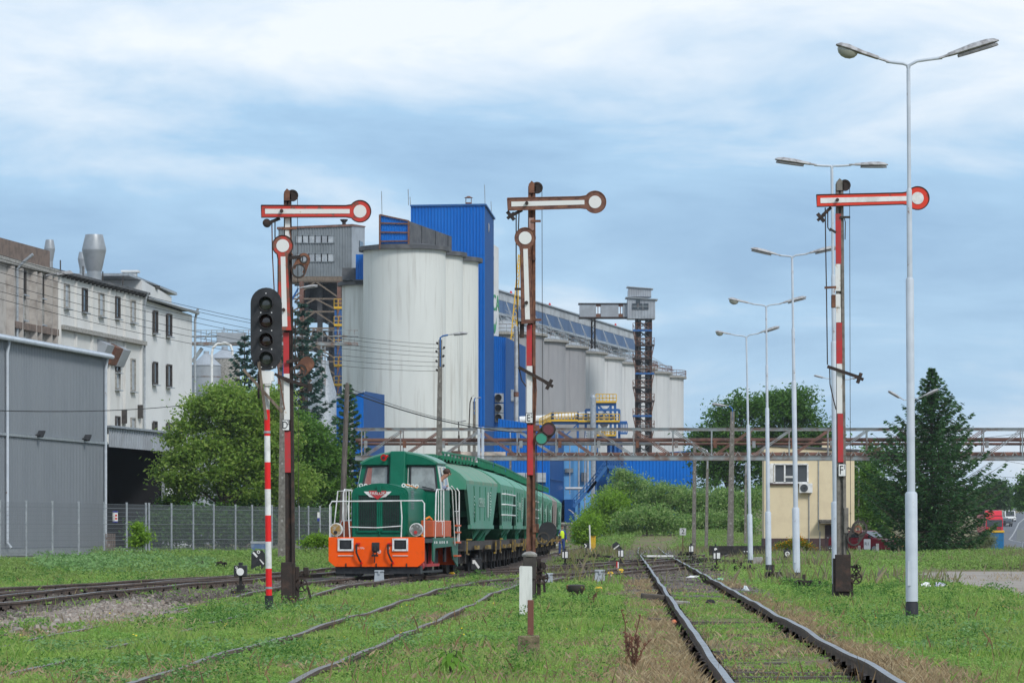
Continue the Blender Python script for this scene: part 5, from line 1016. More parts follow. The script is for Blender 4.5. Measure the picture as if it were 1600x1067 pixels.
for s in (-1, 1):
    b = MB()
    for y_ in (2.3, 3.6): b.hexa([(s*1.0-.05, y_-.2, .35), (s*1.0+.05, y_-.2, .35), (s*1.0+.05, y_+.2, .35), (s*1.0-.05, y_+.2, .35), (s*1.0-.05, y_-.05, .95), (s*1.0+.05, y_-.05, .95), (s*1.0+.05, y_+.05, .95), (s*1.0-.05, y_+.05, .95)])
    b.bar((s*1.02, 1.5, .32), (s*1.02, 4.9, .32), .1, .08); b.cyl((s*1.02, 1.2, .32), (s*1.02, 1.5, .32), .14); lp('brake_rigging', b, 'platered')
    b = MB(); b.box(s*.95-.06, s*.95+.06, 1.15, 2.05, .3, .75); b.box(s*.95-.06, s*.95+.06, 4.2, 5.0, .3, .75); b.bar((s*1.05, .6, .14), (s*1.05, 5.4, .14), .06); b.cyl((s*1.2, 5.0, .4), (s*1.2, 5.0, .85), .05); lp('axlebox', b, 'black')
b = MB(); b.hexa([(-1.26, y1, 2.0), (1.26, y1, 2.0), (1.26, y1+.05, 2.0), (-1.26, y1+.05, 2.0), (-1.12, y1-.1, 3.2), (1.12, y1-.1, 3.2), (1.12, y1-.05, 3.2), (-1.12, y1-.05, 3.2)]); lp('cab_rear', b, 'greenside')
# driver leaning out of the cab window
lm = Matrix.Translation(LO.location) @ Matrix.Rotation(LO.rotation_euler.z, 4, 'Z'); dp = lm @ Vector((.9, 4.4, 2.0))
DR = thing('person', 'driver in grey blue shirt leaning out of the locomotive cab window', 'person', dp, LO.rotation_euler.z)
V_ = Vector
human(DR, dict(pelvis=V_((-.1, 0, -.05)), waist=V_((0, 0, .2)), chest=V_((.12, 0, .55)), neck0=V_((.26, 0, .8)), neck=V_((.34, 0, .88)), chin=V_((.42, .02, .94)), head=V_((.47, .03, 1.02)), crown=V_((.48, .03, 1.1)),
              shL=V_((.1, .2, .68)), elL=V_((.35, .26, .55)), wrL=V_((.42, .05, .62)), paL=V_((.44, -.03, .62)), shR=V_((.16, -.2, .68)), elR=V_((.40, -.24, .56)), wrR=V_((.44, -.06, .62)), paR=V_((.45, .02, .63))),
      dict(shirt='cloth_grey'), 1, face=(.75, .65))

# ------------------------------------------------------------------ hopper wagons
M['wletter'] = mat('worn_lettering', (.38, .50, .44), (.15, .30, .24), 14, (.5, .62), rough=.7)
def make_wagon(label, loc, rz, body='wgreen', roof='wroof', trim='wdark', ladder=False, first=False, letters=False):
    T = thing('hopper_wagon', label, 'wagon', loc, rz, 'hopper wagons behind the locomotive'); Lw = 9.0; h = Lw/2; W = 1.45
    def bp(nm, b, m, parent=T, **k): return b.build(nm, M[m], parent, **k)
    ze = 2.86; zc = 3.5; zb = 1.5
    # roof: curved sheet the whole length
    n = 14; b = MB(); vs = []; arc = [(-W+2*W*i/n, ze+(zc-ze)*math.sin(PI*i/n)**.75) for i in range(n+1)]
    b.prism([(-W, ze-.1)]+arc+[(W, ze-.1)], -h, h); bp('roof', b, roof, smooth=True)
    # side panels: full length at the eaves, drawn in towards the hopper below
    for s in (-1, 1):
        b = MB(); pts = [(-h+.02, ze-.1), (h-.02, ze-.1), (h-1.3, zb), (-h+1.3, zb)]; x0 = s*(W-.03); x1 = s*W
        b.add([(s*W, -h+.02, ze-.1), (s*W, h-.02, ze-.1), (s*(W-.02), h-1.3, zb), (s*(W-.02), -h+1.3, zb), (s*(W-.1), -h+.02, ze-.1), (s*(W-.1), h-.02, ze-.1), (s*(W-.1), h-1.3, zb), (s*(W-.1), -h+1.3, zb)], [(0, 1, 2, 3), (7, 6, 5, 4), (0, 4, 5, 1), (1, 5, 6, 2), (2, 6, 7, 3), (3, 7, 4, 0)])
        po = bp('side_panel', b, body)
        for y_ in (-2.1, -.7, .7, 2.1): b = MB(); b.bar((s*(W+.008), y_*1.2, ze-.15), (s*(W-.01), y_*.95, zb+.15), .02, .05); bp('seam', b, trim if body == 'wgreen' else body, po)
        b = MB(); b.box(min(s*W, s*(W-.1)), max(s*W, s*(W-.1))+.012 if s > 0 else max(s*W, s*(W-.1)), -h+1.25, h-1.25, zb-.12, zb); bp('sill', b, body, po)
        if letters and s > 0:
            tm = Matrix.Translation((W+.012, -.35, 2.2)) @ Matrix.Rotation(R(90), 4, 'Z') @ Matrix.Rotation(R(90), 4, 'X')
            text('CEREALE', .40, tm, M['wletter'], po, 'lettering', .002, 1.15)
            b = MB(); b.box(W+.006, W+.014, 1.35, 1.75, 1.75, 2.55); bp('stripe', b, 'wletter', po)
            b = MB()
            for i in range(9): q = 1.8+.09*i; b.box(W+.006, W+.013, 2.05, 2.05+.25+.12*(i % 3), q, q+.045)
            for i in range(6): b.box(W+.006, W+.013, -2.5, -2.4+.12*(i % 2), 1.75+.12*i, 1.8+.12*i)
            bp('small_print', b, 'wletter', po, kind='stuff')
            b = MB(); b.box(W+.006, W+.02, -2.25, -2.0, 1.6, 2.2); bp('data_panel', b, 'wdark', po)
        if ladder:
            b = MB()
            for z in (2.55, 2.2, 1.85): b.tube([(s*(W-.02), -h+.9, z), (s*(W+.1), -h+1.0, z), (s*(W+.1), h-1.0, z), (s*(W-.02), h-.9, z)], .025, 6)
            bp('side_rail', b, 'white', po)
    # slanted end walls of the hopper, end beams and posts
    for s in (-1, 1):
        b = MB(); b.hexa([(-W+.12, s*(h-.5), ze-.1), (W-.12, s*(h-.5), ze-.1), (W-.12, s*(h-.56), ze-.1), (-W+.12, s*(h-.56), ze-.1)][::s]+[(-W+.12, s*(h-2.9), 1.0), (W-.12, s*(h-2.9), 1.0), (W-.12, s*(h-2.96), 1.0), (-W+.12, s*(h-2.96), 1.0)][::s]); eo = bp('end_wall', b, 'wend_shaded' if trim == 'wdark' else trim)
        b = MB()
        for z, y_ in ((2.35, 1.05), (1.85, 1.55), (1.4, 2.1)): b.box(-W+.15, W-.15, min(s*(h-y_), s*(h-y_+.12)), max(s*(h-y_), s*(h-y_+.12)), z-.1, z+.1)
        bp('stiffener', b, 'wend_shaded' if trim == 'wdark' else trim, eo)
        b = MB(); b.prism([(-W, ze-.28)]+[(x, z-.004) for x, z in arc]+[(W, ze-.28)], min(s*h, s*(h+.03)), max(s*h, s*(h+.03))); bp('end_arch', b, 'wroofg' if body == 'wgreen' else body, smooth=False)
        for x in (-.75, .75): b = MB(); b.box(x-.07, x+.07, min(s*(h-.1), s*(h-.24)), max(s*(h-.1), s*(h-.24)), 1.0, ze-.2); bp('end_post', b, trim)
    for s in (-1, 1):
        for k in (-1, 1):
            b = MB(); b.hexa([(s*.25, k*.4-.35, .55), (s*.5, k*.4-.35, .55), (s*.5, k*.4+.35, .55), (s*.25, k*.4+.35, .55), (s*(W-.75), k*1.7-1.5, zb-.1), (s*(W-.06), k*1.7-1.5, zb-.1), (s*(W-.06), k*1.7+1.5, zb-.1), (s*(W-.75), k*1.7+1.5, zb-.1)]) if False else b.hexa([(s*.9-.2, k*1.25-.7, .95), (s*.9+.2, k*1.25-.7, .95), (s*.9+.2, k*1.25+.7, .95), (s*.9-.2, k*1.25+.7, .95), (s*1.05-.3, k*1.55-1.55, zb-.12), (s*1.05+.3, k*1.55-1.55, zb-.12), (s*1.05+.3, k*1.55+1.55, zb-.12), (s*1.05-.3, k*1.55+1.55, zb-.12)])
            co = bp('chute', b, trim)
            b = MB()
            for i in range(8): t = i/7; b.bar((s*(1.1)+s*.02, k*1.25-.68+1.36*t, .98), (s*1.36, k*1.55-1.5+3.0*t, zb-.13), .04, .06)
            bp('chute_ribs', b, 'wdark' if body == 'wgreen' else body, co, kind='stuff')
    b = MB()
    for s in (-1, 1): b.box(s*1.2-.1, s*1.2+.1, -h-.1, h+.1, .72, 1.0)
    for s in (-1, 1): b.box(-1.42, 1.42, min(s*(h-.2), s*(h+.12)), max(s*(h-.2), s*(h+.12)), .7, 1.02)
    bp('underframe', b, 'frame')
    for s in (-1, 1): b = MB(); [b.box(x-.11, x+.11, min(s*(h+.12), s*(h+.13)), max(s*(h+.12), s*(h+.13)), .78, .96) for x in (-1.25, 1.25)]; bp('end_socket', b, 'black')
    for s in (-1, 1): b = MB(); b.box(-.06, .06, min(s*(h+.1), s*(h+.62)), max(s*(h+.1), s*(h+.62)), .74, .9); bp('coupler', b, 'under')
    for s in (-1, 1):
        if first or ladder: b = MB(); b.bar((s*1.44, -h+.2, 1.05), (s*1.44, -h+1.5, 1.05), .04); bp('grab_rail', b, 'wstep')
        for q in (-1, 1): b = MB(); b.bar((s*1.43, q*(h-.3), .6), (s*1.43, q*(h-.3), 1.0), .05, .05); b.bar((s*1.43, q*(h-.3), .6), (s*1.43, q*(h-.75), .6), .05); bp('step', b, 'wstep')
        for ya, yb in ((-1.6, -.9), (1.5, 2.4)): b = MB(); b.box(s*1.4-.03, s*1.4+.06, ya, yb, .74, .86); bp('bracket', b, 'wstep')
    for k in (-1, 1):
        b = MB()
        for s in (-1, 1):
            b.box(s*.98-.06, s*.98+.06, k*2.9-1.25, k*2.9+1.25, .36, .52)
            for d in (-.9, .9): b.box(s*1.0-.12, s*1.0+.14, k*2.9+d-.16, k*2.9+d+.16, .3, .62); b.cyl((s*1.0, k*2.9+d-.28, .3), (s*1.0, k*2.9+d-.28, .6), .07, n=8); b.cyl((s*1.0, k*2.9+d+.28, .3), (s*1.0, k*2.9+d+.28, .6), .07, n=8)
            b.box(s*.95-.1, s*.95+.1, k*2.9-.3, k*2.9+.3, .3, .7)
        b.box(-1, 1, k*2.9-.2, k*2.9+.2, .45, .7); bo = bp('bogie', b, 'under')
        for d in (-.9, .9):
            for s in (-1, 1):
                b = MB(); b.lathe([(.44, -.07), (.44, .01), (.48, .02), (.48, .06), (.14, .06), (.1, .1)], (0, 0, 0), 20)
                for i, v in enumerate(b.v): b.v[i] = (s*.73+s*v[2], k*2.9+d+v[0], .46+v[1])
                bp('wheel', b, 'under', bo, smooth=True)
            b = MB(); b.cyl((-.7, k*2.9+d, .46), (.7, k*2.9+d, .46), .08); bp('axle', b, 'under', bo)
    b = MB(); b.cyl((0, -.6, .55), (0, .6, .55), .22); b.box(-.9, .9, -.4, .4, .5, .75); bp('brake_gear', b, 'under')
    # roof walkway with brackets and rail, and roof hatch
    b = MB(); b.box(.0, .55, -h, h, zc+.03, zc+.07); b.box(-.55, -.05, -h, h, zc+.03, zc+.07)
    for i in range(10): y_ = -h+.3+i*(Lw-.6)/9; b.bar((-.7, y_, zc-.05), (-.7, y_, zc+.22), .05); b.bar((.7, y_, zc-.05), (.7, y_, zc+.22), .05); b.bar((-.7, y_, zc+.06), (.7, y_, zc+.06), .06)
    bp('roof_walkway', b, trim if body == 'wgreen' else 'wdark')
    for s in (-.7, .7): b = MB(); b.bar((s, -h, zc+.22), (s, h, zc+.22), .04, .06); bp('walkway_rail', b, 'wdark')
    for i in range(4): b = MB(); y_ = -3.3+2.2*i; b.box(-.35, .35, y_-.5, y_+.5, zc+.072, zc+.18); bp('roof_hatch', b, 'wdark')
    return T
xt, yt_ = TR['train']
def on_train(y): x = float(np.interp(y, yt_, xt)); d = float(np.interp(y+2, yt_, xt)-np.interp(y-2, yt_, xt))/4; return (x, y, .16), -math.atan(d)
WL = ['first hopper wagon, coupled to the locomotive, dusty roof and white lettering', 'hopper wagon with white side rails, second behind the locomotive', 'green hopper wagon third behind the locomotive, just after the white side rails', 'green hopper wagon half hidden by the middle signal mast, fourth in the train',
      'hopper wagon with white side rails seen just right of the middle mast', 'green hopper wagon following the farther railed one, sixth in the train', 'green hopper wagon between two plain ones, seventh in the train', 'green hopper wagon in front of the grey one, eighth in the train', 'dirty grey hopper wagon, the only grey one', 'last green hopper wagon of the train, behind the grey one']
proto = {}
for i in range(10):
    yc = 117.3+4.6+10.28*i; loc, rz = on_train(yc)
    k = 'first' if i == 0 else 'rail' if i in (1, 4) else 'grey' if i == 8 else 'plain'
    if k not in proto:
        proto[k] = make_wagon(WL[i], loc, rz, 'wgrey' if k == 'grey' else 'wgreen', 'wgrey' if k == 'grey' else 'wroof' if k == 'first' else 'wroofg', 'wgrey' if k == 'grey' else 'wdark', ladder=k == 'rail', first=k == 'first', letters=k in ('first', 'plain'))
    else: dup(proto[k], loc, rz, WL[i])
# worker by the last wagon
wp = P(877.5, 866, 224); WK = thing('person', 'worker in yellow safety vest and blue trousers beside the last wagon', 'person', (wp.x, 224, 0), R(20))
human(WK, dict(pelvis=V_((0, 0, .95)), waist=V_((0, -.02, 1.12)), chest=V_((0, -.02, 1.38)), neck0=V_((0, 0, 1.5)), neck=V_((0, 0, 1.55)), chin=V_((0, -.03, 1.61)), head=V_((0, -.02, 1.69)), crown=V_((0, 0, 1.77)),
              shL=V_((.2, 0, 1.44)), elL=V_((.27, .02, 1.15)), wrL=V_((.25, -.12, .93)), paL=V_((.25, -.16, .86)), shR=V_((-.2, 0, 1.44)), elR=V_((-.27, .02, 1.15)), wrR=V_((-.25, -.1, .93)), paR=V_((-.25, -.13, .86)),
              hipL=V_((.1, 0, .9)), knL=V_((.12, -.03, .5)), anL=V_((.13, .02, .09)), toeL=V_((.14, -.13, .05)), hipR=V_((-.1, 0, .9)), knR=V_((-.11, 0, .5)), anR=V_((-.12, .05, .09)), toeR=V_((-.13, -.1, .05))),
      dict(shirt='cloth_blue', vest='hivis', trousers='cloth_blue'), 1, face=(0, -1))
# ------------------------------------------------------------------ signal box, its air conditioner and planting
Z = 243; c0 = P(1194, 828, Z); T = thing('signal_box', 'cream two storey signal box with brown plinth and dark door', 'building', (c0.x, Z, 0))
def qs(px, py, dy=0): p = P(px, py, Z); return Vector((p.x-c0.x, dy, p.z))
wR = qs(1335, 0).x; xl = 0; zt_l = qs(0, 697).z; zt_r = qs(0, 706).z; wn = qs(1206, 0).x
b = MB(); b.hexa([(xl, 0, 0), (wR, 0, 0), (wR, 6, 0), (xl+.2, 5, 0), (xl, 0, zt_l), (wR, 0, zt_r), (wR, 6, zt_r), (xl+.2, 5, zt_l)]); b.build('wall', M['cream'], T)
b = MB(); b.hexa([(xl-.03, -.05, 0), (wR+.02, -.05, 0), (wR+.02, 6, 0), (xl+.15, 5, 0), (xl-.03, -.05, .98), (wR+.02, -.05, .98), (wR+.02, 6, .98), (xl+.15, 5, .98)]); b.build('plinth', M['brownbase'], T)
b = MB(); b.hexa([(xl-.1, -.1, zt_l+.02), (wR+.3, -.12, zt_r+.02), (wR+.35, 6.3, zt_r+.02), (xl-.1, 5.3, zt_l+.02), (xl-.1, -.1, zt_l+.13), (wR+.3, -.12, zt_r+.15), (wR+.35, 6.3, zt_r+.22), (xl-.1, 5.3, zt_l+.2)]); b.build('roof', M['roofdark'], T)
b = MB(); p = qs(1293, 700); b.box(p.x-.25, p.x+.25, 1, 1.5, p.z-.1, p.z+.65); b.build('chimney', M['cream'], T)
a, e_ = qs(1204, 754), qs(1262, 725); b = MB()
for u, v in (((a.x, a.z), (e_.x, a.z)), ((a.x, e_.z), (e_.x, e_.z))): b.bar((u[0], -.03, u[1]), (v[0], -.03, v[1]), .1)
for px in (1204, 1210, 1226, 1245, 1262): x_ = qs(px, 0).x; b.bar((x_, -.03, a.z), (x_, -.03, e_.z), .1 if px != 1204 else .3)
b.bar((qs(1226, 0).x, -.03, qs(0, 745).z), (qs(1245, 0).x, -.03, qs(0, 745).z), .12); fo = b.build('window', M['white'], T)
for x0, x1 in ((1211, 1225), (1227, 1244), (1246, 1261)): b = MB(); b.box(qs(x0, 0).x, qs(x1, 0).x, -.02, .01, a.z+.04, e_.z-.04); b.build('pane', M['pane'], fo)
b = MB(); b.box(a.x-.2, e_.x+.1, -.18, -.0, a.z-.13, a.z-.06); b.build('sill', M['brownbase'], fo)
a, e_ = qs(1289, 865), qs(1310, 820); b = MB(); b.box(a.x, e_.x, -.08, -.0, .05, e_.z); do = b.build('door', mat('door_brown', (.05, .028, .035), (.04, .024, .03), 4, rough=.6), T); b = MB(); b.box(a.x+.12, a.x+.22, -.12, -.08, 1.0, 1.05); b.build('handle', M['galv'], do)
b = MB(); b.box(a.x-.35, e_.x+.4, -.9, .0, e_.z+.1, e_.z+.22); b.box(a.x-.4, e_.x+.45, -.95, .0, e_.z+.22, e_.z+.34); b.build('canopy', M['concrete'], T)
for px, y0, y1 in ((1264, 770, 865), (1279, 715, 828), (1281, 830, 866)): b = MB(); b.tube([qs(px, y0, -.06), qs(px, y1, -.06)], .03, 6); b.build('conduit', M['galv'], T, smooth=True)
p = qs(1258.5, 762.5, 0); T2 = thing('air_conditioner', 'white outdoor air conditioner below the signal box window', 'air conditioner', (c0.x+p.x, Z, p.z)); b = MB(); b.box(-.42, .42, -.42, -.1, -.3, .3); b.build('casing', M['white'], T2, bevel=.02)
b = MB(); b.ring(-.12, 0, .25, .22, -.45, -.42, 24)
for r_ in (.06, .12, .17): b.ring(-.12, 0, r_+.01, r_-.005, -.445, -.43, 18)
b.build('fan_grille', M['greyclad'], T2); b = MB(); b.disc(-.12, 0, .22, -.425, -.421); b.build('fan', M['black'], T2); b = MB(); b.bar((-.35, 0, -.33), (-.35, -.42, -.33), .04); b.bar((.35, 0, -.33), (.35, -.42, -.33), .04); b.build('bracket', M['galv'], T2)

# ------------------------------------------------------------------ pipe bridge
Z = 230; s = Z/6000; c0 = P(560, 828, Z); T = thing('pipe_bridge', 'long rusty steel truss bridge carrying pipes over the tracks', 'pipe bridge', (c0.x, Z, 0))
def qb(px, py, dy=0): p = P(px, py, Z); return Vector((p.x-c0.x, dy, p.z))
W2 = .9
for dy in (-W2, W2):
    for y, h in ((671, .13), (716, .26)):
        b = MB(); b.bar(qb(556, y, dy), qb(1660, y, dy), .12, h); b.bar(qb(556, y, dy)+Vector((0, 0, h/2)), qb(1660, y, dy)+Vector((0, 0, h/2)), .22, .025); b.build('chord', M['steelgrey'], T)
vx = np.arange(566, 1660, 60.5)
for i, px in enumerate(vx):
    for dy in (-W2, W2): b = MB(); b.bar(qb(px+(3 if dy > 0 else 0), 715, dy), qb(px+(3 if dy > 0 else 0), 671, dy), .075, .075); b.build('upright', M['steelgrey'], T)
    if i+1 < len(vx):
        up = (i % 10) < 4 if i < 10 else (i % 10) < 6
        a, e_ = (px, vx[i+1]) if px < 1085 and px > 690 else (vx[i+1], px)
        for dy in (-W2, W2): b = MB(); b.bar(qb(a, 673, dy), qb(e_, 714, dy), .05, .045); b.bar(qb(a, 673, dy)+Vector((.16, 0, 0)), qb(e_, 714, dy)+Vector((.16, 0, 0)), .05, .045); b.build('diagonal', M['pipe_rust'] if i % 2 else M['steelgrey'], T)
    b = MB(); b.bar(qb(px+6, 700, -.6), qb(px+6, 689, -.6), .2, .2); b.box(qb(px, 0).x, qb(px, 0).x+.1, -W2, W2, qb(0, 717).z, qb(0, 713).z); b.build('pipe_saddle', M['rust'] if i % 2 else M['steelgrey'], T)
b = MB(); b.tube([qb(556, 688, -.35), qb(1660, 687, -.35)], .125, 10); b.build('upper_pipe', M['pipe_rust'], T, smooth=True)
b = MB(); b.tube([qb(560, 693.5, .25), qb(700, 693.5, .25)], .085, 10); b.tube([qb(1030, 693.5, .25), qb(1660, 693.5, .25)], .085, 10); b.build('second_pipe', M['pipe_rust'], T, smooth=True)
b = MB(); b.tube([qb(700, 693.5, -.15), qb(1030, 693.5, -.15)], .095, 10); b.build('silver_pipe', M['pipe_silver'], T, smooth=True)
b = MB(); b.tube([qb(705, 711, -.2), qb(720, 711, -.2)], .25, 12); b.tube([qb(792, 711, -.2), qb(1660, 710, -.2)], .15, 12); b.build('lower_pipe', M['pipe_rust'], T, smooth=True)
b = MB(); b.tube([qb(720, 711, -.2), qb(790, 711, -.2)], .2, 12); b.build('pale_pipe', mat('cream_pipe', (.55, .48, .40), (.4, .33, .28), 2, rough=.7), T, smooth=True)
b = MB(); b.tube([qb(790, 713.5, .5), qb(1660, 713.5, .5)], .07, 8); b.build('thin_pipe', M['pipe_silver'], T, smooth=True)
b = MB(); x = 805
while x < 1660: b.tube([qb(x, 714, -.5), qb(x+5, 706.5, -.5), qb(x+10, 714, -.5)], .05, 5); x += 18
b.build('pipe_clamp', M['concpale'], T, kind='stuff')
for px in (751.5, 1478, 1700):
    for dy in (-W2, W2):
        for dx in (-3, 3): b = MB(); p = qb(px+dx, 668, dy); b.box(p.x-.08, p.x+.08, dy-.1, dy+.1, 0, p.z); b.build('leg', M['polewhite'], T)
b = MB(); p = qb(634, 715); b.lathe([(.35, 0), (.35, .85), (.55, .9), (.45, 1.1), (.2, 1.15)], (p.x, .1, p.z-1.2), 14); b.build('outlet', M['steelgrey'], T, smooth=True)

# ------------------------------------------------------------------ semaphore signals
def sem_outline(a, d, L, hw0, hw1, Rd, n=26):      # arm outline: square end at a, disc at a+d*L
    nr = Vector((-d.y, d.x)); c = a+d*L; ph = math.asin(min(1, hw1*1.15/Rd)); k = Rd*math.cos(ph); o = [a+nr*hw0, a-nr*hw0, c-d*(k+hw1*1.0)-nr*hw1]
    base = math.atan2(-d.y, -d.x)
    for i in range(n+1): t = base+ph+(2*PI-2*ph)*i/n; o.append(c+Vector((math.cos(t), math.sin(t)))*Rd)
    o.append(c-d*(k+hw1*1.0)+nr*hw1); return o, c
def semaphore(name_label, Z, xb, xt, yb, yt, arms, plates, label, rods, redm, group, base, extra):
    s = Z/6000; g = P(xb, yb, Z); T = thing('semaphore_signal', name_label, 'signal', (g.x, Z, 0), 0, group)
    def q(px, py): p = P(px, py, Z); return Vector((p.x-g.x, p.z))
    mx = lambda py: xb+(xt-xb)*(yb-py)/(yb-yt)
    def bp(nm, b, m, parent=T, **k): return b.build(nm, M[m] if isinstance(m, str) else m, parent, **k)
    # mast of two channels with batten plates
    for sd in (-1, 1):
        b = MB(); a, e_ = q(mx(yb-5)+sd*5.2, yb-5), q(mx(yt)+sd*3.4, yt+6); b.bar((a.x, .06, 0), (e_.x, .06, e_.y), .06, .16, up=(0, 1, 0)); bp('mast', b, base.get('mast', 'darkrust'))
    a, e_ = q(mx(yb-5), yb-5), q(mx(yt), yt+6); b = MB(); b.hexa([(a.x-5*s, .04, 0), (a.x+5*s, .04, 0), (a.x+5*s, .06, 0), (a.x-5*s, .06, 0), (e_.x-3.2*s, .04, e_.y), (e_.x+3.2*s, .04, e_.y), (e_.x+3.2*s, .06, e_.y), (e_.x-3.2*s, .06, e_.y)]); bp('mast_web', b, base.get('mast', 'darkrust'))
    b = MB()
    for y in np.arange(yt+30, yb-20, 19): a, e_ = q(mx(y)-4.5, y), q(mx(y)+4.5, y); b.box(a.x, e_.x, .10, .13, a.y-.05, a.y+.05)
    bp('battens', b, base.get('mast', 'darkrust'), kind='stuff')
    a, e_ = q(mx(yt)-5, yt+17), q(mx(yt)+4, yt+2); b = MB(); b.prism([(a.x, a.y), (e_.x, a.y), (e_.x, e_.y), (a.x+.06, e_.y+.05), (a.x, e_.y-.02)], -.06, .1); bp('mast_head', b, base.get('head', 'rust'))
    p = q(mx(yt)+8, yt+9); b = MB(); b.disc(p.x, p.y, .10, -.02, .05, 18); b.ring(p.x, p.y, .12, .09, -.035, -.02, 18); bp('pulley', b, 'darkrust')
    b = MB(); b.tube([(p.x+.1, .02, p.y), (p.x+.12, .02, 1.2)], .006, 4); bp('wire', b, 'frame')
    for A in arms:
        a = q(*A['a']); c = q(*A['c']); d = (c-a); Lh = d.length; d.normalize(); ol, c_ = sem_outline(a, d, Lh, A['h0']*s, A['h1']*s, A['R']*s)
        b = MB(); b.prism([tuple(v) for v in ol][::-1], -.16, -.14); ao = bp('arm', b, A['m'])
        b = MB(); pts = [(v.x, -.165, v.y) for v in ol]; b.tube(pts+[pts[0]], .012, 5); bp('rim', b, A.get('rim', 'darkrust'), ao)
        nr = Vector((-d.y, d.x)); u0 = a+d*A['s0']*s; u1 = a+d*A['s1']*s; w0 = A['w']*s
        b = MB(); b.prism([tuple(u0+nr*w0), tuple(u1+nr*w0*.92), tuple(u1-nr*w0*.92), tuple(u0-nr*w0)], -.168, -.161); bp('white_stripe', b, A.get('wm', 'sigwhite'), ao)
        b = MB(); b.disc(c.x, c.y, A['r']*s, -.17, -.161, 28); bp('white_disc', b, A.get('wm', 'sigwhite'), ao)
        p = q(*A['piv']); b = MB(); b.cyl((p.x, -.24, p.y), (p.x, -.1, p.y), .035, n=12); bp('pivot', b, 'darkrust', ao, smooth=True)
    for (y0, y1, w_, m_, dx) in plates:
        a, e_ = q(mx(y1)+dx, y1), q(mx(y0)+dx, y0); b = MB(); b.hexa([(a.x-w_*s/2, -.05, a.y), (a.x+w_*s/2, -.05, a.y), (a.x+w_*s/2, -.02, a.y), (a.x-w_*s/2, -.02, a.y), (e_.x-w_*s/2, -.05, e_.y), (e_.x+w_*s/2, -.05, e_.y), (e_.x+w_*s/2, -.02, e_.y), (e_.x-w_*s/2, -.02, e_.y)]); bp('mast_plate', b, m_)
    # name plate with its lettering
    if label:
        x0, x1, y0, y1, big, sup = label; a, e_ = q(x0, y1), q(x1, y0); b = MB(); b.box(a.x, e_.x, -.09, -.075, a.y, e_.y); lo = bp('name_plate', b, 'black', bevel=.012); b = MB(); b.box(a.x+.012, e_.x-.012, -.094, -.0905, a.y+.012, e_.y-.012); bp('plate_face', b, 'white', lo)
        h = e_.y-a.y; text(big, h*.98, face_cam(a.x+(e_.x-a.x)*.40, -.097, a.y+h*.48), M['black'], lo, 'lettering', .002, .72)
        text(sup, h*.5, face_cam(a.x+(e_.x-a.x)*.80, -.097, a.y+h*.72), M['black'], lo, 'lettering', .002, .8)
    for r_ in rods:
        pts, rad, m_ = r_; b = MB(); b.tube([(q(*p).x, -.07+(p[2] if len(p) > 2 else 0) if False else -.06, q(*p[:2]).y) for p in pts], rad, 6); bp('operating_rod', b, m_)
    for kind, v in extra:
        b = MB()
        if kind == 'weight': p = q(v[0], v[1]); b.cyl((p.x, -.16, p.y), (p.x, -.02, p.y), v[2]*s, n=18); b.cyl((p.x, -.18, p.y), (p.x, -.16, p.y), v[2]*s*.6, n=14); bp('counterweight', b, 'darkrust', smooth=True)
        elif kind == 'cross': p, d = q(v[0], v[1]), Vector((math.cos(v[2]), math.sin(v[2]))); n_ = Vector((-d.y, d.x)); b.bar((p.x-n_.x*.11, -.1, p.y-n_.y*.11), (p.x+n_.x*.11, -.1, p.y+n_.y*.11), .07, .07); b.bar((p.x-d.x*.09, -.1, p.y-d.y*.09), (p.x+d.x*.09, -.1, p.y+d.y*.09), .06, .06); bp('counterweight', b, 'darkrust')
        elif kind == 'lever': a, e_ = q(*v[0]), q(*v[1]); b.bar((a.x, -.11, a.y), (e_.x, -.11, e_.y), .03, .065, up=(0, 0, 1)); bp('lever', b, 'darkrust')
        elif kind == 'bracket': a, e_ = q(*v[0]), q(*v[1]); b.bar((a.x, -.05, a.y), (e_.x, -.05, e_.y), .05, .045); bp('bracket', b, v[2] if len(v) > 2 else 'rust')
        elif kind == 'spectacle':      # list of rings / discs joined by a plate
            (x0, y0, R0, r0, k0), (x1, y1, R1, r1, k1), m_ = v; a, e_ = q(x0, y0), q(x1, y1); d = (e_-a); L_ = d.length; d.normalize(); n_ = Vector((-d.y, d.x))
            ra, rb = R0*s, R1*s
            def web(sg): return [tuple(a+n_*sg*ra*.55), tuple(a+n_*sg*ra), tuple(e_+n_*sg*rb), tuple(e_+n_*sg*rb*.55)][::(1 if sg > 0 else -1)]
            if k0 == 'ring': b.ring(a.x, a.y, ra, r0*s, -.10, -.06)
            else: b.disc(a.x, a.y, ra, -.10, -.06)
            if k1 == 'ring': b.ring(e_.x, e_.y, rb, r1*s, -.10, -.06)
            else: b.disc(e_.x, e_.y, rb, -.10, -.06)
            t0, t1 = ra if k0 == 'ring' else 0, rb if k1 == 'ring' else 0
            if L_ > t0+t1-.02 or True:
                for sg in (-1, 1): b.prism(web(sg), -.095, -.065)
                b.prism([tuple(a+d*max(t0*.93, 0)+n_*ra*.7), tuple(a+d*max(t0*.93, 0)-n_*ra*.7), tuple(e_-d*t1*.93-n_*rb*.7), tuple(e_-d*t1*.93+n_*rb*.7)], -.096, -.064) if L_ > t0+t1 else None
            so = bp('spectacle', b, m_)
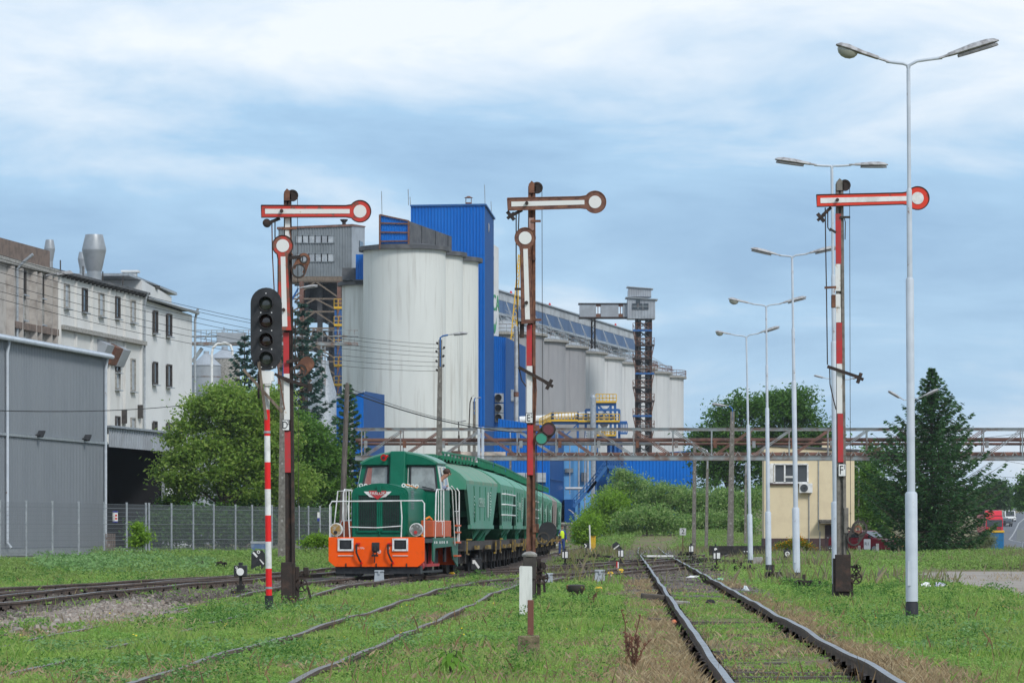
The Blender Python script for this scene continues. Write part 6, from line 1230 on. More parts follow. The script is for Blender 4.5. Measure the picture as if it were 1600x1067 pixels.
            for (xx, yy, RR, rr, kk), cc in (((x0, y0, R0, r0, k0), a), ((x1, y1, R1, r1, k1), e_)):
                if kk in ('lens_red', 'lens_green'): b = MB(); b.disc(cc.x, cc.y, rr*s, -.125, -.101); bp('lens', b, kk, so); b = MB(); b.ring(cc.x, cc.y, rr*s+.02, rr*s, -.14, -.10); bp('lens_rim', b, 'darkrust', so)
                elif kk == 'ring': b = MB(); b.ring(cc.x, cc.y, rr*s+.022, rr*s-.004, -.115, -.1); bp('ring_rim', b, 'frame', so)
        elif kind == 'box': x0, x1, y0, y1, m_, ya, yb_ = v; a, e_ = q(x0, y1), q(x1, y0); b.box(a.x, e_.x, ya, yb_, a.y, e_.y); bp('housing', b, m_, bevel=.012)
        elif kind == 'wheel':
            p = q(v[0], v[1]); r_ = v[2]*s; b.ring(p.x, p.y, r_, r_*.82, -.1, -.03, 24); b.disc(p.x, p.y, r_*.2, -.12, -.01, 10)
            for i in range(5): t = i*2*PI/5+.3; b.bar((p.x, -.06, p.y), (p.x+r_*.85*math.cos(t), -.06, p.y+r_*.85*math.sin(t)), .03, .03)
            bp('rope_wheel', b, 'darkrust')
        elif kind == 'foot': x0, x1, y0, y1 = v; a, e_ = q(x0, y1), q(x1, y0); b.hexa([(a.x, -.3, 0), (e_.x, -.3, 0), (e_.x, .3, 0), (a.x, .3, 0), (a.x+.09, -.14, e_.y), (e_.x-.09, -.14, e_.y), (e_.x-.09, .14, e_.y), (a.x+.09, .14, e_.y)]); bp('foot', b, 'darkrust', bevel=.01)
    return T
grp = 'semaphore signals beside the tracks'
semaphore('left semaphore with bright red arm, a second arm hanging upright below', 77, 454, 449, 947, 297,
    [dict(a=(409, 331.5), c=(563, 331.5), h0=9.5, h1=9, R=17, r=10, w=3.8, s0=6, s1=138, piv=(441, 331), m='sigred', rim='darkrust'),
     dict(a=(446, 517), c=(442.5, 385), h0=11, h1=8, R=16, r=10, w=4, s0=6, s1=115, piv=(444, 485), m='sigredrust', rim='darkrust')],
    [(341, 372, 8, 'sigwhite', 0), (520, 584, 9, 'platered', -3.5), (584, 656, 9, 'sigwhite', -3.2), (674, 738, 9, 'platered', -2.5)],
    (441, 453, 656, 673, 'D', '2'), [([(425, 344), (426, 400), (429, 460), (432, 560), (437, 592), (445, 640)], .012, 'rust'), ([(430, 345), (430, 372), (434, 380)], .012, 'darkrust'), ([(452, 358), (455, 372), (455, 395), (458, 400)], .01, 'rust'), ([(462, 500), (461, 545), (464, 570)], .012, 'darkrust'), ([(458, 480), (457, 560)], .01, 'darkrust')], 'sigred', grp,
    dict(), [('weight', (417.5, 349.5, 6.5)), ('lever', ((438, 342), (419, 350))), ('bracket', ((441, 358), (464, 357))), ('spectacle', ((475, 406, 10, 4.5, 'ring'), (467, 424, 11.5, 9, 'ring'), 'rust')), ('lever', ((452, 404), (470, 402))),
             ('spectacle', ((480, 569, 11.5, 0, 'disc'), (469.5, 580, 10.5, 8, 'ring'), 'rust')), ('lever', ((448, 566), (468, 562))), ('lever', ((434, 588), (487, 606))), ('box', (481, 488, 599, 612, 'darkrust', -.14, -.04)),
             ('box', (440, 457.5, 878, 937, 'darkrust', -.22, -.06)), ('box', (457, 461.5, 880, 938, 'darkrust', -.16, .12)), ('box', (461.5, 467.5, 885, 948, 'darkrust', -.1, .1)), ('foot', (437, 466, 934, 948)), ('wheel', (471, 914, 10.5)), ('bracket', ((461, 898), (476, 897), 'darkrust')), ('bracket', ((461, 911), (475, 910), 'darkrust')), ('box', (474, 482, 886, 897, 'darkrust', -.1, .1)), ('bracket', ((481, 917), (486, 937), 'darkrust'))])
semaphore('middle semaphore with faded rusty arm and green and red lenses', 77, 829.5, 831, 946, 285,
    [dict(a=(793, 320.5), c=(929.5, 317), h0=9.5, h1=9, R=17, r=9.8, w=3.8, s0=6, s1=120, piv=(823, 319), m='sigrust', rim='rust'),
     dict(a=(824.5, 506), c=(820.5, 373), h0=9.5, h1=8, R=16, r=10, w=3.8, s0=6, s1=116, piv=(822.5, 474), m='sigrust', rim='rust')],
    [(341, 360, 8, mat('faded_plate', (.40, .27, .24), (.28, .16, .13), 6, rough=.8), -.5), (508, 572, 8.5, 'platered', -3.5), (572, 645, 8.5, 'sigwhite', -2.8), (664, 742, 9, 'platered', -1.5)],
    (821, 833, 645, 661.5, 'E', '2'), [([(806.5, 333), (806.5, 400), (808, 480), (810, 520), (811, 574)], .012, 'darkrust'), ([(811, 334), (810, 360), (813, 372)], .012, 'darkrust'), ([(835, 346), (836, 352), (836, 372), (834, 382)], .01, 'rust'), ([(811, 575), (815, 594), (822, 604)], .012, 'darkrust'), ([(834, 570), (837, 590), (838, 610), (836, 660)], .012, 'rust'), ([(838.5, 690), (839, 760), (839, 830)], .01, 'darkrust')], 'sigrust', grp,
    dict(head='rust', mast='rust'), [('cross', (798, 338, .7)), ('lever', ((816, 329), (799, 338))), ('bracket', ((830, 346), (845, 346))), ('bracket', ((804, 452), (816, 452), 'darkrust')), ('bracket', ((833, 500), (846, 500))), ('box', (816, 833, 494, 504, 'rust', -.08, .1)), ('box', (812, 819, 502, 528, 'darkrust', -.06, .06)), ('bracket', ((832, 405), (837, 405))),
             ('lever', ((810, 574), (856, 599))), ('cross', (858, 601, -.5)), ('spectacle', ((857, 671, 11.5, 8.6, 'lens_red'), (846, 685, 10.5, 8.6, 'lens_green'), 'darkrust')), ('box', (833, 843, 664, 674, 'rust', -.05, .04)),
             ('spectacle', ((856, 829, 14, 0, 'disc'), (849, 840.5, 10, 8, 'ring'), M['black'])), ('box', (832, 842, 818, 832, 'rust', -.06, .06)),
             ('box', (819, 833, 872, 944, 'darkrust', -.02, .1)), ('box', (833, 838, 868, 946, 'darkrust', -.16, .14)), ('box', (839, 845, 872, 930, 'darkrust', -.05, .12)), ('box', (845, 852, 878, 888, 'darkrust', -.1, .1)), ('wheel', (846, 902, 11)), ('wheel', (847, 884, 6.5)), ('bracket', ((836, 904), (855, 903), 'darkrust')), ('bracket', ((850, 912), (851, 925), 'darkrust')), ('box', (842, 850, 932, 940, 'darkrust', -.1, .1)), ('foot', (832, 856, 949, 963))])
g = P(827.5, 869, 76.4); T = thing('pulley_housing', 'grey lichen capped pulley housing at the foot of the middle mast', 'housing', (g.x, 76.4, 0)); b = MB(); zz = g.z; b.hexa([(-.13, -.12, zz-.45), (.12, -.12, zz-.45), (.12, .12, zz-.45), (-.13, .12, zz-.45), (-.13, -.12, zz), (.13, -.12, zz), (.13, .12, zz), (-.13, .12, zz)]); b.box(-.1, .1, -.08, .08, 0, zz-.45); b.build('case', M['frame'], T, bevel=.015); b = MB(); b.lathe([(.15, 0), (.155, .04), (.10, .085), (.03, .1)], (0, 0, zz), 14); b.build('cap', M['concpale'], T, smooth=True)
semaphore('right semaphore with clean vivid red arm beside the lamp posts', 78.5, 1316, 1312, 944, 281,
    [dict(a=(1275, 315), c=(1432.5, 311), h0=9.3, h1=9, R=18, r=9.5, w=4, s0=6, s1=142, piv=(1307, 314), m='sigred_clean', rim='darkrust', wm='white')],
    [(334.5, 413, 8.5, 'platered', -3), (413, 455, 8, 'sigwhite', -4), (480, 504, 8, 'sigwhite', -3.5), (504.5, 568.5, 9, 'platered', -2.5), (568.5, 646, 8.5, 'sigwhite', -2.5), (646.5, 722, 8.5, 'platered', -1.5)],
    (1309, 1321.5, 724.5, 744.5, 'F', '1'), [([(1289, 325), (1290, 400), (1291, 455), (1292.5, 570)], .012, 'darkrust'), ([(1293, 326), (1293, 356), (1297, 362)], .012, 'darkrust'), ([(1319, 342), (1320.5, 348), (1320, 375)], .01, 'darkrust'), ([(1296, 575), (1296.5, 600), (1302, 625), (1306, 640)], .012, 'darkrust'), ([(1322, 834), (1324, 858), (1328, 866)], .014, 'frame')], 'sigred_clean', grp,
    dict(head='concrete', mast='concrete'), [('cross', (1282, 341, .7)), ('lever', ((1298, 325), (1284, 338))), ('bracket', ((1312, 340), (1328, 340), 'frame')), ('bracket', ((1288, 450), (1306, 449))), ('box', (1299, 1305, 461, 481, 'rust', -.08, .08)), ('box', (1305, 1313, 460, 481, 'sigwhite', -.07, .08)), ('bracket', ((1296, 358), (1306, 364), 'frame')),
             ('lever', ((1292, 573), (1342, 590))), ('cross', (1342, 591, -.35)), ('spectacle', ((1342.5, 825.5, 12.5, 9.5, 'ring'), (1333.5, 842, 11, 8.5, 'ring'), M['frame'])), ('box', (1318.5, 1325.5, 793, 833, 'concrete', -.06, .06)), ('bracket', ((1324, 824), (1332, 828), 'frame')),
             ('box', (1304, 1328, 866, 924, 'darkrust', -.22, -.06)), ('box', (1301.5, 1305, 872, 936, 'darkrust', -.16, .1)), ('box', (1307, 1327, 924, 946, 'darkrust', -.16, .12)), ('foot', (1293, 1336, 930, 945)), ('wheel', (1338, 888, 7)), ('wheel', (1337, 903, 9.5)), ('bracket', ((1328, 885), (1340, 885), 'darkrust')), ('bracket', ((1328, 899), (1340, 898), 'darkrust')), ('bracket', ((1330, 904), (1332, 944), 'darkrust'))])
b = MB(); p = P(1342.5, 825.5, 78.3); b.ring(0, 0, .09, .045, -.09, -.07, 20); T = [o for o in bpy.data.objects if o.name.startswith('semaphore_signal')][-1]; o_ = b.build('inner_ring', M['rust'], T); o_.location = (p.x-T.location.x-.02, 0, p.z-.02)

# ------------------------------------------------------------------ colour light signal and the planks propped on it
Z = 70; s = Z/6000; g = P(420.5, 957, Z); T = thing('light_signal', 'black four lamp signal on a red and white banded pole', 'signal', (g.x, Z, 0))
def ql(px, py): p = P(px, py, Z); return Vector((p.x-g.x, p.z))
for y0, y1, m_, r_ in ((580, 640, 'white', 4.2), (640, 681, 'sigred_clean', 4.6), (681, 722, 'white', 4.6), (722, 764, 'sigred_clean', 4.7), (764, 805, 'white', 4.7), (805, 846, 'sigred_clean', 4.8), (846, 888, 'white', 4.8), (888, 930, 'sigred_clean', 4.9), (930, 955, 'poleblack', 6.6)):
    xm = lambda y: 416.5+(y-580)/377*4; a, e_ = ql(xm(y1), y1), ql(xm(y0), y0); b = MB(); b.cyl((a.x, 0, max(.02, a.y)), (e_.x, 0, e_.y), r_*s, n=20); b.build('pole_band', mat('vivid_red', (.75, .012, .012), rough=.45) if m_ == 'sigred_clean' else M[m_], T, smooth=True)
for y in (675, 918): a = ql(xm(y), y); b = MB(); b.cyl((a.x, 0, a.y-.02), (a.x, 0, a.y+.02), 5.4*s, n=18); b.build('clamp', M['galv'], T, smooth=True)
b = MB(); a = ql(420.5, 957); b.box(a.x-.12, a.x+.12, -.12, .12, 0, .06); b.box(a.x-.2, a.x+.2, -.2, .2, -.05, .03); b.build('base_plate', M['darkrust'], T)
pts = []; x0, x1, yt_s, yb_s = 392, 441, 450, 579; R_ = 24.5
for i in range(13): t = PI-PI*i/12; pts.append(ql(416.5+R_*math.cos(t), yt_s+R_-R_*math.sin(t)))
for x_, y_ in ((441, 553), (438, 566), (430, 576), (422, 579), (411, 579), (403, 576), (395, 566), (392, 553)): pts.append(ql(x_, y_))
b = MB(); b.prism([tuple(p) for p in pts][::-1], -.10, -.08); ho = b.build('head_board', M['black'], T, bevel=.004); b = MB(); a, e_ = ql(402, 575), ql(431, 455); b.box(a.x, e_.x, -.08, .14, a.y, e_.y); b.build('lamp_case', M['black'], T)
for (x_, y_), lm_ in zip(((416, 475.5), (416.3, 502.5), (416.6, 532), (416.8, 561)), ('lens_grey', 'lens_dark', 'lens_dark', 'lens_grey')):
    p = ql(x_, y_); b = MB(); b.ring(p.x, p.y, 11.5*s, 10.6*s, -.125, -.1, 28); vo = b.build('lamp_ring', M['galv'] if False else M['frame'], T)
    b = MB(); b.ball((p.x, -.102, p.y), 10*s, 16, 1, .22, 1); b.build('lens', M[lm_], vo, smooth=True)
    b = MB(); n = 16                                # visor over the top of the lens
    vs = [(p.x+11.3*s*math.cos(t), y_v, p.y+11.3*s*math.sin(t)) for y_v in (-.10, -.27) for t in np.linspace(-.35, PI+.35, n)]
    b.add(vs, [(i, i+1, n+i+1, n+i) for i in range(n-1)]); vz = b.build('visor', M['black'], vo, smooth=True); sm2 = vz.modifiers.new('thick', 'SOLIDIFY'); sm2.thickness = .006
for x_, y_ in ((416, 459), (408, 489), (425, 489), (408, 517), (425, 517), (409, 546), (425, 546), (409, 574), (426, 574)): p = ql(x_, y_); b = MB(); b.disc(p.x, p.y, 1.0*s, -.106, -.1, 8); b.build('bolt', M['white'], ho)
a, e_ = ql(409, 603), ql(428, 579.5); b = MB(); b.box(a.x, e_.x-.04, -.09, .09, a.y+.03, e_.y); b.box(a.x+.05, e_.x, -.07, .07, a.y+.08, e_.y-.01); b.box(a.x+.06, e_.x-.05, -.08, .08, a.y, a.y+.05); b.build('terminal_box', M['white'], T, bevel=.01)
b = MB(); p0, p1 = ql(429, 584), ql(452, 597); b.bar((p0.x, .05, p0.y), (p1.x, .05, p1.y), .05); b.build('stay', M['darkrust'], T); b = MB(); p0 = ql(404, 580); b.bar((p0.x, .02, p0.y), (p0.x, .02, p0.y-.5), .04); b.build('stay', M['darkrust'], T)
for (xa, ya), (xb, yb2), dy, lb in (((404, 565), (416, 656), -.17, 'upright grey plank wired across the light signal pole'), ((380, 577), (441, 644), -.12, 'slanting grey plank propped behind the upright one')):
    pa, pb = P(xa, ya, Z+dy), P(xb, yb2, Z+dy); b = MB(); b.bar(pa, pb, .05, .065, up=(0, 1, 0)); o = b.build('plank', M['wood'], None, bevel=.004); tag(o, lb, 'plank', 'planks on the light signal')

# ------------------------------------------------------------------ double armed street lamps
def lamp_head(parent, o, ang, L_, kind):
    """o: where the arm ends, ang: rise of the head, kind: flat or bowl"""
    d = Vector((math.cos(ang), 0, math.sin(ang))); n = Vector((-d.z, 0, d.x)); n = n if n.z > 0 else -n
    pr = [(0, .03, .03), (.14, .035, .035), (.16, .05, .05), (.3, .075, .06), (.55, .12, .085), (.8, .125, .085), (.93, .09, .06), (1, .03, .02)] if kind == 'flat' else [(0, .03, .03), (.2, .035, .035), (.22, .06, .055), (.5, .065, .06), (.6, .1, .07), (.8, .14, .09), (.93, .12, .07), (1, .05, .02)]
    b = MB(); k = 12; vs = []
    for t, w_, h in pr:
        c = o+d*L_*t
        for j in range(k): u = 2*PI*j/k; z_ = math.sin(u); vs.append(c+Vector((0, w_*L_*math.cos(u)*1.1, 0))+n*(h*L_*(z_ if z_ > 0 else z_*.35)))
    m_ = len(pr); b.add(vs, [(i*k+j, i*k+(j+1) % k, (i+1)*k+(j+1) % k, (i+1)*k+j) for i in range(m_-1) for j in range(k)]+[tuple(range(k)), tuple((m_-1)*k+j for j in range(k))]); ho = b.build('lamp_head', M['lamphead'], parent, smooth=True)
    b = MB()
    if kind == 'flat':
        f = [(.3, .05), (.5, .09), (.85, .1), (.96, .05)]; vs = []
        for lv in (-.028, -.07):
            for t, w_ in f: vs.append(o+d*L_*(t+(0 if lv > -.03 else .01))+Vector((0, -w_*L_, 0))+n*lv*L_)
            for t, w_ in f[::-1]: vs.append(o+d*L_*t+Vector((0, w_*L_, 0))+n*lv*L_)
        b.add(vs, [tuple(range(8, 16)), tuple(range(7, -1, -1))]+[(i, (i+1) % 8, 8+(i+1) % 8, 8+i) for i in range(8)]); b.build('lamp_tray', M['lampunder'], ho)
    else:
        c = o+d*L_*.77; b.ball((0, 0, 0), .19*L_, 14, 1, .62, .8)
        b.v = [tuple(c+d*v[0]+Vector((0, v[1], 0))+n*(min(v[2], 0)-.02)) for v in b.v]; b.build('glass_bowl', M['lampglass'], ho, smooth=True)
def street_lamp(label, px, Z, H, lean, left, right, group, sc=1.0):
    x = X(px, Z); T = thing('street_lamp', label, 'street lamp', (x, Z, 0), 0, group)
    lx_ = lambda z: lean*z
    segs = [(-.1, .34, .104, 'poleblack'), (.34, 2.12, .100, 'polewhite'), (2.12, 5.6, .066, 'polewhite'), (5.6, 7.05, .044, 'polewhite'), (7.05, H, .031, 'polewhite')]
    for z0, z1, r_, m_ in segs:
        b = MB(); b.tube([(lx_(z0), 0, z0), (lx_(z1-.03), 0, z1-.03), (lx_(z1), 0, z1)], [r_, r_, r_*.8], 18); b.build('pole_section', M[m_], T, smooth=True)
    b = MB(); b.box(-.101+.02, -.03, -.11, -.098, .6, 1.0); b.build('hatch', M['polewhite'], T)
    top = Vector((lx_(H), 0, H-.02))
    for sd, (dx, dz, hx, hz, kind) in ((-1, left), (1, right)):
        e_ = top+Vector((sd*dx, 0, dz)); pts = [top, top+Vector((sd*.02, 0, .08)), top+Vector((sd*dx*.25, 0, dz*.62+.02)), top+Vector((sd*dx*.6, 0, dz*.86)), e_]
        b = MB(); b.tube(pts, .025, 8); b.build('arm', M['polewhite'], T, smooth=True)
        h = e_+Vector((sd*hx, 0, hz)); v = h-e_; lamp_head(T, e_-v.normalized()*.05, math.atan2(v.z, v.x), v.length+.05, kind)
    return T
grp = 'double street lamps on the right'
street_lamp('tallest nearest double street lamp with one glass bowl head', 1425, 62.5, 9.0, -.0065, (.36, .14, .82, .27, 'bowl'), (.55, .20, .92, .28, 'flat'), grp)
street_lamp('double street lamp whose pole stands right behind the right signal', 1307.5, 83.5, 9.35, -.0115, (.38, .1, .86, .12, 'flat'), (.42, .10, .8, .0, 'flat'), grp)
street_lamp('third double street lamp, head crossing the right signal mast', 1245, 105.6, 8.95, -.0145, (.36, .12, .78, .18, 'flat'), (.42, .16, .82, .18, 'flat'), grp)
street_lamp('double street lamp with rounded bowl head in front of the cream wall corner', 1201, 129, 8.95, -.009, (.48, .16, .80, .17, 'bowl'), (.5, .17, .85, .22, 'flat'), grp)
street_lamp('shortest looking farthest double street lamp of the near row', 1173, 149.5, 8.95, -.019, (.5, .16, .72, .13, 'bowl'), (.48, .22, .82, .26, 'flat'), grp)
street_lamp('far double street lamp peeping out behind the right signal mast', 1309, 192, 9.0, 0, (.6, .1, .6, .15, 'flat'), (.6, .05, .6, .15, 'flat'), grp)
street_lamp('far double street lamp with raised heads by the spruce', 1427, 212, 8.6, 0, (.55, .1, .85, .5, 'flat'), (.45, .25, .95, .45, 'flat'), grp)
# concrete and wooden poles
def conc_pole(label, px, ybase, ytop, Z, w0, w1, lamp=None, lean=0, mat_='concrete', cat='pole', name='concrete_pole', steel=None, z0=0):
    g = P(px, ybase, Z); s = Z/6000; T = thing(name, label, cat, (g.x, Z, z0)); t = P(px+lean, ytop, Z); h = t.z-z0; dx = t.x-g.x
    b = MB(); b.hexa([(-w0/2, -w0/2.6, -.2), (w0/2, -w0/2.6, -.2), (w0/2, w0/2.6, -.2), (-w0/2, w0/2.6, -.2), (dx-w1/2, -w1/2.6, h), (dx+w1/2, -w1/2.6, h), (dx+w1/2, w1/2.6, h), (dx-w1/2, w1/2.6, h)]) if mat_ == 'concrete' else b.tube([(0, 0, -.2), (dx, 0, h-.1), (dx, 0, h)], [w0/2, w1/2, w1/4], 10)
    b.build('pole', M[mat_], T, smooth=mat_ != 'concrete')
    if mat_ == 'concrete':
        b = MB(); n = int(h/.62)
        for i in range(1, n): z_ = h*i/n; w_ = w0+(w1-w0)*i/n; x_ = dx*i/n; b.box(x_-w_*.14, x_+w_*.14, -w_/2.6-.012, -w_/2.6+.02, z_-.05, z_+.05)
        b.build('pole_holes', M['concpale'], T, kind='stuff')
    if lamp:
        ex, ey, hx, hy, mm = lamp; e_ = P(ex, ey, Z); q = Vector((e_.x-g.x, 0, e_.z-z0)); top = Vector((dx, -.05, h)); st = Vector((dx, -.05, h-.9)) if steel is None else Vector((dx, -.05, h-steel))
        b = MB(); b.tube([st, top+Vector((0, 0, .1)), top+(q-top)*.35+Vector((0, 0, abs(q.z-top.z)*.45)), q], .04, 8); b.build('lamp_arm', M[mm], T, smooth=True)
        e2 = P(hx, hy, Z); v = Vector((e2.x-e_.x, 0, e2.z-e_.z)); lamp_head(T, q, math.atan2(v.z, v.x), v.length, 'flat')
    return T
TP = conc_pole('tall concrete pole with blue lamp arm standing behind the green train', 684, 830, 531, 182, .40, .17, (700, 523.5, 731, 520.5, 'bluesteel'), 4, steel=1.3)
b = MB()
for i, (dx, y) in enumerate(((-4, 538), (7, 545), (-5, 551), (6, 558), (-5, 566), (6, 573), (-4.5, 580))):
    p = P(687+dx, y, 182)-TP.location; b.tube([(p.x-.05*dx, 0, p.z), (p.x, 0, p.z), (p.x, 0, p.z+.1)], .02, 5); b.ball((p.x, 0, p.z+.06), .06, 8)
b.build('insulators', M['frame'], TP, kind='stuff')
conc_pole('concrete pole with lamp right behind the left semaphore', 440, 882, 590, 171, .34, .26, (466, 450.5, 497, 446.5, 'bluesteel'), 2.5, steel=.5)
conc_pole('leaning wooden pole at the tree edge left of the locomotive', 531.5, 800, 598, 150, .26, .18, None, 11, 'polewood', 'pole', 'wooden_pole')
conc_pole('slim concrete lamp pole left of the pair above the wagons', 732, 800, 665, 262, .24, .2, (737, 620.5, 741, 617, 'darkrust'), 1.0, steel=.3)
conc_pole('slim concrete lamp pole with white lamp, right of the pair above the wagons', 741, 800, 627, 262, .24, .2, (743, 622, 752, 621, 'bluesteel'), 0)
conc_pole('short lamp pole seen low in front of the white silo foot', 716.5, 800, 680, 300, .2, .16, (716, 659, 729, 657, 'darkrust'), .5, steel=.2)
conc_pole('small lamp pole in front of the blue hall', 797.5, 820, 690, 310, .2, .16, (797, 676, 810, 673, 'galv'), 0, steel=.2)
conc_pole('thick concrete lamp pole left of the white lamp posts', 1140.5, 871, 643, 214, .37, .22, (1139, 635, 1112, 631, 'bluesteel'), 4)
conc_pole('concrete lamp pole right of the number two sign', 1084, 866, 690, 243, .27, .19, None, 1.5)
conc_pole('thin concrete pole with lamp before the tall bushes', 1103.5, 849, 712, 262, .23, .16, (1104, 703, 1089, 698, 'galv'), 2, z0=.4)
conc_pole('thin far concrete pole beside the cream building', 1164.5, 860, 724, 300, .2, .16, (1165, 723, 1172, 719, 'galv'), 1)
conc_pole('far curved lamp post behind the signal box', 1341, 860, 734, 330, .14, .1, (1341, 731, 1334, 727, 'galv'), 1, 'polewood', 'pole', 'lamp_post')
p = P(902, 822, 345); T = thing('yard_lamp', 'small twin yard lamp standing on the low white wall', 'lamp', (p.x, 345, 0)); b = MB(); b.tube([(0, 0, 0), (0, 0, P(0, 803, 345).z)], .05, 6); b.tube([(0, 0, P(0, 806, 345).z), (-.5, 0, P(0, 800, 345).z)], .03, 6); b.build('post', M['galv'], T); lamp_head(T, Vector((-.3, 0, P(0, 801, 345).z)), 2.6, .6, 'flat'); lamp_head(T, Vector((-.05, 0, P(0, 809, 345).z)), 2.4, .4, 'flat')
# wires
def wire(a, b_, sag, label, r_=.009):
    m = MB(); a = Vector(a); b_ = Vector(b_); pts = [a.lerp(b_, t)-Vector((0, 0, sag*4*t*(1-t))) for t in np.linspace(0, 1, 18)]; m.tube(pts, r_, 4); o = m.build('overhead_wire', M['hose']); tag(o, label, 'wire', 'overhead wires')
for i, (y0, y1) in enumerate(((392, 538), (398, 545), (408, 551), (420, 558), (436, 566), (450, 573), (462, 580))):
    wire(P(-20, y0, 118), P(687+(-6 if i % 2 == 0 else 7), y1, 182), .55, ['highest of the thin wires rising to the left edge', 'second highest of the thin wires on the left', 'third thin wire from the top on the left', 'middle one of the seven thin wires on the left', 'fifth thin wire down on the left', 'second lowest of the seven thin wires on the left', 'lowest of the seven thin wires meeting the pole behind the train'][i])
wire(P(-20, 641, 120), P(280, 634, 176), .12, 'single low wire crossing the grey hall', .016); wire(P(541, 605, 150), P(830, 668, 215), .5, 'upper wire running right from the leaning wooden pole', .012); wire(P(541, 611, 150), P(850, 676, 215), .45, 'lower, thicker wire running right from the leaning wooden pole', .025)
wire(P(1300, 690, 420), P(1700, 660, 360), .8, 'distant wire passing behind the spruce', .02); wire(P(1480, 700, 420), P(1700, 738, 420), .3, 'distant wire at the right edge above the road', .02); wire(P(1530, 743, 500), P(1700, 742, 500), .3, 'faint distant wire above the road trees', .02)

# ------------------------------------------------------------------ mesh fence
fx = [0, 41, 82, 123, 163, 198, 228, 233, 268, 302, 334, 368, 394, 425, 450, 467, 482, 500, 517]
T = thing('mesh_fence', 'grey welded mesh fence on steel posts along the works yard', 'fence', (-24, 180, 0))
def fp(px): t = px/500; k0 = -24.0; # line from (-24,180) to (-11.25,225)
def fpt(px):
    m = (-11.25+24)/(225-180); Zf = (-24-m*180)/((px-800)/6000-m); return Vector((X(px, Zf), Zf, 0))
fx = [-60, -20]+fx; H_ = 2.82
for i, px in enumerate(fx):
    p = fpt(px)-Vector((-24, 180, 0)); b = MB(); b.box(p.x-.045, p.x+.045, p.y-.045, p.y+.045, -.1, H_+.06); b.box(p.x-.055, p.x+.055, p.y-.055, p.y+.055, H_+.06, H_+.09)
    for z_ in (.9, 1.8): b.box(p.x-.06, p.x+.06, p.y-.06, p.y-.04, z_, z_+.07)
    b.build('post', M['galv'], T)
    if i:
        a = fpt(fx[i-1])-Vector((-24, 180, 0)); d = p-a; L_ = d.length; n = int(L_/(.10 if px < 228 else .07)); b = MB(); r_ = .005
        for j in range(n+1): q = a+d*(j/n); b.add([(q.x-r_, q.y, .2), (q.x+r_, q.y, .2), (q.x+r_, q.y, H_), (q.x-r_, q.y, H_), (q.x, q.y-r_, .2), (q.x, q.y+r_, .2), (q.x, q.y+r_, H_), (q.x, q.y-r_, H_)], [(0, 1, 2, 3), (4, 5, 6, 7)])
        for z_ in np.arange(.2, H_+.02, .2):
            rr = .012 if abs((z_ % .8)-.2) < .05 else .006; b.bar(a+Vector((0, 0, z_)), p+Vector((0, 0, z_)), rr*2)
        b.build('wire_panel', M['fencewire'], T, kind='stuff')
        b = MB(); b.bar(a+Vector((0, 0, .06)), p+Vector((0, 0, .06)), .06, .25); b.build('base_board', M['concpale'], T)
for px in (82, 41, 163, 334, 368): pass
p = fpt(180); T2 = thing('notice_board', 'white notice with blue bars hung on the mesh fence', 'sign', P(180, 807, p.y-.1)); s = p.y/6000; b = MB(); b.box(-4*s, 4*s, -.01, .01, -9*s, 9*s); b.build('board', M['white'], T2); b = MB(); b.box(-4*s, 4*s, -.016, -.011, 6.5*s, 9*s); b.box(-4*s, 4*s, -.016, -.011, -9*s, -7*s); b.build('blue_band', mat('notice_blue', (.03, .04, .25)), T2); b = MB(); b.box(-.2*s, 3*s, -.016, -.011, .5*s, 3.5*s); b.box(-.2*s, 3*s, -.016, -.011, -4.5*s, -1.5*s); b.build('red_mark', mat('notice_red', (.6, .05, .04)), T2)
p = fpt(497); T2 = thing('notice_board', 'small white and blue notice on the fence left of the locomotive', 'sign', P(497.5, 807, p.y-.1)); s = p.y/6000; b = MB(); b.box(-2*s, 2*s, -.01, .01, -7*s, 7*s); b.build('board', M['white'], T2); b = MB(); b.box(-2*s, 2*s, -.016, -.011, -7*s, -2*s); b.build('blue_band', mat('notice_blue2', (.03, .05, .28)), T2)
p = P(172, 865, 208); T2 = thing('wooden_pallet', 'brown wooden pallet standing on edge behind the fence', 'pallet', (p.x, 208, 0)); s = 208/6000
for i in range(5): b = MB(); x_ = (-7+3.5*i)*s; b.box(x_-.045, x_+.045, -.03, .0, .1, 38*s); b.build('slat', M['brick'], T2)
b = MB(); b.box(-8*s, 8*s, .0, .08, .3, .4); b.box(-8*s, 8*s, 0, .08, 1.0, 1.1); b.build('rail', M['brick'], T2)
p = P(404, 848, 190); T2 = thing('blue_bin', 'faded blue box standing behind the black crossed board', 'box', (p.x, 190, 0)); b = MB(); b.box(-.36, .36, -.2, .2, .0, P(0, 849, 190).z); b.build('body', mat('faded_blue', (.10, .16, .28), (.25, .3, .38), 2, rough=.4), T2, bevel=.03); b = MB(); b.box(-.38, .38, -.22, .22, P(0, 849, 190).z, P(0, 848, 190).z+.08); b.build('lid', M['galv'], T2)

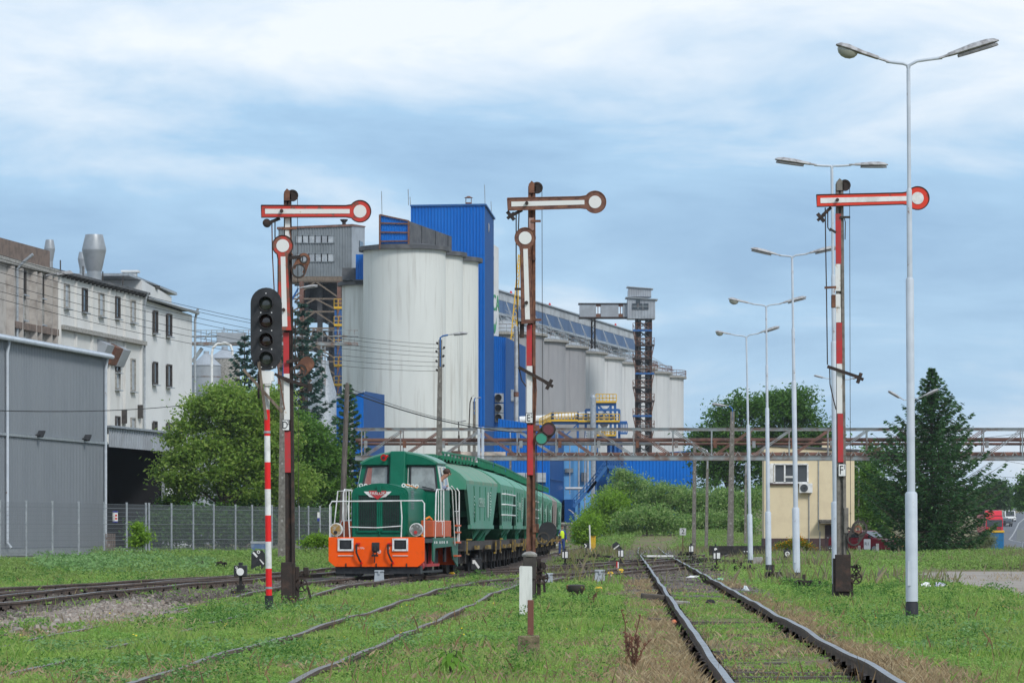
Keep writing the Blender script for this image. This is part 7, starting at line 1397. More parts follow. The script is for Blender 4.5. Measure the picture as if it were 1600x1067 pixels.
# ------------------------------------------------------------------ trackside lanterns, boards, boxes
def lantern(label, px, yb, y0, y1, w_, face, Z=None, group='switch lanterns by the points'):
    Z = Z or 9000/(yb-828); s = Z/6000; x = X(px, Z); T = thing('switch_lantern', label, 'switch lantern', (x, Z, 0), 0, group); zt, zb = P(0, y0, Z).z, P(0, y1, Z).z; w_ *= s; h = zt-zb
    b = MB(); b.tube([(0, 0, 0), (0, 0, zb)], .035, 8); b.box(-.22, .22, -.15, .15, 0, .12); b.box(-.09, .09, -.09, .09, .12, max(.2, zb*.55)); b.build('stand', M['under'], T)
    b = MB(); b.box(-w_/2, w_/2, -.14, .14, zb, zt); bo = b.build('lantern_box', M['black'], T, bevel=.012); b = MB(); b.cyl((0, 0, zt), (0, 0, zt+h*.28), w_*.16, n=10); b.cyl((0, 0, zt+h*.12), (0, 0, zt+h*.17), w_*.22, n=10); b.build('chimney', M['black'], bo, smooth=True)
    b = MB(); zc = (zt+zb)/2
    if face == 'round': b.disc(0, zc-.02, w_*.29, -.146, -.141, 24)
    elif face == 'arrow': b.prism([(-w_*.36, zc+h*.36), (-w_*.12, zc+h*.36), (w_*.36, zc-h*.25), (w_*.22, zc-h*.4), (-w_*.2, zc+h*.12), (-w_*.2, zc-.0), (-w_*.36, zc+.02)][::-1], -.146, -.141)
    elif face == 'bar': b.box(-w_*.02, w_*.4, -.146, -.141, zc-h*.36, zc+h*.38); b.box(-w_*.44, -w_*.2, -.146, -.141, zc-h*.36, zc+h*.34)
    elif face == 'dots': b.disc(-w_*.24, zc, w_*.11, -.146, -.141, 12); b.disc(w_*.24, zc, w_*.11, -.146, -.141, 12)
    elif face == 'target': b.ring(0, zc, w_*.36, w_*.22, -.146, -.141, 20); b.box(-w_*.3, w_*.3, -.148, -.147, zc-h*.05, zc+h*.05)
    b.build('white_face', M['white'], bo)
    return T
T = lantern('white disc lantern with a 9, left of the banded signal pole', 376, 926, 883, 900, 20, 'round', 88); text('9', .13, face_cam(-.085, -.15, P(0, 888, 88).z), M['white'], T)
lantern('black box lantern with white diagonal arrow under the first wagon', 744, 901, 872, 890, 16, 'arrow', 118); lantern('upright black lantern left of the junction rails', 883, 886, 860, 873, 10, 'bar', 150)
lantern('upright black lantern standing close left of the running line', 970, 882, 858, 871, 9, 'bar', 160); lantern('upright black lantern right of the number two sign', 1080, 876, 851.5, 863, 7.5, 'bar', 190); lantern('nearest upright lantern right of the running line', 1120, 892, 862, 874, 12, 'bar', 140); lantern('round faced lantern just behind the nearest upright one', 1118, 872, 852.5, 862, 8, 'round', 195)
lantern('small lantern with two white dots', 1165, 877, 856.5, 866, 9, 'dots', 186); lantern('round target lantern in front of the orange flowers', 1230, 878, 859, 871, 10.5, 'target', 178); lantern('black and white lantern near the dark spruce', 1399, 871, 861.5, 867.5, 7, 'target', 209); lantern('dark lantern by the signal box steps', 1297, 872, 853, 859, 6, 'dots', 205)
def board(label, pts, Z, stripes, name='track_board', cat='signal board'):
    c = sum((Vector(p) for p in pts), Vector((0, 0)))/len(pts); g = P(c.x, 828, Z); T = thing(name, label, cat, (g.x, Z, 0)); f = lambda p: (P(p[0], p[1], Z).x-g.x, P(p[0], p[1], Z).z)
    b = MB(); b.prism([f(p) for p in pts][::-1], -.03, .03); bo = b.build('board', M['black'], T); zb = min(f(p)[1] for p in pts)
    b = MB(); b.box(-.05, .05, -.02, .05, 0, zb+.1); b.build('post', M['black'], T)
    for st in stripes: b = MB(); b.prism([f(p) for p in st][::-1], -.038, -.031); b.build('white_stripe', M['white'], bo)
    return T
T = board('black board with white diagonal dashes left of the banded pole', [(393, 865), (397, 860), (410, 859.5), (414, 865), (415, 896), (405, 893), (402, 893), (392, 896)], 134, [[(394.5, 863.5), (396.5, 861.5), (403, 868.5), (401, 871)], [(405, 873.5), (406.5, 873), (413, 880), (411.5, 882)]])
b = MB(); q = P(403, 873, 134); b.bar((q.x-T.location.x-.2, -.045, q.z-.2), (q.x-T.location.x+.2, -.045, q.z+.2), .03, .1); b.build('cross_bar', M['black'], T); b = MB(); q = P(404, 862, 134); b.ring(q.x-T.location.x, q.z, .06, .03, -.042, -.031, 12); b.build('bolt_plate', M['sigwhite'], T)
board('small black board with bent white arrow before the green bush', [(912, 852), (915, 848), (920, 848), (921, 856), (913, 856.5)], 232, [[(913.5, 849), (917, 851.5), (917, 853), (913.5, 856.5), (912.8, 855.5), (915.3, 852.5), (912.9, 850)]])
board('black hexagonal board with white slash beside the running line', [(957, 850), (963, 846), (968.5, 850), (968.5, 857), (963, 860), (957, 857)], 228, [[(958.5, 857), (967, 850.5), (967.8, 852), (959.5, 858.5)]])
p = P(1067, 828, 236); T = thing('number_sign', 'white square sign with black number 2 on a thin post', 'sign', (p.x, 236, .7)); f = lambda px, py: (P(px, py, 236).x-p.x, P(px, py, 236).z-.7); a, e_ = f(1062, 836), f(1072, 825); b = MB(); b.box(a[0], e_[0], -.02, .02, a[1], e_[1]); b.build('board', M['white'], T); text('2', .42, face_cam(0, -.025, (a[1]+e_[1])/2), M['black'], T); b = MB(); b.tube([(0, .03, -.5), (0, .03, a[1]+.1)], .025, 6); b.build('post', M['rust'], T)
p = P(1355, 860, 222); T = thing('marker_sign', 'pale grey sign reading R1 on short legs by the red car', 'sign', (p.x, 222, 0)); s = 222/6000; b = MB(); b.box(-5.2*s, 5.2*s, -.02, .02, P(0, 858, 222).z, P(0, 842, 222).z); b.build('board', M['greyclad2'], T); text('R1', .26, face_cam(-.02, -.03, P(0, 849.5, 222).z), M['black'], T); b = MB(); b.box(-4*s, -3*s, -.02, .04, 0, P(0, 858, 222).z); b.box(3.5*s, 4.5*s, -.02, .04, 0, P(0, 858, 222).z); b.build('post', M['darkrust'], T)
for px, yt, yb, lb in ((1342.5, 852, 869, 'stubby grey concrete post left of the R1 sign'), (1371, 849, 869, 'white post right of the R1 sign'), (1514.5, 858, 868, 'white post with red top before the spruce')): p = P(px, 867, 226); b = MB(); b.box(-.08, .08, -.08, .08, 0, P(0, yt, 226).z); T = thing('marker_post', lb, 'post', (p.x, 226, 0)); b.build('post', M['concpale'] if px < 1350 else M['white'], T)
p = P(922.5, 860, 245); T = thing('marker_post', 'slim white pole by the yellow frame', 'post', (p.x, 245, 0)); b = MB(); b.tube([(0, 0, 0), (-.06, 0, P(0, 820, 245).z)], .05, 6); b.build('post', M['white'], T)
p = P(926.5, 852, 262); T = thing('yellow_frame', 'small yellow bar frame in front of the bush', 'frame', (p.x, 262, 0)); b = MB(); s = 262/6000
for dx in (-3, 0, 3): b.box(dx*s-.05, dx*s+.05, -.05, .05, 0, P(0, 837, 262).z)
b.bar((-3*s, 0, P(0, 838, 262).z), (3*s, 0, P(0, 838, 262).z), .1); b.build('bars', M['yellow'], T)
# wire pulley posts (little crosses)
def pulley_post(label, px, yb, yt, Z, half, w_=2, cross=True):
    s = Z/6000; x = X(px, Z); T = thing('pulley_post', label, 'pulley post', (x, Z, 0), random.uniform(-.3, .3), 'cable pulley posts'); zt = P(0, yt, Z).z; zc = zt*.62 if cross else zt-.05
    b = MB(); b.box(-.035, .035, -.03, .03, -.1, zt); b.build('post', M['darkrust'], T); b = MB(); b.bar((-half*s, -.04, zc), (half*s, -.04, zc-.03), .05, .06); b.build('crossbar', M['darkrust'], T)
    for sd in (-1, 1): b = MB(); x_ = sd*half*s*.92; b.ring(x_, zc-.07, .085, .05, -.1, -.03, 14); b.box(x_-.09, x_+.09, -.02, .02, zc-.17, zc); b.build('pulley', M['under'], T)
    return T
pulley_post('tall cross shaped pulley post between two lamp posts', 1208, 908, 882, 107, 10); pulley_post('low pulley post left of the third lamp post base', 1230, 915, 900, 101, 10); pulley_post('cross pulley post in front of the third lamp post', 1256, 920, 897, 95, 11); pulley_post('pulley post with white tip beside the right signal foot', 1281, 926, 907, 92, 13)
pulley_post('far pulley post beside the nearest lantern', 1147, 890, 873, 146, 8); pulley_post('second far pulley post right of the lantern', 1158, 893, 878, 138, 8); pulley_post('third far pulley post before the stone block', 1172, 895, 882, 134, 8)
pulley_post('rusty pulley post in the weeds at the far left', 35, 900, 885, 126, 11, cross=False); pulley_post('rusty pulley post below the leafy weeds by the fence', 217, 890, 880, 146, 6, cross=False); pulley_post('two legged pulley stand in front of the fence', 316, 894, 876, 138, 7, cross=False); pulley_post('second leg of the pulley stand in front of the fence', 345, 896, 876, 138, 6, cross=False)
p = P(1180, 888, 150); b = MB(); b.hexa([(-.3, -.2, 0), (.3, -.2, 0), (.3, .2, 0), (-.3, .2, 0), (-.28, -.18, .42), (.28, -.18, .46), (.28, .18, .46), (-.28, .18, .42)]); o = b.build('concrete_block', M['concpale'], None, bevel=.03); o.location = (p.x, 150, 0); tag(o, 'squat concrete block between two lamp post bases', 'block')
def relay_box(label, px, yb, yt, Z, w_):
    s = Z/6000; x = X(px, Z); T = thing('relay_box', label, 'relay box', (x, Z, 0), 0, 'grey relay boxes'); zt = P(0, yt, Z).z; w_ *= s; z0 = zt-.42
    b = MB(); b.hexa([(-w_*.52, -.15, z0), (w_*.52, -.15, z0), (w_*.52, .15, z0), (-w_*.52, .15, z0), (-w_*.42, -.12, zt-.05), (w_*.42, -.12, zt-.05), (w_*.42, .12, zt-.05), (-w_*.42, .12, zt-.05)]); b.build('case', M['galv'], T, bevel=.012); b = MB(); b.box(-w_*.47, w_*.47, -.15, .15, zt-.048, zt); b.box(-w_*.1, w_*.1, -.165, -.1, zt-.12, zt-.03); b.build('lid', M['galv'], T, bevel=.01); b = MB(); b.box(-w_*.6, w_*.6, -.17, .17, z0-.04, z0-.002); b.build('flange', M['greyclad'], T)
    b = MB(); b.box(-w_*.4, -w_*.25, -.08, .08, -.05, z0-.04); b.box(w_*.25, w_*.4, -.08, .08, -.05, z0-.04); b.build('legs', M['under'], T)
relay_box('grey relay box in front of the locomotive', 592.5, 911, 890.5, 105, 16); relay_box('grey relay box with a wire, in the grass left of the running line', 937, 914, 890, 103, 17); relay_box('grey relay box half hidden by the middle signal machinery', 858, 916, 895, 105, 13)
def track_box(label, px, y, Z):
    x = X(px, Z); T = thing('track_box', label, 'track box', (x, Z, 0), random.uniform(-.3, .3), 'yellow track boxes'); z = P(0, y, Z).z; b = MB(); b.hexa([(-.07, -.06, z-.08), (.07, -.06, z-.08), (.07, .06, z-.08), (-.07, .06, z-.08), (-.06, -.05, z-.02), (.06, -.05, z-.02), (.06, .05, z-.02), (-.06, .05, z-.02)]); b.build('body', M['yellow'], T, bevel=.01); b = MB(); b.hexa([(-.10, -.08, z-.018), (.10, -.08, z-.018), (.10, .08, z-.018), (-.10, .08, z-.018), (-.05, -.03, z+.045), (.06, -.03, z+.045), (.06, .03, z+.045), (-.05, .03, z+.045)]); b.build('lid', M['yellow'], T, bevel=.01)
    b = MB(); [b.tube([(dx, 0, -.05), (dx, 0, z-.11)], .012, 5) for dx in (-.07, .02)]; b.tube([(.06, 0, z-.1), (.12, .02, z*.5), (.25, .05, .03)], .01, 5); b.build('legs', M['hose'], T)
track_box('yellow track box in the weeds right of the left semaphore', 497, 922, 93); track_box('yellow track box beside the wagon wheels', 706, 895.5, 119); track_box('yellow track box below the grey relay box', 935.5, 919, 92); track_box('yellow track box close to the junction rails, left one', 953.5, 895, 118); track_box('yellow track box close to the junction rails, right one', 969.5, 890.5, 124)
for px, y, Z, lb in ((953, 900.5, 112, 'red and white marker peg under the left junction box'), (965, 881, 148, 'red and white marker peg between the junction rails')):
    x = X(px, Z); T = thing('marker_peg', lb, 'peg', (x, Z, 0), 0, 'red and white pegs'); z = P(0, y-4, Z).z; b = MB(); b.box(-.045, 0, -.03, .03, 0, z); b.build('red_half', M['redgloss'], T); b = MB(); b.box(.001, .04, -.03, .03, 0, z-.02); b.build('white_half', M['white'], T)
p = P(899.5, 937, 82); T = thing('bollard', 'squat iron bollard with rusty flat cap in the grass', 'bollard', (p.x, 82, 0)); b = MB(); b.lathe([(.14, -.1), (.13, .14), (.16, .19)], (0, 0, 0), 20); b.build('stem', M['darkrust'], T, smooth=True); b = MB(); b.lathe([(.16, .19), (.20, .24), (.205, .32), (.17, .335), (.05, .345)], (0, 0, 0), 24); b.build('cap', mat('bollard_cap', (.05, .045, .04), (.30, .14, .04), 4, (.5, .6), rough=.8), T, smooth=True)
b = MB(); [b.box(.13*math.cos(t)-.02, .13*math.cos(t)+.02, .13*math.sin(t)-.02, .13*math.sin(t)+.02, 0, .2) for t in np.linspace(0, 2*PI, 9)[:-1]]; b.build('ribs', M['darkrust'], T)
# white painted board, rusty post on its concrete block
g = P(821.5, 970, 63); T = thing('white_board', 'tall white painted timber board standing before the middle signal', 'board', (g.x, 63, 0)); z = P(0, 884.5, 63).z; b = MB(); b.box(-.105, .105, -.05, .05, -.05, z-.02); b.prism([(-.105, z-.02), (.105, z-.02), (.1, z), (-.09, z+.005)][::-1], -.05, .05); b.build('board', mat('white_timber', (.70, .71, .68), (.58, .59, .56), 3, rough=.7, stretch=(4, 4, .5)), T); b = MB(); b.box(-.07, .106, .051, .07, .2, z-.4); b.build('batten', M['sigwhite'], T); b = MB(); b.box(-.25, .3, -.1, .25, -.02, .05); b.build('slab', M['concpale'], T)
g = P(829.5, 992, 43.5); T = thing('stub_post', 'rusty square stub post set in a mossy concrete block', 'post', (X(826, 43.5), 43.5, 0)); s = 43.5/6000; zt = P(0, 992, 43.5).z
b = MB(); b.hexa([(-.13, -.13, -.1), (.12, -.13, -.1), (.12, .13, -.1), (-.13, .13, -.1), (-.125, -.12, zt-.005), (.125, -.12, zt), (.125, .12, zt), (-.125, .12, zt-.01)]); b.build('block', mat('mossy_concrete', (.20, .165, .10), (.10, .085, .05), 9, rough=.95, bump=.8, bs=30, c3=(.42, .42, .40), sc3=16, fac3=(.66, .7)), T, bevel=.015)
b = MB(); b.box(-.008+(829.5-826)*s-.03, -.008+(829.5-826)*s+.04, -.035, .035, zt, P(0, 937, 43.5).z); b.build('post', mat('stub_rust', (.17, .07, .05), (.30, .22, .17), 9, (.58, .68), rough=.8), T, bevel=.006)
# litter and timber around the running line
for px, yb, Z, l_, w_, h_, rz, m_, lb in ((1020, 942, 80, .5, .2, .16, .15, 'sleeper', 'chopped sleeper end lying left of the rail'), (1026, 977, 62, .32, .1, .07, .3, 'sleeper', 'small splinter of timber left of the rail'), (1066, 945, 77, .3, .12, .07, .1, 'concpale', 'pale flat stone between the rails')):
    b = MB(); b.box(-l_/2, l_/2, -w_/2, w_/2, 0, h_); o = b.build('timber' if m_ == 'sleeper' else 'stone', M[m_], None, bevel=.015); o.location = (X(px, Z), Z, .01); o.rotation_euler = (.05, .08, rz); tag(o, lb, 'timber' if m_ == 'sleeper' else 'stone')
def rag(name, label, px, Z, sx, sy, sz, m_, cat='litter'):
    b = MB(); b.ball((0, 0, 0), 1, 12); rr = random.Random(len(label)); b.v = [(v[0]*sx*(1+.35*rr.uniform(-1, 1)), v[1]*sy*(1+.3*rr.uniform(-1, 1)), max(-.1, v[2])*sz*(1+.5*rr.uniform(-1, 1))+sz*.3) for v in b.v]; o = b.build(name, m_, None, smooth=True); o.location = (X(px, Z), Z, .03); tag(o, label, cat)
wm = M['white']; rag('plastic_bag', 'crumpled white plastic bag by the black lamp post base', 1444, 100, .1, .12, .07, wm); rag('plastic_bag', 'larger white bag lying right of the nearest lamp post', 1447, 97.5, .16, .12, .1, wm); rag('plastic_bag', 'pale violet bag on the yard edge', 1469, 98.5, .17, .12, .09, mat('violet', (.42, .38, .62), (.7, .7, .75), 9)); rag('plastic_bottle', 'flattened white bottle between the rails', 1086, 118, .26, .08, .05, wm); rag('plastic_bottle', 'green bottle caught beside the far rail', 1126, 112, .2, .06, .05, mat('bottle_green', (.25, .5, .35), rough=.2)); rag('black_rag', 'black rag between the rails', 1110, 77, .1, .08, .05, M['hose']); rag('orange_rag', 'small orange scrap against the left rail', 1054, 60, .05, .05, .05, mat('rag_orange', (.8, .25, .12))); rag('plastic_bag', 'pale bag pressed against the right rail', 1165, 92, .08, .12, .1, mat('bag_pale', (.55, .6, .62)))
for px, yb, Z in ((1000, 873, 178), (930, 872, 182), (1060, 872, 180)): pass
# point rodding and low steel clutter in the junction
for x0, x1, y, Z, r_, lb in ((1010, 1052, 868.4, 190, .07, 'white painted sleeper edge across the running line'), (866, 1000, 876, 168, .05, 'dark point rod left of the running line'), (1108, 1196, 860, 212, .22, 'dark steel girder lying behind the lanterns')):
    b = MB(); a, e_ = P(x0, y, Z), P(x1, y, Z); zz = max(a.z, .1); b.bar((a.x, Z, zz), (e_.x, Z, zz), r_, r_*(2.4 if r_ > .2 else 1.2)); o = b.build('steel_bar', M['white'] if 'white' in lb else M['under'], None); tag(o, lb, 'steel bar')
for k, (px, y, Z) in enumerate(((905, 877, 165), (948, 871, 185), (928, 868, 200), (1098, 876, 168), (1075, 865, 215))):
    b = MB(); [b.box(random.uniform(-.6, .6)-.15, random.uniform(-.6, .6)+.25, j*.1-.2, j*.1-.1, .02, random.uniform(.08, .22)) for j in range(4)]; b = MB(); b.box(-.55, .45, -.12, .12, .02, .17); b.box(-.15, .3, -.2, .05, .17, .26); b.cyl((-.4, 0, .17), (-.4, 0, .3), .08, n=10)
    o = b.build('point_machine', M['under'], None); o.location = (X(px, Z), Z, .02); o.rotation_euler = (0, 0, random.uniform(-.3, .3)); tag(o, ('low black point machine right of the train end', 'low black point machine below the hexagonal board', 'far low black point machine by the green bush', 'low black point machine right of the running line', 'low black point machine under the number two sign')[k], 'point machine', 'point machines')

# ------------------------------------------------------------------ vehicles, bin and signs on the right
def wheels(T, pts, r_, w_):
    for x, y in pts: b = MB(); b.cyl((x-w_/2, y, r_), (x+w_/2, y, r_), r_, n=18); wo = b.build('wheel', M['tyre'], T, smooth=True); b = MB(); b.cyl((x-w_/2-.01, y, r_), (x+w_/2+.01, y, r_), r_*.6, n=14); b.build('rim', M['galv'], wo)
def zr(x, y): return float(hgt(x, y))+.03
def car(label, cat, name, x, y, rz, m_, L_, W_, H_, van=False, group=None):
    T = thing(name, label, cat, (x, y, zr(x, y)), rz, group); h = W_/2
    b = MB(); pr = [(0, .3), (0, .75), (.15, .9), (1.0, 1.0), (1.0+.8*(.4 if van else 1), H_-.05), (1.9, H_), (L_-.9 if not van else L_-.15, H_), (L_-.1, 1.0 if not van else H_-.2), (L_, .85), (L_, .3)]
    b.prismx(pr, -h, h); b.build('body', m_, T, bevel=.06)
    b = MB(); x0 = h*.85; b.add([(-x0, .99, 1.02), (x0, .99, 1.02), (x0*.9, 1.0+.8*(.4 if van else 1)-.06, H_-.08), (-x0*.9, 1.0+.8*(.4 if van else 1)-.06, H_-.08)], [(0, 1, 2, 3)]); wo = b.build('windscreen', M['pane'], T); wo.location = (0, -.03, .02)
    for s in (-1, 1):
        b = MB(); b.box(s*(h-.02)-.03, s*(h-.02)+.03, 1.75, min(L_-1.0, 3.4), 1.02, H_-.15); b.build('side_window', M['pane'], T)
        b = MB(); b.box(s*h*.72-.16, s*h*.72+.16, -.03, .05, .62, .78); b.build('headlight', M['chrome'], T); b = MB(); b.box(s*(h+.1)-.09, s*(h+.1)+.09, 1.1, 1.2, 1.0, 1.15); b.build('mirror', M['black'], T)
    b = MB(); b.box(-h*.5, h*.5, -.035, .02, .35, .6); b.build('grille', M['black'], T); b = MB(); b.box(-.26, .26, -.05, -.036, .42, .52); b.build('number_plate', M['white'], T)
    wheels(T, [(s*(h-.1), yy) for s in (-1, 1) for yy in (.85, L_-.9)], .32, .2); return T
car('dark car coming down the road beside the red lorry', 'car', 'car', X(1574.5, 690), 690, 0, M['cardark'], 4.4, 1.8, 1.45); car('white van following the dark car on the hill', 'van', 'van', X(1579.5, 735), 735, 0, M['white'], 5.2, 2.0, 2.1, True)
T = thing('lorry', 'bright red lorry with roof deflector on the road', 'lorry', (X(1554, 565), 565, zr(X(1554, 565), 565)), 0); h = 1.25
b = MB(); b.box(-h, h, 0, 2.2, .5, 2.9); b.hexa([(-h, .0, 2.9), (h, 0, 2.9), (h, 2.2, 2.9), (-h, 2.2, 2.9), (-h*.95, .25, 3.3), (h*.95, .25, 3.3), (h*.95, 2.2, 3.4), (-h*.95, 2.2, 3.4)]); b.build('cab', M['truckred'], T, bevel=.08); b = MB(); b.hexa([(-h*.98, .9, 3.42), (h*.98, .9, 3.42), (h*.98, 2.2, 3.42), (-h*.98, 2.2, 3.42), (-h*.98, 1.3, 4.15), (h*.98, 1.3, 4.15), (h*.98, 2.2, 4.2), (-h*.98, 2.2, 4.2)]); b.build('deflector', M['truckred'], T, bevel=.05)
b = MB(); b.box(-h*.9, h*.9, -.03, .02, 1.75, 2.8); b.build('windscreen', M['pane'], T); b = MB(); [b.box(-h*.8, h*.8, -.04, .0, .8+.22*i, .92+.22*i) for i in range(4)]; b.build('grille', M['black'], T, kind='stuff'); b = MB(); b.box(-h, h, .8, 1.0, 3.3, 3.42); b.build('sun_visor', M['black'], T)
for s in (-1, 1): b = MB(); b.box(s*.95-.2, s*.95+.2, -.05, .0, .55, .75); b.build('headlight', M['chrome'], T); b = MB(); b.box(s*1.5-.13, s*1.5+.13, .1, .3, 1.9, 2.7); b.build('mirror', M['black'], T)
b = MB(); b.box(-h, h, 2.6, 11, 1.0, 3.6); b.build('trailer', M['truckred'], T); wheels(T, [(s*1.05, y_) for s in (-1, 1) for y_ in (1.2, 4, 9, 10)], .5, .35)
car('dark red car parked right of the signal box behind the R1 sign', 'car', 'car', X(1397, 233), 233, R(52), M['carred'], 4.2, 1.75, 1.45)
p = P(1557.5, 864, 250); T = thing('waste_container', 'tall blue container with yellow lid at the road edge', 'container', (p.x, 250, 0)); s = 250/6000; b = MB(); b.box(-10*s, 10*s, -.4, .4, .1, P(0, 832, 250).z); b.build('body', M['binblue'], T, bevel=.04); b = MB(); b.box(-10.6*s, 10.6*s, -.45, .45, P(0, 832, 250).z, P(0, 828.5, 250).z); b.build('lid', M['binyellow'], T, bevel=.03); b = MB(); b.ball((-11*s, 0, P(0, 827, 250).z), .1, 8); b.build('lid_knob', M['binyellow'], T); b = MB(); [b.cyl((x_-.05, -.3, .08), (x_+.05, -.3, .08), .09, n=10) for x_ in (-8*s, 8*s)]; b.build('castor', M['black'], T)
p = P(1596, 864, 246); T = thing('road_sign', 'grey back of a road sign at the right edge', 'road sign', (p.x, 246, 0)); b = MB(); b.box(-.3, .45, -.02, .02, P(0, 845, 246).z, P(0, 827, 246).z); b.build('board', M['signgrey'], T); b = MB(); b.tube([(.06, .05, 0), (.06, .05, P(0, 826, 246).z)], .04, 8); b.build('post', M['galv'], T)
for px, y, Z, lb in ((1577, 790, 800, 'round far road sign beyond the van'), (1584.5, 796, 830, 'triangular far road sign beyond the van')):
    p = P(px, y, Z); z0 = float(hgt(p.x, Z)); T = thing('road_sign', lb, 'road sign', (p.x, Z, z0)); b = MB()
    if 'round' in lb: b.disc(0, p.z-z0, .45, -.02, .02, 20)
    else: b.prism([(-.5, p.z-z0-.4), (.5, p.z-z0-.4), (0, p.z-z0+.45)][::-1], -.02, .02)
    b.build('board', M['signgrey'], T); b = MB(); b.tube([(0, .03, 0), (0, .03, p.z-z0)], .05, 6); b.build('post', M['galv'], T)
# ------------------------------------------------------------------ vegetation
def vnoise(x, y, s, seed=0):
    x = np.asarray(x)*s+seed*17.3; y = np.asarray(y)*s+seed*9.1; xi = np.floor(x).astype(int); yi = np.floor(y).astype(int); fx_ = x-xi; fy_ = y-yi; fx_ = fx_*fx_*(3-2*fx_); fy_ = fy_*fy_*(3-2*fy_)
    def h(a, b): v = (a*374761393+b*668265263+seed*1442695) & 0x7fffffff; v = (v ^ (v >> 13))*1274126177 & 0x7fffffff; return ((v ^ (v >> 16)) & 0xffff)/65535
    return (h(xi, yi)*(1-fx_)+h(xi+1, yi)*fx_)*(1-fy_)+(h(xi, yi+1)*(1-fx_)+h(xi+1, yi+1)*fx_)*fy_
def td(k, x, y): xl, yl = TR[k]; d = np.abs(x-np.interp(y, yl, xl)); return np.where((y < yl[0]) | (y > yl[-1]), 99, d)
def leafquads(P_, size, aspect=.5, up=.6, fold=None):
    n = len(P_); size = np.broadcast_to(size, (n,))
    nr = rng.normal(0, 1, (n, 3)); nr[:, 2] = np.abs(nr[:, 2])+up*2; nr /= np.linalg.norm(nr, axis=1, keepdims=True)
    a = np.cross(nr, rng.normal(0, 1, (n, 3))); a /= np.linalg.norm(a, axis=1, keepdims=True)+1e-9; b = np.cross(nr, a)
    a = a*size[:, None]*.5; b = b*(size*aspect*.5)[:, None]
    return np.stack([P_-a, P_+b-a*.1, P_+a, P_-b-a*.1], 1).reshape(-1, 3)
def blades(P_, h, w_, lean=.35):
    n = len(P_); h = np.broadcast_to(h, (n,)); t = rng.uniform(0, 2*PI, n); l = rng.normal(0, lean, (n, 2))*h[:, None]
    wx = np.stack([np.cos(t), np.sin(t), np.zeros(n)], 1)*np.broadcast_to(w_, (n,))[:, None]*.5
    tip = P_+np.concatenate([l, h[:, None]], 1); mid = P_+np.concatenate([l*.35, h[:, None]*.55], 1)
    return np.stack([P_-wx, P_+wx, mid+wx*.8, tip, ], 1).reshape(-1, 3)
def sample(n, y0, y1, px0=-40, px1=1640, power=0.0):
    u = rng.random(n); q = 1+power; y = (y0**q+u*(y1**q-y0**q))**(1/q) if abs(q) > 1e-6 else y0*(y1/y0)**u
    x = (rng.uniform(px0, px1, n)-800)/6000*y; return x, y
def dry(x, y):          # trodden and dry places where the soil and straw show
    b1 = vnoise(x, y*.5, .3, 51)*.6+vnoise(x, y*.7, 1.0, 52)*.4; xl, yl = TR['one']; o1 = x-np.interp(y, yl, xl); edge = np.exp(-((np.abs(o1)-1.35)/.75)**2)*.85*(.4+1.2*vnoise(x, y, .5, 53))
    return np.clip((b1-.53)*5+edge, 0, 1)
def bare(x, y):       # 0 where stones, road or yard keep plants away, 1 in full growth
    g = np.ones_like(x)
    d = td('left', x, y); g = np.where(d < 2.0, .012, g); xl, yl = TR['left']; off = x-np.interp(y, yl, xl); g = np.where((off > 1.2) & (off < 3.5) & (y > 56), .05, g)
    g = np.where(td('leftbranch', x, y) < 1.9, .012, g)
    d = td('train', x, y); g = np.where((d < 1.8) & (y > 95), .012, g); g = np.where((np.abs(d-.7525) < .16) & (y <= 93), .72, g)
    d = td('cross', x, y); g = np.where((d < 2.0), .015, g)
    d = td('two', x, y); g = np.where((d < 1.5) & (y > 100), .05, g); g = np.where((np.abs(d-.7525) < .17) & (y <= 104), .42*(1+0*y), g)
    d = td('one', x, y); g = np.where(d < 1.75, np.where(y < 92, np.where(d < .62, .35+.6*(vnoise(x, y, .45, 41) > .42), .22), .03), g); g = np.where(np.abs(d-.7525) < .2, .06, g)
    d = td('siding', x, y); g = np.where(d < 1.3, .3, g)
    yl_ = np.interp(y, [84, 88, 95, 104, 116, 128, 137, 141], [11.0, 11.2, 11.5, 11.7, 12.2, 13.2, 15.2, 19]); g = np.where((x > yl_+.2) & (y > 82) & (y < 137.5), .002, g)
    g = np.where((y > 195) & (np.abs(x-np.interp(y, [200, 280, 400, 560], [33, 41, 54.5, 72.5])) < 4.8), 0, g)
    return g*np.where(y < 138, 1-.9*dry(x, y), 1)
def keep(x, y, ex=1.0): m = rng.random(len(x)) < bare(x, y)**ex; return x[m], y[m]
G1 = leafmat('weed_leaf', [(.15, .30, .06), (.25, .46, .09), (.21, .39, .11), (.36, .53, .14), (.16, .33, .06)], .48, .5, patch=((.33, .46, .11), .35, .75))
G2 = leafmat('grass_blade', [(.20, .38, .06), (.32, .47, .10), (.16, .33, .05), (.38, .45, .16)], .48, .5, patch=((.42, .40, .18), .5, .45))
G3 = leafmat('dry_stalk', [(.44, .34, .20), (.33, .23, .13), (.54, .44, .28), (.24, .16, .09)], .25, .7)
G4 = leafmat('mint_leaf', [(.16, .31, .10), (.24, .39, .16), (.13, .27, .08)], .35, .6)
def stuff(name, V, m, label, cat): o = quads(name, V, m, kind='stuff'); tag(o, label, cat, kind='stuff'); return o
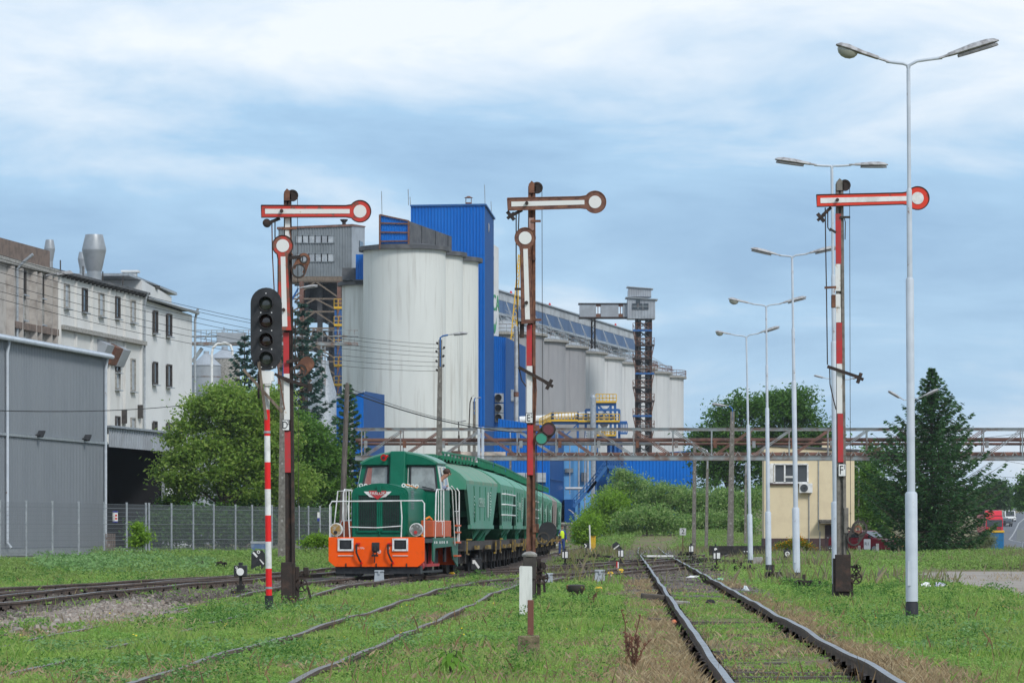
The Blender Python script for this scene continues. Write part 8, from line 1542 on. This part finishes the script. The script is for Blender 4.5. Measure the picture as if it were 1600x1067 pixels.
# low weeds and clover of the foreground
V = []
x, y = sample(64000, 31, 120, power=-1.15); x, y = keep(x, y)
pt = vnoise(x, y, .45, 1)*.6+vnoise(x, y, 1.6, 2)*.4; pt2 = vnoise(x, y*.6, .25, 5); m = rng.random(len(x)) < np.clip(.30+1.1*pt2+.3*pt, .25, 1); x, y, pt = x[m], y[m], pt[m]
d1 = td('one', x, y); d2 = np.minimum(np.abs(td('two', x, y)-.7525), np.abs(td('train', x, y)-.7525)); hh = (.03+.24*pt**1.9)*np.where(d1 < 1.2, .38, 1)*np.where(d2 < .7, .45, 1); nl = 11
px_ = np.repeat(x, nl)+rng.normal(0, .055, len(x)*nl)*np.repeat(1+.006*(y-31), nl); py_ = np.repeat(y, nl)+rng.normal(0, .06, len(x)*nl); pz_ = hgt(px_, py_)+np.repeat(hh, nl)*rng.random(len(px_))**.6+.01
V.append(leafquads(np.stack([px_, py_, pz_], 1), np.repeat(.024+.00045*(y-31)+.018*rng.random(len(x)), nl), .62, .35))
stuff('weeds', np.concatenate(V), G1, 'low green clover and weeds covering the foreground', 'weeds')
# grass blades
x, y = sample(150000, 31, 130, power=-1.2); x, y = keep(x, y, .8); pt = vnoise(x, y, .5, 8); m = rng.random(len(x)) < .25+.9*pt; x, y = x[m], y[m]; h = (.05+.17*rng.random(len(x))**1.6)*np.where(td('one', x, y) < 1.2, .55, 1)*(.5+.9*pt[m])*np.where(np.minimum(np.abs(td('two', x, y)-.7525), np.abs(td('train', x, y)-.7525)) < .6, .5, 1)
stuff('grass', blades(np.stack([x, y, hgt(x, y)], 1), h, .008+.00013*y, .3), G2, 'thin grass blades mixed into the weeds', 'grass')
# dry grass along the running line and in patches
x1_, y1_ = sample(52000, 31, 110, power=-1.1); off = rng.normal(0, 1, len(x1_)); xl, yl = TR['one']; xx = np.interp(y1_, yl, xl)+np.where(off > 0, 1, -1)*(.95+.35*np.abs(off)); pm = vnoise(xx, y1_, .35, 3) > .42; xa, ya = xx[pm], y1_[pm]
xb, yb_ = sample(150000, 31, 135, power=-1.1); pm = rng.random(len(xb)) < dry(xb, yb_)*.75; xb, yb_ = xb[pm], yb_[pm]; pm = (td('left', xb, yb_) > 2) & (td('leftbranch', xb, yb_) > 1.9) & ((td('train', xb, yb_) > 1.7) | (yb_ < 95)) & (td('one', xb, yb_) > .9) & ((td('two', xb, yb_) > 1.4) | (yb_ < 98)); xb, yb_ = xb[pm], yb_[pm]
xc, yc_ = sample(22000, 31, 100, px0=850, px1=1420, power=-1.1); pm = (td('one', xc, yc_) < .68) & (vnoise(xc, yc_, .5, 9) > .40); xc, yc_ = xc[pm], yc_[pm]
x = np.concatenate([xa, xb, xc]); y = np.concatenate([ya, yb_, yc_]); stuff('dry_grass', blades(np.stack([x, y, hgt(x, y)], 1), .03+.11*rng.random(len(x))**2, .0035+.00008*y, .5), G3, 'straw coloured dry grass beside the rails and in patches', 'dry grass')
# pale broad leaves: bottom left and edge of the yard
V = []
for px0, px1, y0, y1, n, s_, hm in ((60, 520, 36, 48, 420, .05, .15), (560, 800, 44, 62, 160, .05, .14), (1330, 1600, 44, 62, 260, .055, .15), (300, 560, 58, 72, 160, .05, .14), (1180, 1420, 50, 75, 180, .055, .14)):
    x, y = sample(n, y0, y1, px0, px1, -1); pm = vnoise(x, y, .7, 12) > .48; x, y = keep(x[pm], y[pm]); nl = 16; px_ = np.repeat(x, nl)+rng.normal(0, .09, len(x)*nl); py_ = np.repeat(y, nl)+rng.normal(0, .09, len(x)*nl); V.append(leafquads(np.stack([px_, py_, hgt(px_, py_)+rng.random(len(px_))**.7*hm+.03], 1), s_*rng.uniform(.7, 1.3, len(px_)), .75, .8))
stuff('broad_leaves', np.concatenate(V), G4, 'pale blue green broad leaved weeds in the foreground', 'weeds')
# taller growth further back
def farveg(name, n, y0, y1, px0, px1, hm, leaf, m_, label, nl=9, dens=.3, cat='weeds', seed=20, spread=.25):
    x, y = sample(n, y0, y1, px0, px1, -.6); x, y = keep(x, y, .9); pt = vnoise(x, y*.5, .35, seed); k = rng.random(len(x)) < dens+pt*.9; x, y, pt = x[k], y[k], pt[k]
    px_ = np.repeat(x, nl)+rng.normal(0, spread, len(x)*nl); py_ = np.repeat(y, nl)+rng.normal(0, spread, len(x)*nl); z = hgt(px_, py_)+np.repeat(hm*(.35+.9*pt), nl)*rng.random(len(px_))**.8
    return stuff(name, leafquads(np.stack([px_, py_, z], 1), leaf*rng.uniform(.6, 1.4, len(px_)), .5, .25), m_, label, cat)
G5 = leafmat('verge_leaf', [(.13, .26, .05), (.21, .37, .08), (.28, .42, .11), (.15, .30, .06)], .42, .55, patch=((.25, .29, .10), .12, .5))
farveg('left_weeds', 9000, 112, 178, -40, 520, .34, .10, G5, 'leafy weeds between the left tracks and the mesh fence', seed=21)
farveg('left_pale_weeds', 1500, 120, 165, 60, 330, .62, .13, G4, 'pale leafy nettles heaped in front of the fence', dens=.1, seed=22)
farveg('right_verge', 9000, 100, 232, 1090, 1430, .30, .085, G1, 'green weeds between the lamp posts and the signal box', seed=23)
farveg('yard_verge', 6500, 141, 250, 1330, 1640, .42, .11, G5, 'rough grass beyond the dirt yard', seed=24)
farveg('middle_weeds', 3600, 104, 300, 820, 1120, .20, .09, G5, 'weeds around and behind the junction rails', dens=.15, seed=25)
farveg('bank_grass', 9000, 295, 372, 880, 1240, .55, .17, G5, 'long grass on the low bank before the bushes', seed=26)
farveg('behind_fence_grass', 3500, 182, 240, 150, 540, .5, .14, G5, 'weeds growing inside the fence', seed=27)
x, y = sample(26000, 100, 372, 850, 1640, -.5); x, y = keep(x, y, .7); k = vnoise(x, y*.4, .2, 30) > .45; x, y = x[k], y[k]; stuff('verge_stalks', blades(np.stack([x, y, hgt(x, y)], 1), .2+.45*rng.random(len(x)), .012+.00008*y, .25), leafmat('verge_stalk', [(.26, .22, .11), (.18, .22, .07), (.30, .25, .16), (.22, .19, .16)], .3), 'straw and green stalks on the verges', 'grass')
# taller tufts and upright seed stalks among the low weeds
x, y = sample(5200, 32, 118, power=-1.1); x, y = keep(x, y); pm = (vnoise(x, y*.6, .5, 61) > .56) & (td('one', x, y) > 1.6) & (np.abs(td('two', x, y)-.7525) > .3); x, y = x[pm], y[pm]; nl = 34; hh = rng.uniform(.14, .36, len(x)); px_ = np.repeat(x, nl)+rng.normal(0, .085, len(x)*nl); py_ = np.repeat(y, nl)+rng.normal(0, .085, len(x)*nl); stuff('tall_weeds', leafquads(np.stack([px_, py_, hgt(px_, py_)+np.repeat(hh, nl)*rng.random(len(px_))**.7], 1), np.repeat(.028+.0004*(y-31), nl)*rng.uniform(.7, 1.5, len(px_)), .55, .2), leafmat('tall_weed_leaf', [(.06, .16, .03), (.10, .23, .05), (.16, .30, .07), (.08, .19, .045)], .4), 'darker bushy weeds standing above the clover', 'weeds')
x, y = sample(4200, 32, 130, power=-.8); x, y = keep(x, y, .5); pm = vnoise(x, y*.6, .4, 62) > .55; x, y = x[pm], y[pm]; stuff('seed_stalks', blades(np.stack([x, y, hgt(x, y)], 1), .10+.22*rng.random(len(x)), .003+.00006*y, .2), leafmat('seed_stalk', [(.20, .11, .06), (.30, .21, .11), (.14, .085, .05), (.33, .27, .14)], .2), 'thin brown seed stalks sticking out of the weeds', 'grass')
# flowers scattered in the weeds
x, y = sample(90, 38, 90, -20, 1620, -1); x, y = keep(x, y); px_ = np.repeat(x, 5)+rng.normal(0, .05, len(x)*5); py_ = np.repeat(y, 5)+rng.normal(0, .05, len(x)*5); k = rng.random(len(px_)) < .5
stuff('wild_flowers', leafquads(np.stack([px_, py_, hgt(px_, py_)+.14+.05*rng.random(len(px_))], 1)[k], .032, 1, .8), leafmat('flower_yellow', [(.8, .6, .02), (.75, .62, .1)], .2), 'small yellow flowers dotted in the weeds', 'flowers')
# a walnut like seedling and a dead brown weed in the foreground
g = P(705, 1062, 39); T = thing('seedling', 'young seedling with long drooping bright leaves in the foreground', 'plant', (g.x, 39, .0)); b = MB(); vs = []
for i in range(18):
    t = i*2.4; e_ = .35+.5*((i*7) % 5)/5; r_ = .16+.15*((i*3) % 4)/4; c, s_ = math.cos(t), math.sin(t); z0 = .12+.16*i/18; n = 5; w_ = .03
    L_ = [(c*r_*u, s_*r_*u, z0+e_*.22*u-.22*u*u) for u in np.linspace(.2, 1, n)]
    ws = [.3, 1, 1.1, .7, .05]; o = len(b.v)
    for (px, py, pz), k in zip(L_, ws): b.v += [(px-s_*w_*k, py+c*w_*k, pz), (px+s_*w_*k, py-c*w_*k, pz)]
    for j in range(n-1): b.f.append((o+2*j, o+2*j+1, o+2*j+3, o+2*j+2)); b.m.append(0)
b.build('leaves', leafmat('seedling_leaf', [(.12, .26, .03), (.17, .33, .05)], .4), T, kind='stuff'); b = MB(); [b.tube([(0, 0, 0), (.02*math.cos(k), .02*math.sin(k), .12), (.06*math.cos(k), .06*math.sin(k), .28)], .006, 5) for k in (0, 1.5, 3, 4.5)]; b.build('stem', M['bark'], T)
for px, Z, hh, lb, nb in ((990, 40.5, .42, 'dry brown dead weed stalks left of the running rail', 9), (976, 41.5, .62, 'tall single dead seed stalk beside the dry weed', 2), (925, 74, .3, 'dry brown stalks in the middle of the grass', 6)):
    g = X(px, Z); T = thing('dead_weed', lb, 'plant', (g, Z, 0)); b = MB(); rr = random.Random(px)
    for i in range(nb):
        a = Vector((0, 0, 0)); d = Vector((rr.uniform(-.35, .35), rr.uniform(-.3, .3), 1)).normalized()
        for k in range(4):
            q = a+d*hh*rr.uniform(.2, .3); b.tube([a, q], .006, 4)
            for _ in range(3): u = a.lerp(q, rr.random()); b.ball(u+Vector((rr.uniform(-.02, .02), 0, .01)), .012, 6)
            d = (d+Vector((rr.uniform(-.35, .35), rr.uniform(-.3, .3), .1))).normalized(); a = q
    b.build('stalks', M['rust'], T, kind='stuff')

# ------------------------------------------------------------------ trees
def crown_pts(blobs, ncl, nl, spread, inner=.55):
    sat = []
    for cx, cy, cz, r in blobs:      # smaller sprays round every main lobe break up the outline
        for _ in range(6):
            d = rng.normal(0, 1, 3); d /= np.linalg.norm(d); d[2] = abs(d[2])*.9-.15; q = r*rng.uniform(.85, 1.15); sat.append((cx+d[0]*q, cy+d[1]*q, cz+d[2]*q, r*rng.uniform(.22, .38)))
    blobs = [(a, b_, c, r*.9) for a, b_, c, r in blobs]+sat
    pts = []; tot = sum(b[3]**2 for b in blobs)
    for cx, cy, cz, r in blobs:
        k = max(4, int(ncl*r*r/tot)); d = rng.normal(0, 1, (k, 3)); d /= np.linalg.norm(d, axis=1, keepdims=True); d[:, 2] = np.where(d[:, 2] < -.75, -d[:, 2], d[:, 2])
        rad = r*np.where(rng.random(k) < .16, rng.uniform(1.0, 1.32, k), inner+(1.06-inner)*rng.random(k)**.6); c = np.array([cx, cy, cz])+d*rad[:, None]
        sz = spread*rng.uniform(.4, 1.25, k)
        p = np.repeat(c, nl, 0)+rng.normal(0, 1, (k*nl, 3))*np.repeat(sz, nl)[:, None]*np.array([1, 1, .6]); pts.append(p)
    return np.concatenate(pts)
def tree(name, label, cat, px, Z, blobs, m_, leaf, ncl=420, nl=42, spread=.45, trunk=.22, group=None, up=.25, ybase=None, inner=.5, aspect=.5, limbs=True):
    s = Z/6000; x0 = X(px, Z); z0 = float(hgt(x0, Z)); T = thing(name, label, cat, (x0, Z, z0), 0, group)
    B = [((X(bx, Z)-x0), dz*s*b_r, P(0, by, Z).z-z0, b_r*s) for bx, by, b_r, dz in [(b[0], b[1], b[2], b[3] if len(b) > 3 else random.uniform(-.35, .35)) for b in blobs]]
    p = crown_pts(B, ncl, nl, spread, inner); p = p[p[:, 2] > .05]
    quads('crown', leafquads(p, leaf*rng.uniform(.6, 1.35, len(p)), aspect, up), m_, T, kind='stuff')
    b = MB(); top = max(q[2] for q in B); b.tube([(0, 0, -.2), (.05, 0, top*.25), (0, .05, top*.5), (.1, 0, top*.8)], [trunk, trunk*.8, trunk*.55, trunk*.15], 9)
    if limbs:
        for cx, cy, cz, r in B:
            st = Vector((.03, .02, min(cz*.55, top*.5))); e_ = Vector((cx, cy, cz)); b.tube([st, st.lerp(e_, .5)+Vector((0, 0, -.05*r)), e_], [trunk*.4, trunk*.25, trunk*.08], 6)
            for k in range(5): d = Vector((random.uniform(-1, 1), random.uniform(-1, 1), random.uniform(-.2, 1))).normalized()*r*.85; b.tube([e_, e_+d*.5+Vector((0, 0, .1*r)), e_+d], [trunk*.1, trunk*.06, trunk*.02], 4)
    b.build('trunk', M['bark'], T, smooth=True); return T
LA = leafmat('ash_leaf', [(.18, .31, .055), (.27, .41, .08), (.22, .35, .065), (.40, .50, .12)], .52, .5)
LD = leafmat('dark_leaf', [(.055, .14, .025), (.085, .19, .035), (.12, .23, .045)], .42, .5)
LM = leafmat('mid_leaf', [(.08, .18, .03), (.12, .25, .045), (.16, .30, .05)], .45, .5)
LB = leafmat('bush_leaf', [(.11, .23, .05), (.19, .34, .08), (.40, .52, .20), (.15, .28, .06)], .5, .45)
LY = leafmat('bright_leaf', [(.19, .35, .035), (.27, .44, .05), (.15, .29, .03)], .5, .5)
LF = leafmat('far_leaf', [(.05, .105, .035), (.075, .14, .045), (.04, .085, .03)], .3, .6)
tree('broadleaf_tree', 'big bright green broadleaf tree over the fence beside the dark shed', 'tree', 352, 236, [(300, 690, 38), (350, 655, 42), (405, 680, 50), (330, 740, 55), (430, 715, 48), (272, 735, 26), (390, 750, 55), (352, 625, 24), (310, 640, 16), (420, 632, 24), (285, 770, 22), (450, 765, 40)], LA, .26, 620, 60, .5, .28)
tree('broadleaf_tree', 'darker green tree between the left semaphore and the locomotive', 'tree', 490, 246, [(478, 690, 34), (500, 730, 38), (470, 755, 40), (515, 770, 30), (455, 670, 28), (535, 785, 22)], LM, .24, 380, 55, .45, .22)
for i, (px, Z, y, r, lb) in enumerate(((250, 231, 830, 26, 'dark shrub behind the fence beside the shed'), (300, 232, 825, 30, 'dark shrub behind the fence under the big tree'), (350, 233, 825, 30, 'dark shrub behind the fence just left of the lantern'), (400, 234, 828, 28, 'dark shrub behind the fence at the light signal'), (455, 236, 825, 30, 'dark shrub behind the fence right of the left semaphore'), (500, 238, 822, 28, 'dark shrub behind the fence by the white handrails'), (375, 240, 800, 30, 'taller dark shrub under the crown of the big tree'), (275, 238, 806, 26, 'dark shrub in the gap beside the shed post'))):
    tree('shrub', lb, 'shrub', px, Z, [(px-12, y+8, r), (px+12, y+5, r*.9), (px, y-10, r*.8)], LD, .24, 130, 40, .4, .06, 'shrubs behind the fence')
tree('sapling', 'thin sapling with yellowish leaves at the fence corner', 'plant', 222, 184, [(214, 828, 8), (222, 840, 10), (210, 850, 9)], LY, .16, 30, 22, .2, .03)
tree('shrub', 'bright yellow green shrub behind the left semaphore foot', 'shrub', 492, 190, [(485, 848, 10), (498, 845, 9), (505, 850, 7)], LY, .14, 50, 26, .2, .03)
tree('broadleaf_tree', 'large dark tree behind the hall end and lamp posts, left of its pair', 'tree', 1138, 355, [(1130, 680, 38), (1160, 655, 36), (1115, 710, 34), (1150, 720, 48), (1105, 745, 28), (1180, 740, 40), (1100, 690, 14)], LD, .34, 420, 46, .6, .35, 'big trees behind the signal box')
tree('broadleaf_tree', 'tallest dark tree behind the signal box roof', 'tree', 1228, 358, [(1215, 660, 44), (1245, 640, 30), (1260, 680, 40), (1200, 710, 46), (1250, 730, 48), (1280, 690, 22), (1225, 632, 16), (1195, 640, 16)], LD, .34, 480, 46, .6, .35, 'big trees behind the signal box')
tree('broadleaf_tree', 'dark tree showing right of the cream signal box', 'tree', 1352, 380, [(1345, 760, 40), (1362, 725, 26), (1330, 790, 36), (1380, 790, 40)], LM, .34, 300, 46, .6, .3)
tree('birch', 'slender birch with hanging twigs left of the spruce', 'tree', 1366, 244, [(1362, 745, 14), (1366, 775, 19), (1358, 805, 19), (1372, 830, 20), (1362, 850, 18)], LM, .16, 240, 40, .3, .09)
tree('broadleaf_tree', 'hazy round tree far away by the road', 'tree', 1556, 640, [(1552, 770, 15), (1563, 778, 13), (1545, 782, 11), (1558, 762, 9), (1567, 788, 8)], LF, .6, 200, 36, .7, .3)
tree('broadleaf_tree', 'tree cut off by the right picture edge above the road', 'tree', 1606, 520, [(1600, 770, 12), (1610, 755, 15), (1598, 788, 11), (1612, 785, 16)], LD, .45, 200, 36, .6, .3)
tree('broadleaf_tree', 'small hazy tree behind the lorry', 'tree', 1537, 700, [(1536, 795, 8), (1542, 800, 7), (1530, 802, 8)], LF, .6, 80, 30, .7, .2)
for px, Z, bl, m_, lb in ((945, 338, [(940, 800, 22), (958, 785, 20), (930, 818, 16), (950, 825, 24), (968, 815, 18)], LY, 'bright green bush at the foot of the blue stair'), (985, 348, [(975, 765, 24), (1000, 762, 20), (985, 790, 34), (1010, 800, 30), (962, 780, 18), (970, 745, 8)], LB, 'tallest wind blown bush in front of the long blue hall'), (1040, 346, [(1030, 775, 24), (1055, 785, 26), (1040, 810, 32), (1015, 785, 20)], LB, 'middle wind blown bush before the long blue hall'),
                          (1092, 344, [(1080, 788, 26), (1105, 795, 26), (1090, 815, 30)], LB, 'wind blown bush around the slim concrete poles'), (1150, 342, [(1135, 788, 26), (1160, 800, 28), (1180, 790, 24), (1150, 820, 28), (1120, 800, 20)], LB, 'wide bush behind the white lamp posts'), (916, 300, [(912, 830, 9), (922, 822, 10), (915, 842, 8)], LY, 'small pale bush before the low white wall'), (1010, 330, [(1000, 815, 20), (1025, 818, 22), (980, 820, 18), (1050, 822, 18)], LB, 'low bush at the front of the bank'), (1110, 332, [(1080, 822, 18), (1110, 820, 20), (1140, 824, 20), (1170, 826, 18)], LB, 'low bush along the bank behind the concrete poles')):
    tree('bush', lb, 'bush', px, Z, bl, m_, .27, 300, 34, .42, .08, 'bushes before the blue hall', up=0., inner=.35, aspect=.38)
T = tree('flower_bush', 'bush full of orange flowers at the signal box wall', 'bush', 1240, 236, [(1230, 858, 10), (1245, 854, 13), (1258, 858, 9), (1215, 862, 7), (1222, 856, 8)], LY, .10, 130, 26, .2, .03)
p = crown_pts([(X(bx, 236)-X(1240, 236), 0, P(0, by, 236).z, br*236/6000) for bx, by, br in ((1247, 851, 13), (1230, 855, 9), (1262, 857, 9), (1214, 860, 6))], 70, 14, .14, .7); quads('flowers', leafquads(p, .12, .9, .5), leafmat('flower_orange', [(.75, .36, .01), (.8, .45, .02), (.7, .3, .01)], .2), T, kind='stuff')
x = rng.normal(X(1398, 240), .7, 160); p = np.stack([x, 240+rng.normal(0, .5, 160), .5+.6*rng.random(160)], 1); stuff('orange_flowers', leafquads(p, .13, .9, .5), bpy.data.materials['flower_orange'], 'orange garden flowers behind the red car', 'flowers')
tree('reed_clump', 'grey green grassy clump left of the blue container', 'shrub', 1536, 244, [(1530, 852, 12), (1540, 846, 10), (1522, 858, 9)], leafmat('reed', [(.16, .20, .10), (.22, .24, .13), (.11, .15, .06)], .3), .26, 120, 26, .25, .02, aspect=.14, up=-.2)
# spruces
def spruce(label, px, Z, ytop, halfpx, m_, n_wh=34, cards=46, droop=.25, y_wide=800, name='spruce_tree', leaf=.2, dens=1.0, zlow=.2, spire=False):
    s = Z/6000; x0 = X(px, Z); H = P(0, ytop, Z).z; T = thing(name, label, 'tree', (x0, Z, 0), 0); R0 = halfpx*s; pts = []; ax = []; br = MB()
    for w_ in range(n_wh):
        t = (w_+.5)/n_wh; z = zlow+(H-zlow)*t**.95; Rr = R0*min(1, (1-t)*1.6)**1.1*min(1, .85+t) if spire else R0*(1-t)**.8*min(1, .72+1.4*t)
        nb = int((7+6*(1-t))*dens)
        for k in range(nb):
            a = 2*PI*(k/nb)+w_*1.7+random.uniform(-.25, .25); L_ = Rr*random.choice((.55, .75, .9, 1.0, 1.08, 1.18))*random.uniform(.9, 1.05)+.12; rise = .10+.25*t
            n = max(4, int(cards*(.15+.85*L_/max(R0, .1)))); u = rng.random(n)**.7
            zz = z+L_*(rise*u-droop*1.9*u*(1-u)+.12*u**3); c, sn = math.cos(a), math.sin(a); lat = rng.normal(0, .16, n)*L_*(.35+.5*u)*(1.1-u*.8)
            P_ = np.stack([c*L_*u-sn*lat, sn*L_*u+c*lat, zz-rng.random(n)*.16-np.abs(lat)*.25], 1); pts.append(P_)
            d = np.stack([np.full(n, c)-sn*np.sign(lat)*.7, np.full(n, sn)+c*np.sign(lat)*.7, rng.uniform(-.75, .25, n)], 1); ax.append(d)
            br.tube([(0, 0, z), (c*L_*.5, sn*L_*.5, z+L_*(rise*.5-droop*.47)), (c*L_, sn*L_, z+L_*(rise+.12))], [.03, .02, .006], 4)
    P_ = np.concatenate(pts); a = np.concatenate(ax); a /= np.linalg.norm(a, axis=1, keepdims=True); n = len(P_); sz = leaf*rng.uniform(.6, 1.4, n); nr = rng.normal(0, 1, (n, 3)); b = np.cross(a, nr); b /= np.linalg.norm(b, axis=1, keepdims=True)+1e-9
    A_ = a*sz[:, None]*.6; B_ = b*(sz*.2)[:, None]; quads('crown', np.stack([P_-A_, P_+B_, P_+A_, P_-B_], 1).reshape(-1, 3), m_, T, kind='stuff')
    br.tube([(0, 0, -.1), (0, 0, H*.5), (0, 0, H)], [.2, .1, .02], 8); br.build('trunk', M['bark'], T, smooth=True)
SP = leafmat('spruce_needles', [(.03, .085, .03), (.05, .12, .04), (.075, .155, .05), (.035, .10, .04)], .22, .6)
SB = leafmat('blue_spruce', [(.03, .075, .06), (.05, .11, .085), (.04, .09, .07)], .15, .6)
SL = leafmat('larch_needles', [(.04, .10, .04), (.07, .15, .055), (.055, .13, .05)], .25, .6)
spruce('tall dark spruce right of the nearest lamp post', 1456, 226, 574, 102, SP, 42, 105, .24, dens=1.0, leaf=.22, spire=True)
spruce('blue green spruce with bent tip above the broadleaf tree', 382, 262, 522, 74, SB, 24, 64, .42, leaf=.32, dens=.75, zlow=3)
spruce('bluish spruce directly behind the left semaphore spectacles', 472, 266, 470, 84, SB, 24, 80, .42, leaf=.34, dens=.8, zlow=2.5)
spruce('small light green spruce by the leaning wooden pole', 543, 248, 598, 62, SL, 28, 64, .2, leaf=.26)
# distant wood behind everything
x = rng.uniform(-420, 900, 2600); y = rng.uniform(1000, 1250, 2600); px_ = np.repeat(x, 12)+rng.normal(0, 4, 2600*12); py_ = np.repeat(y, 12)+rng.normal(0, 4, 2600*12); z = hgt(px_, py_)+np.abs(rng.normal(0, 3.2, len(px_)))
stuff('far_woods', leafquads(np.stack([px_, py_, z], 1), 3.2, .7, .1), LF, 'distant line of woods on the horizon', 'woods')
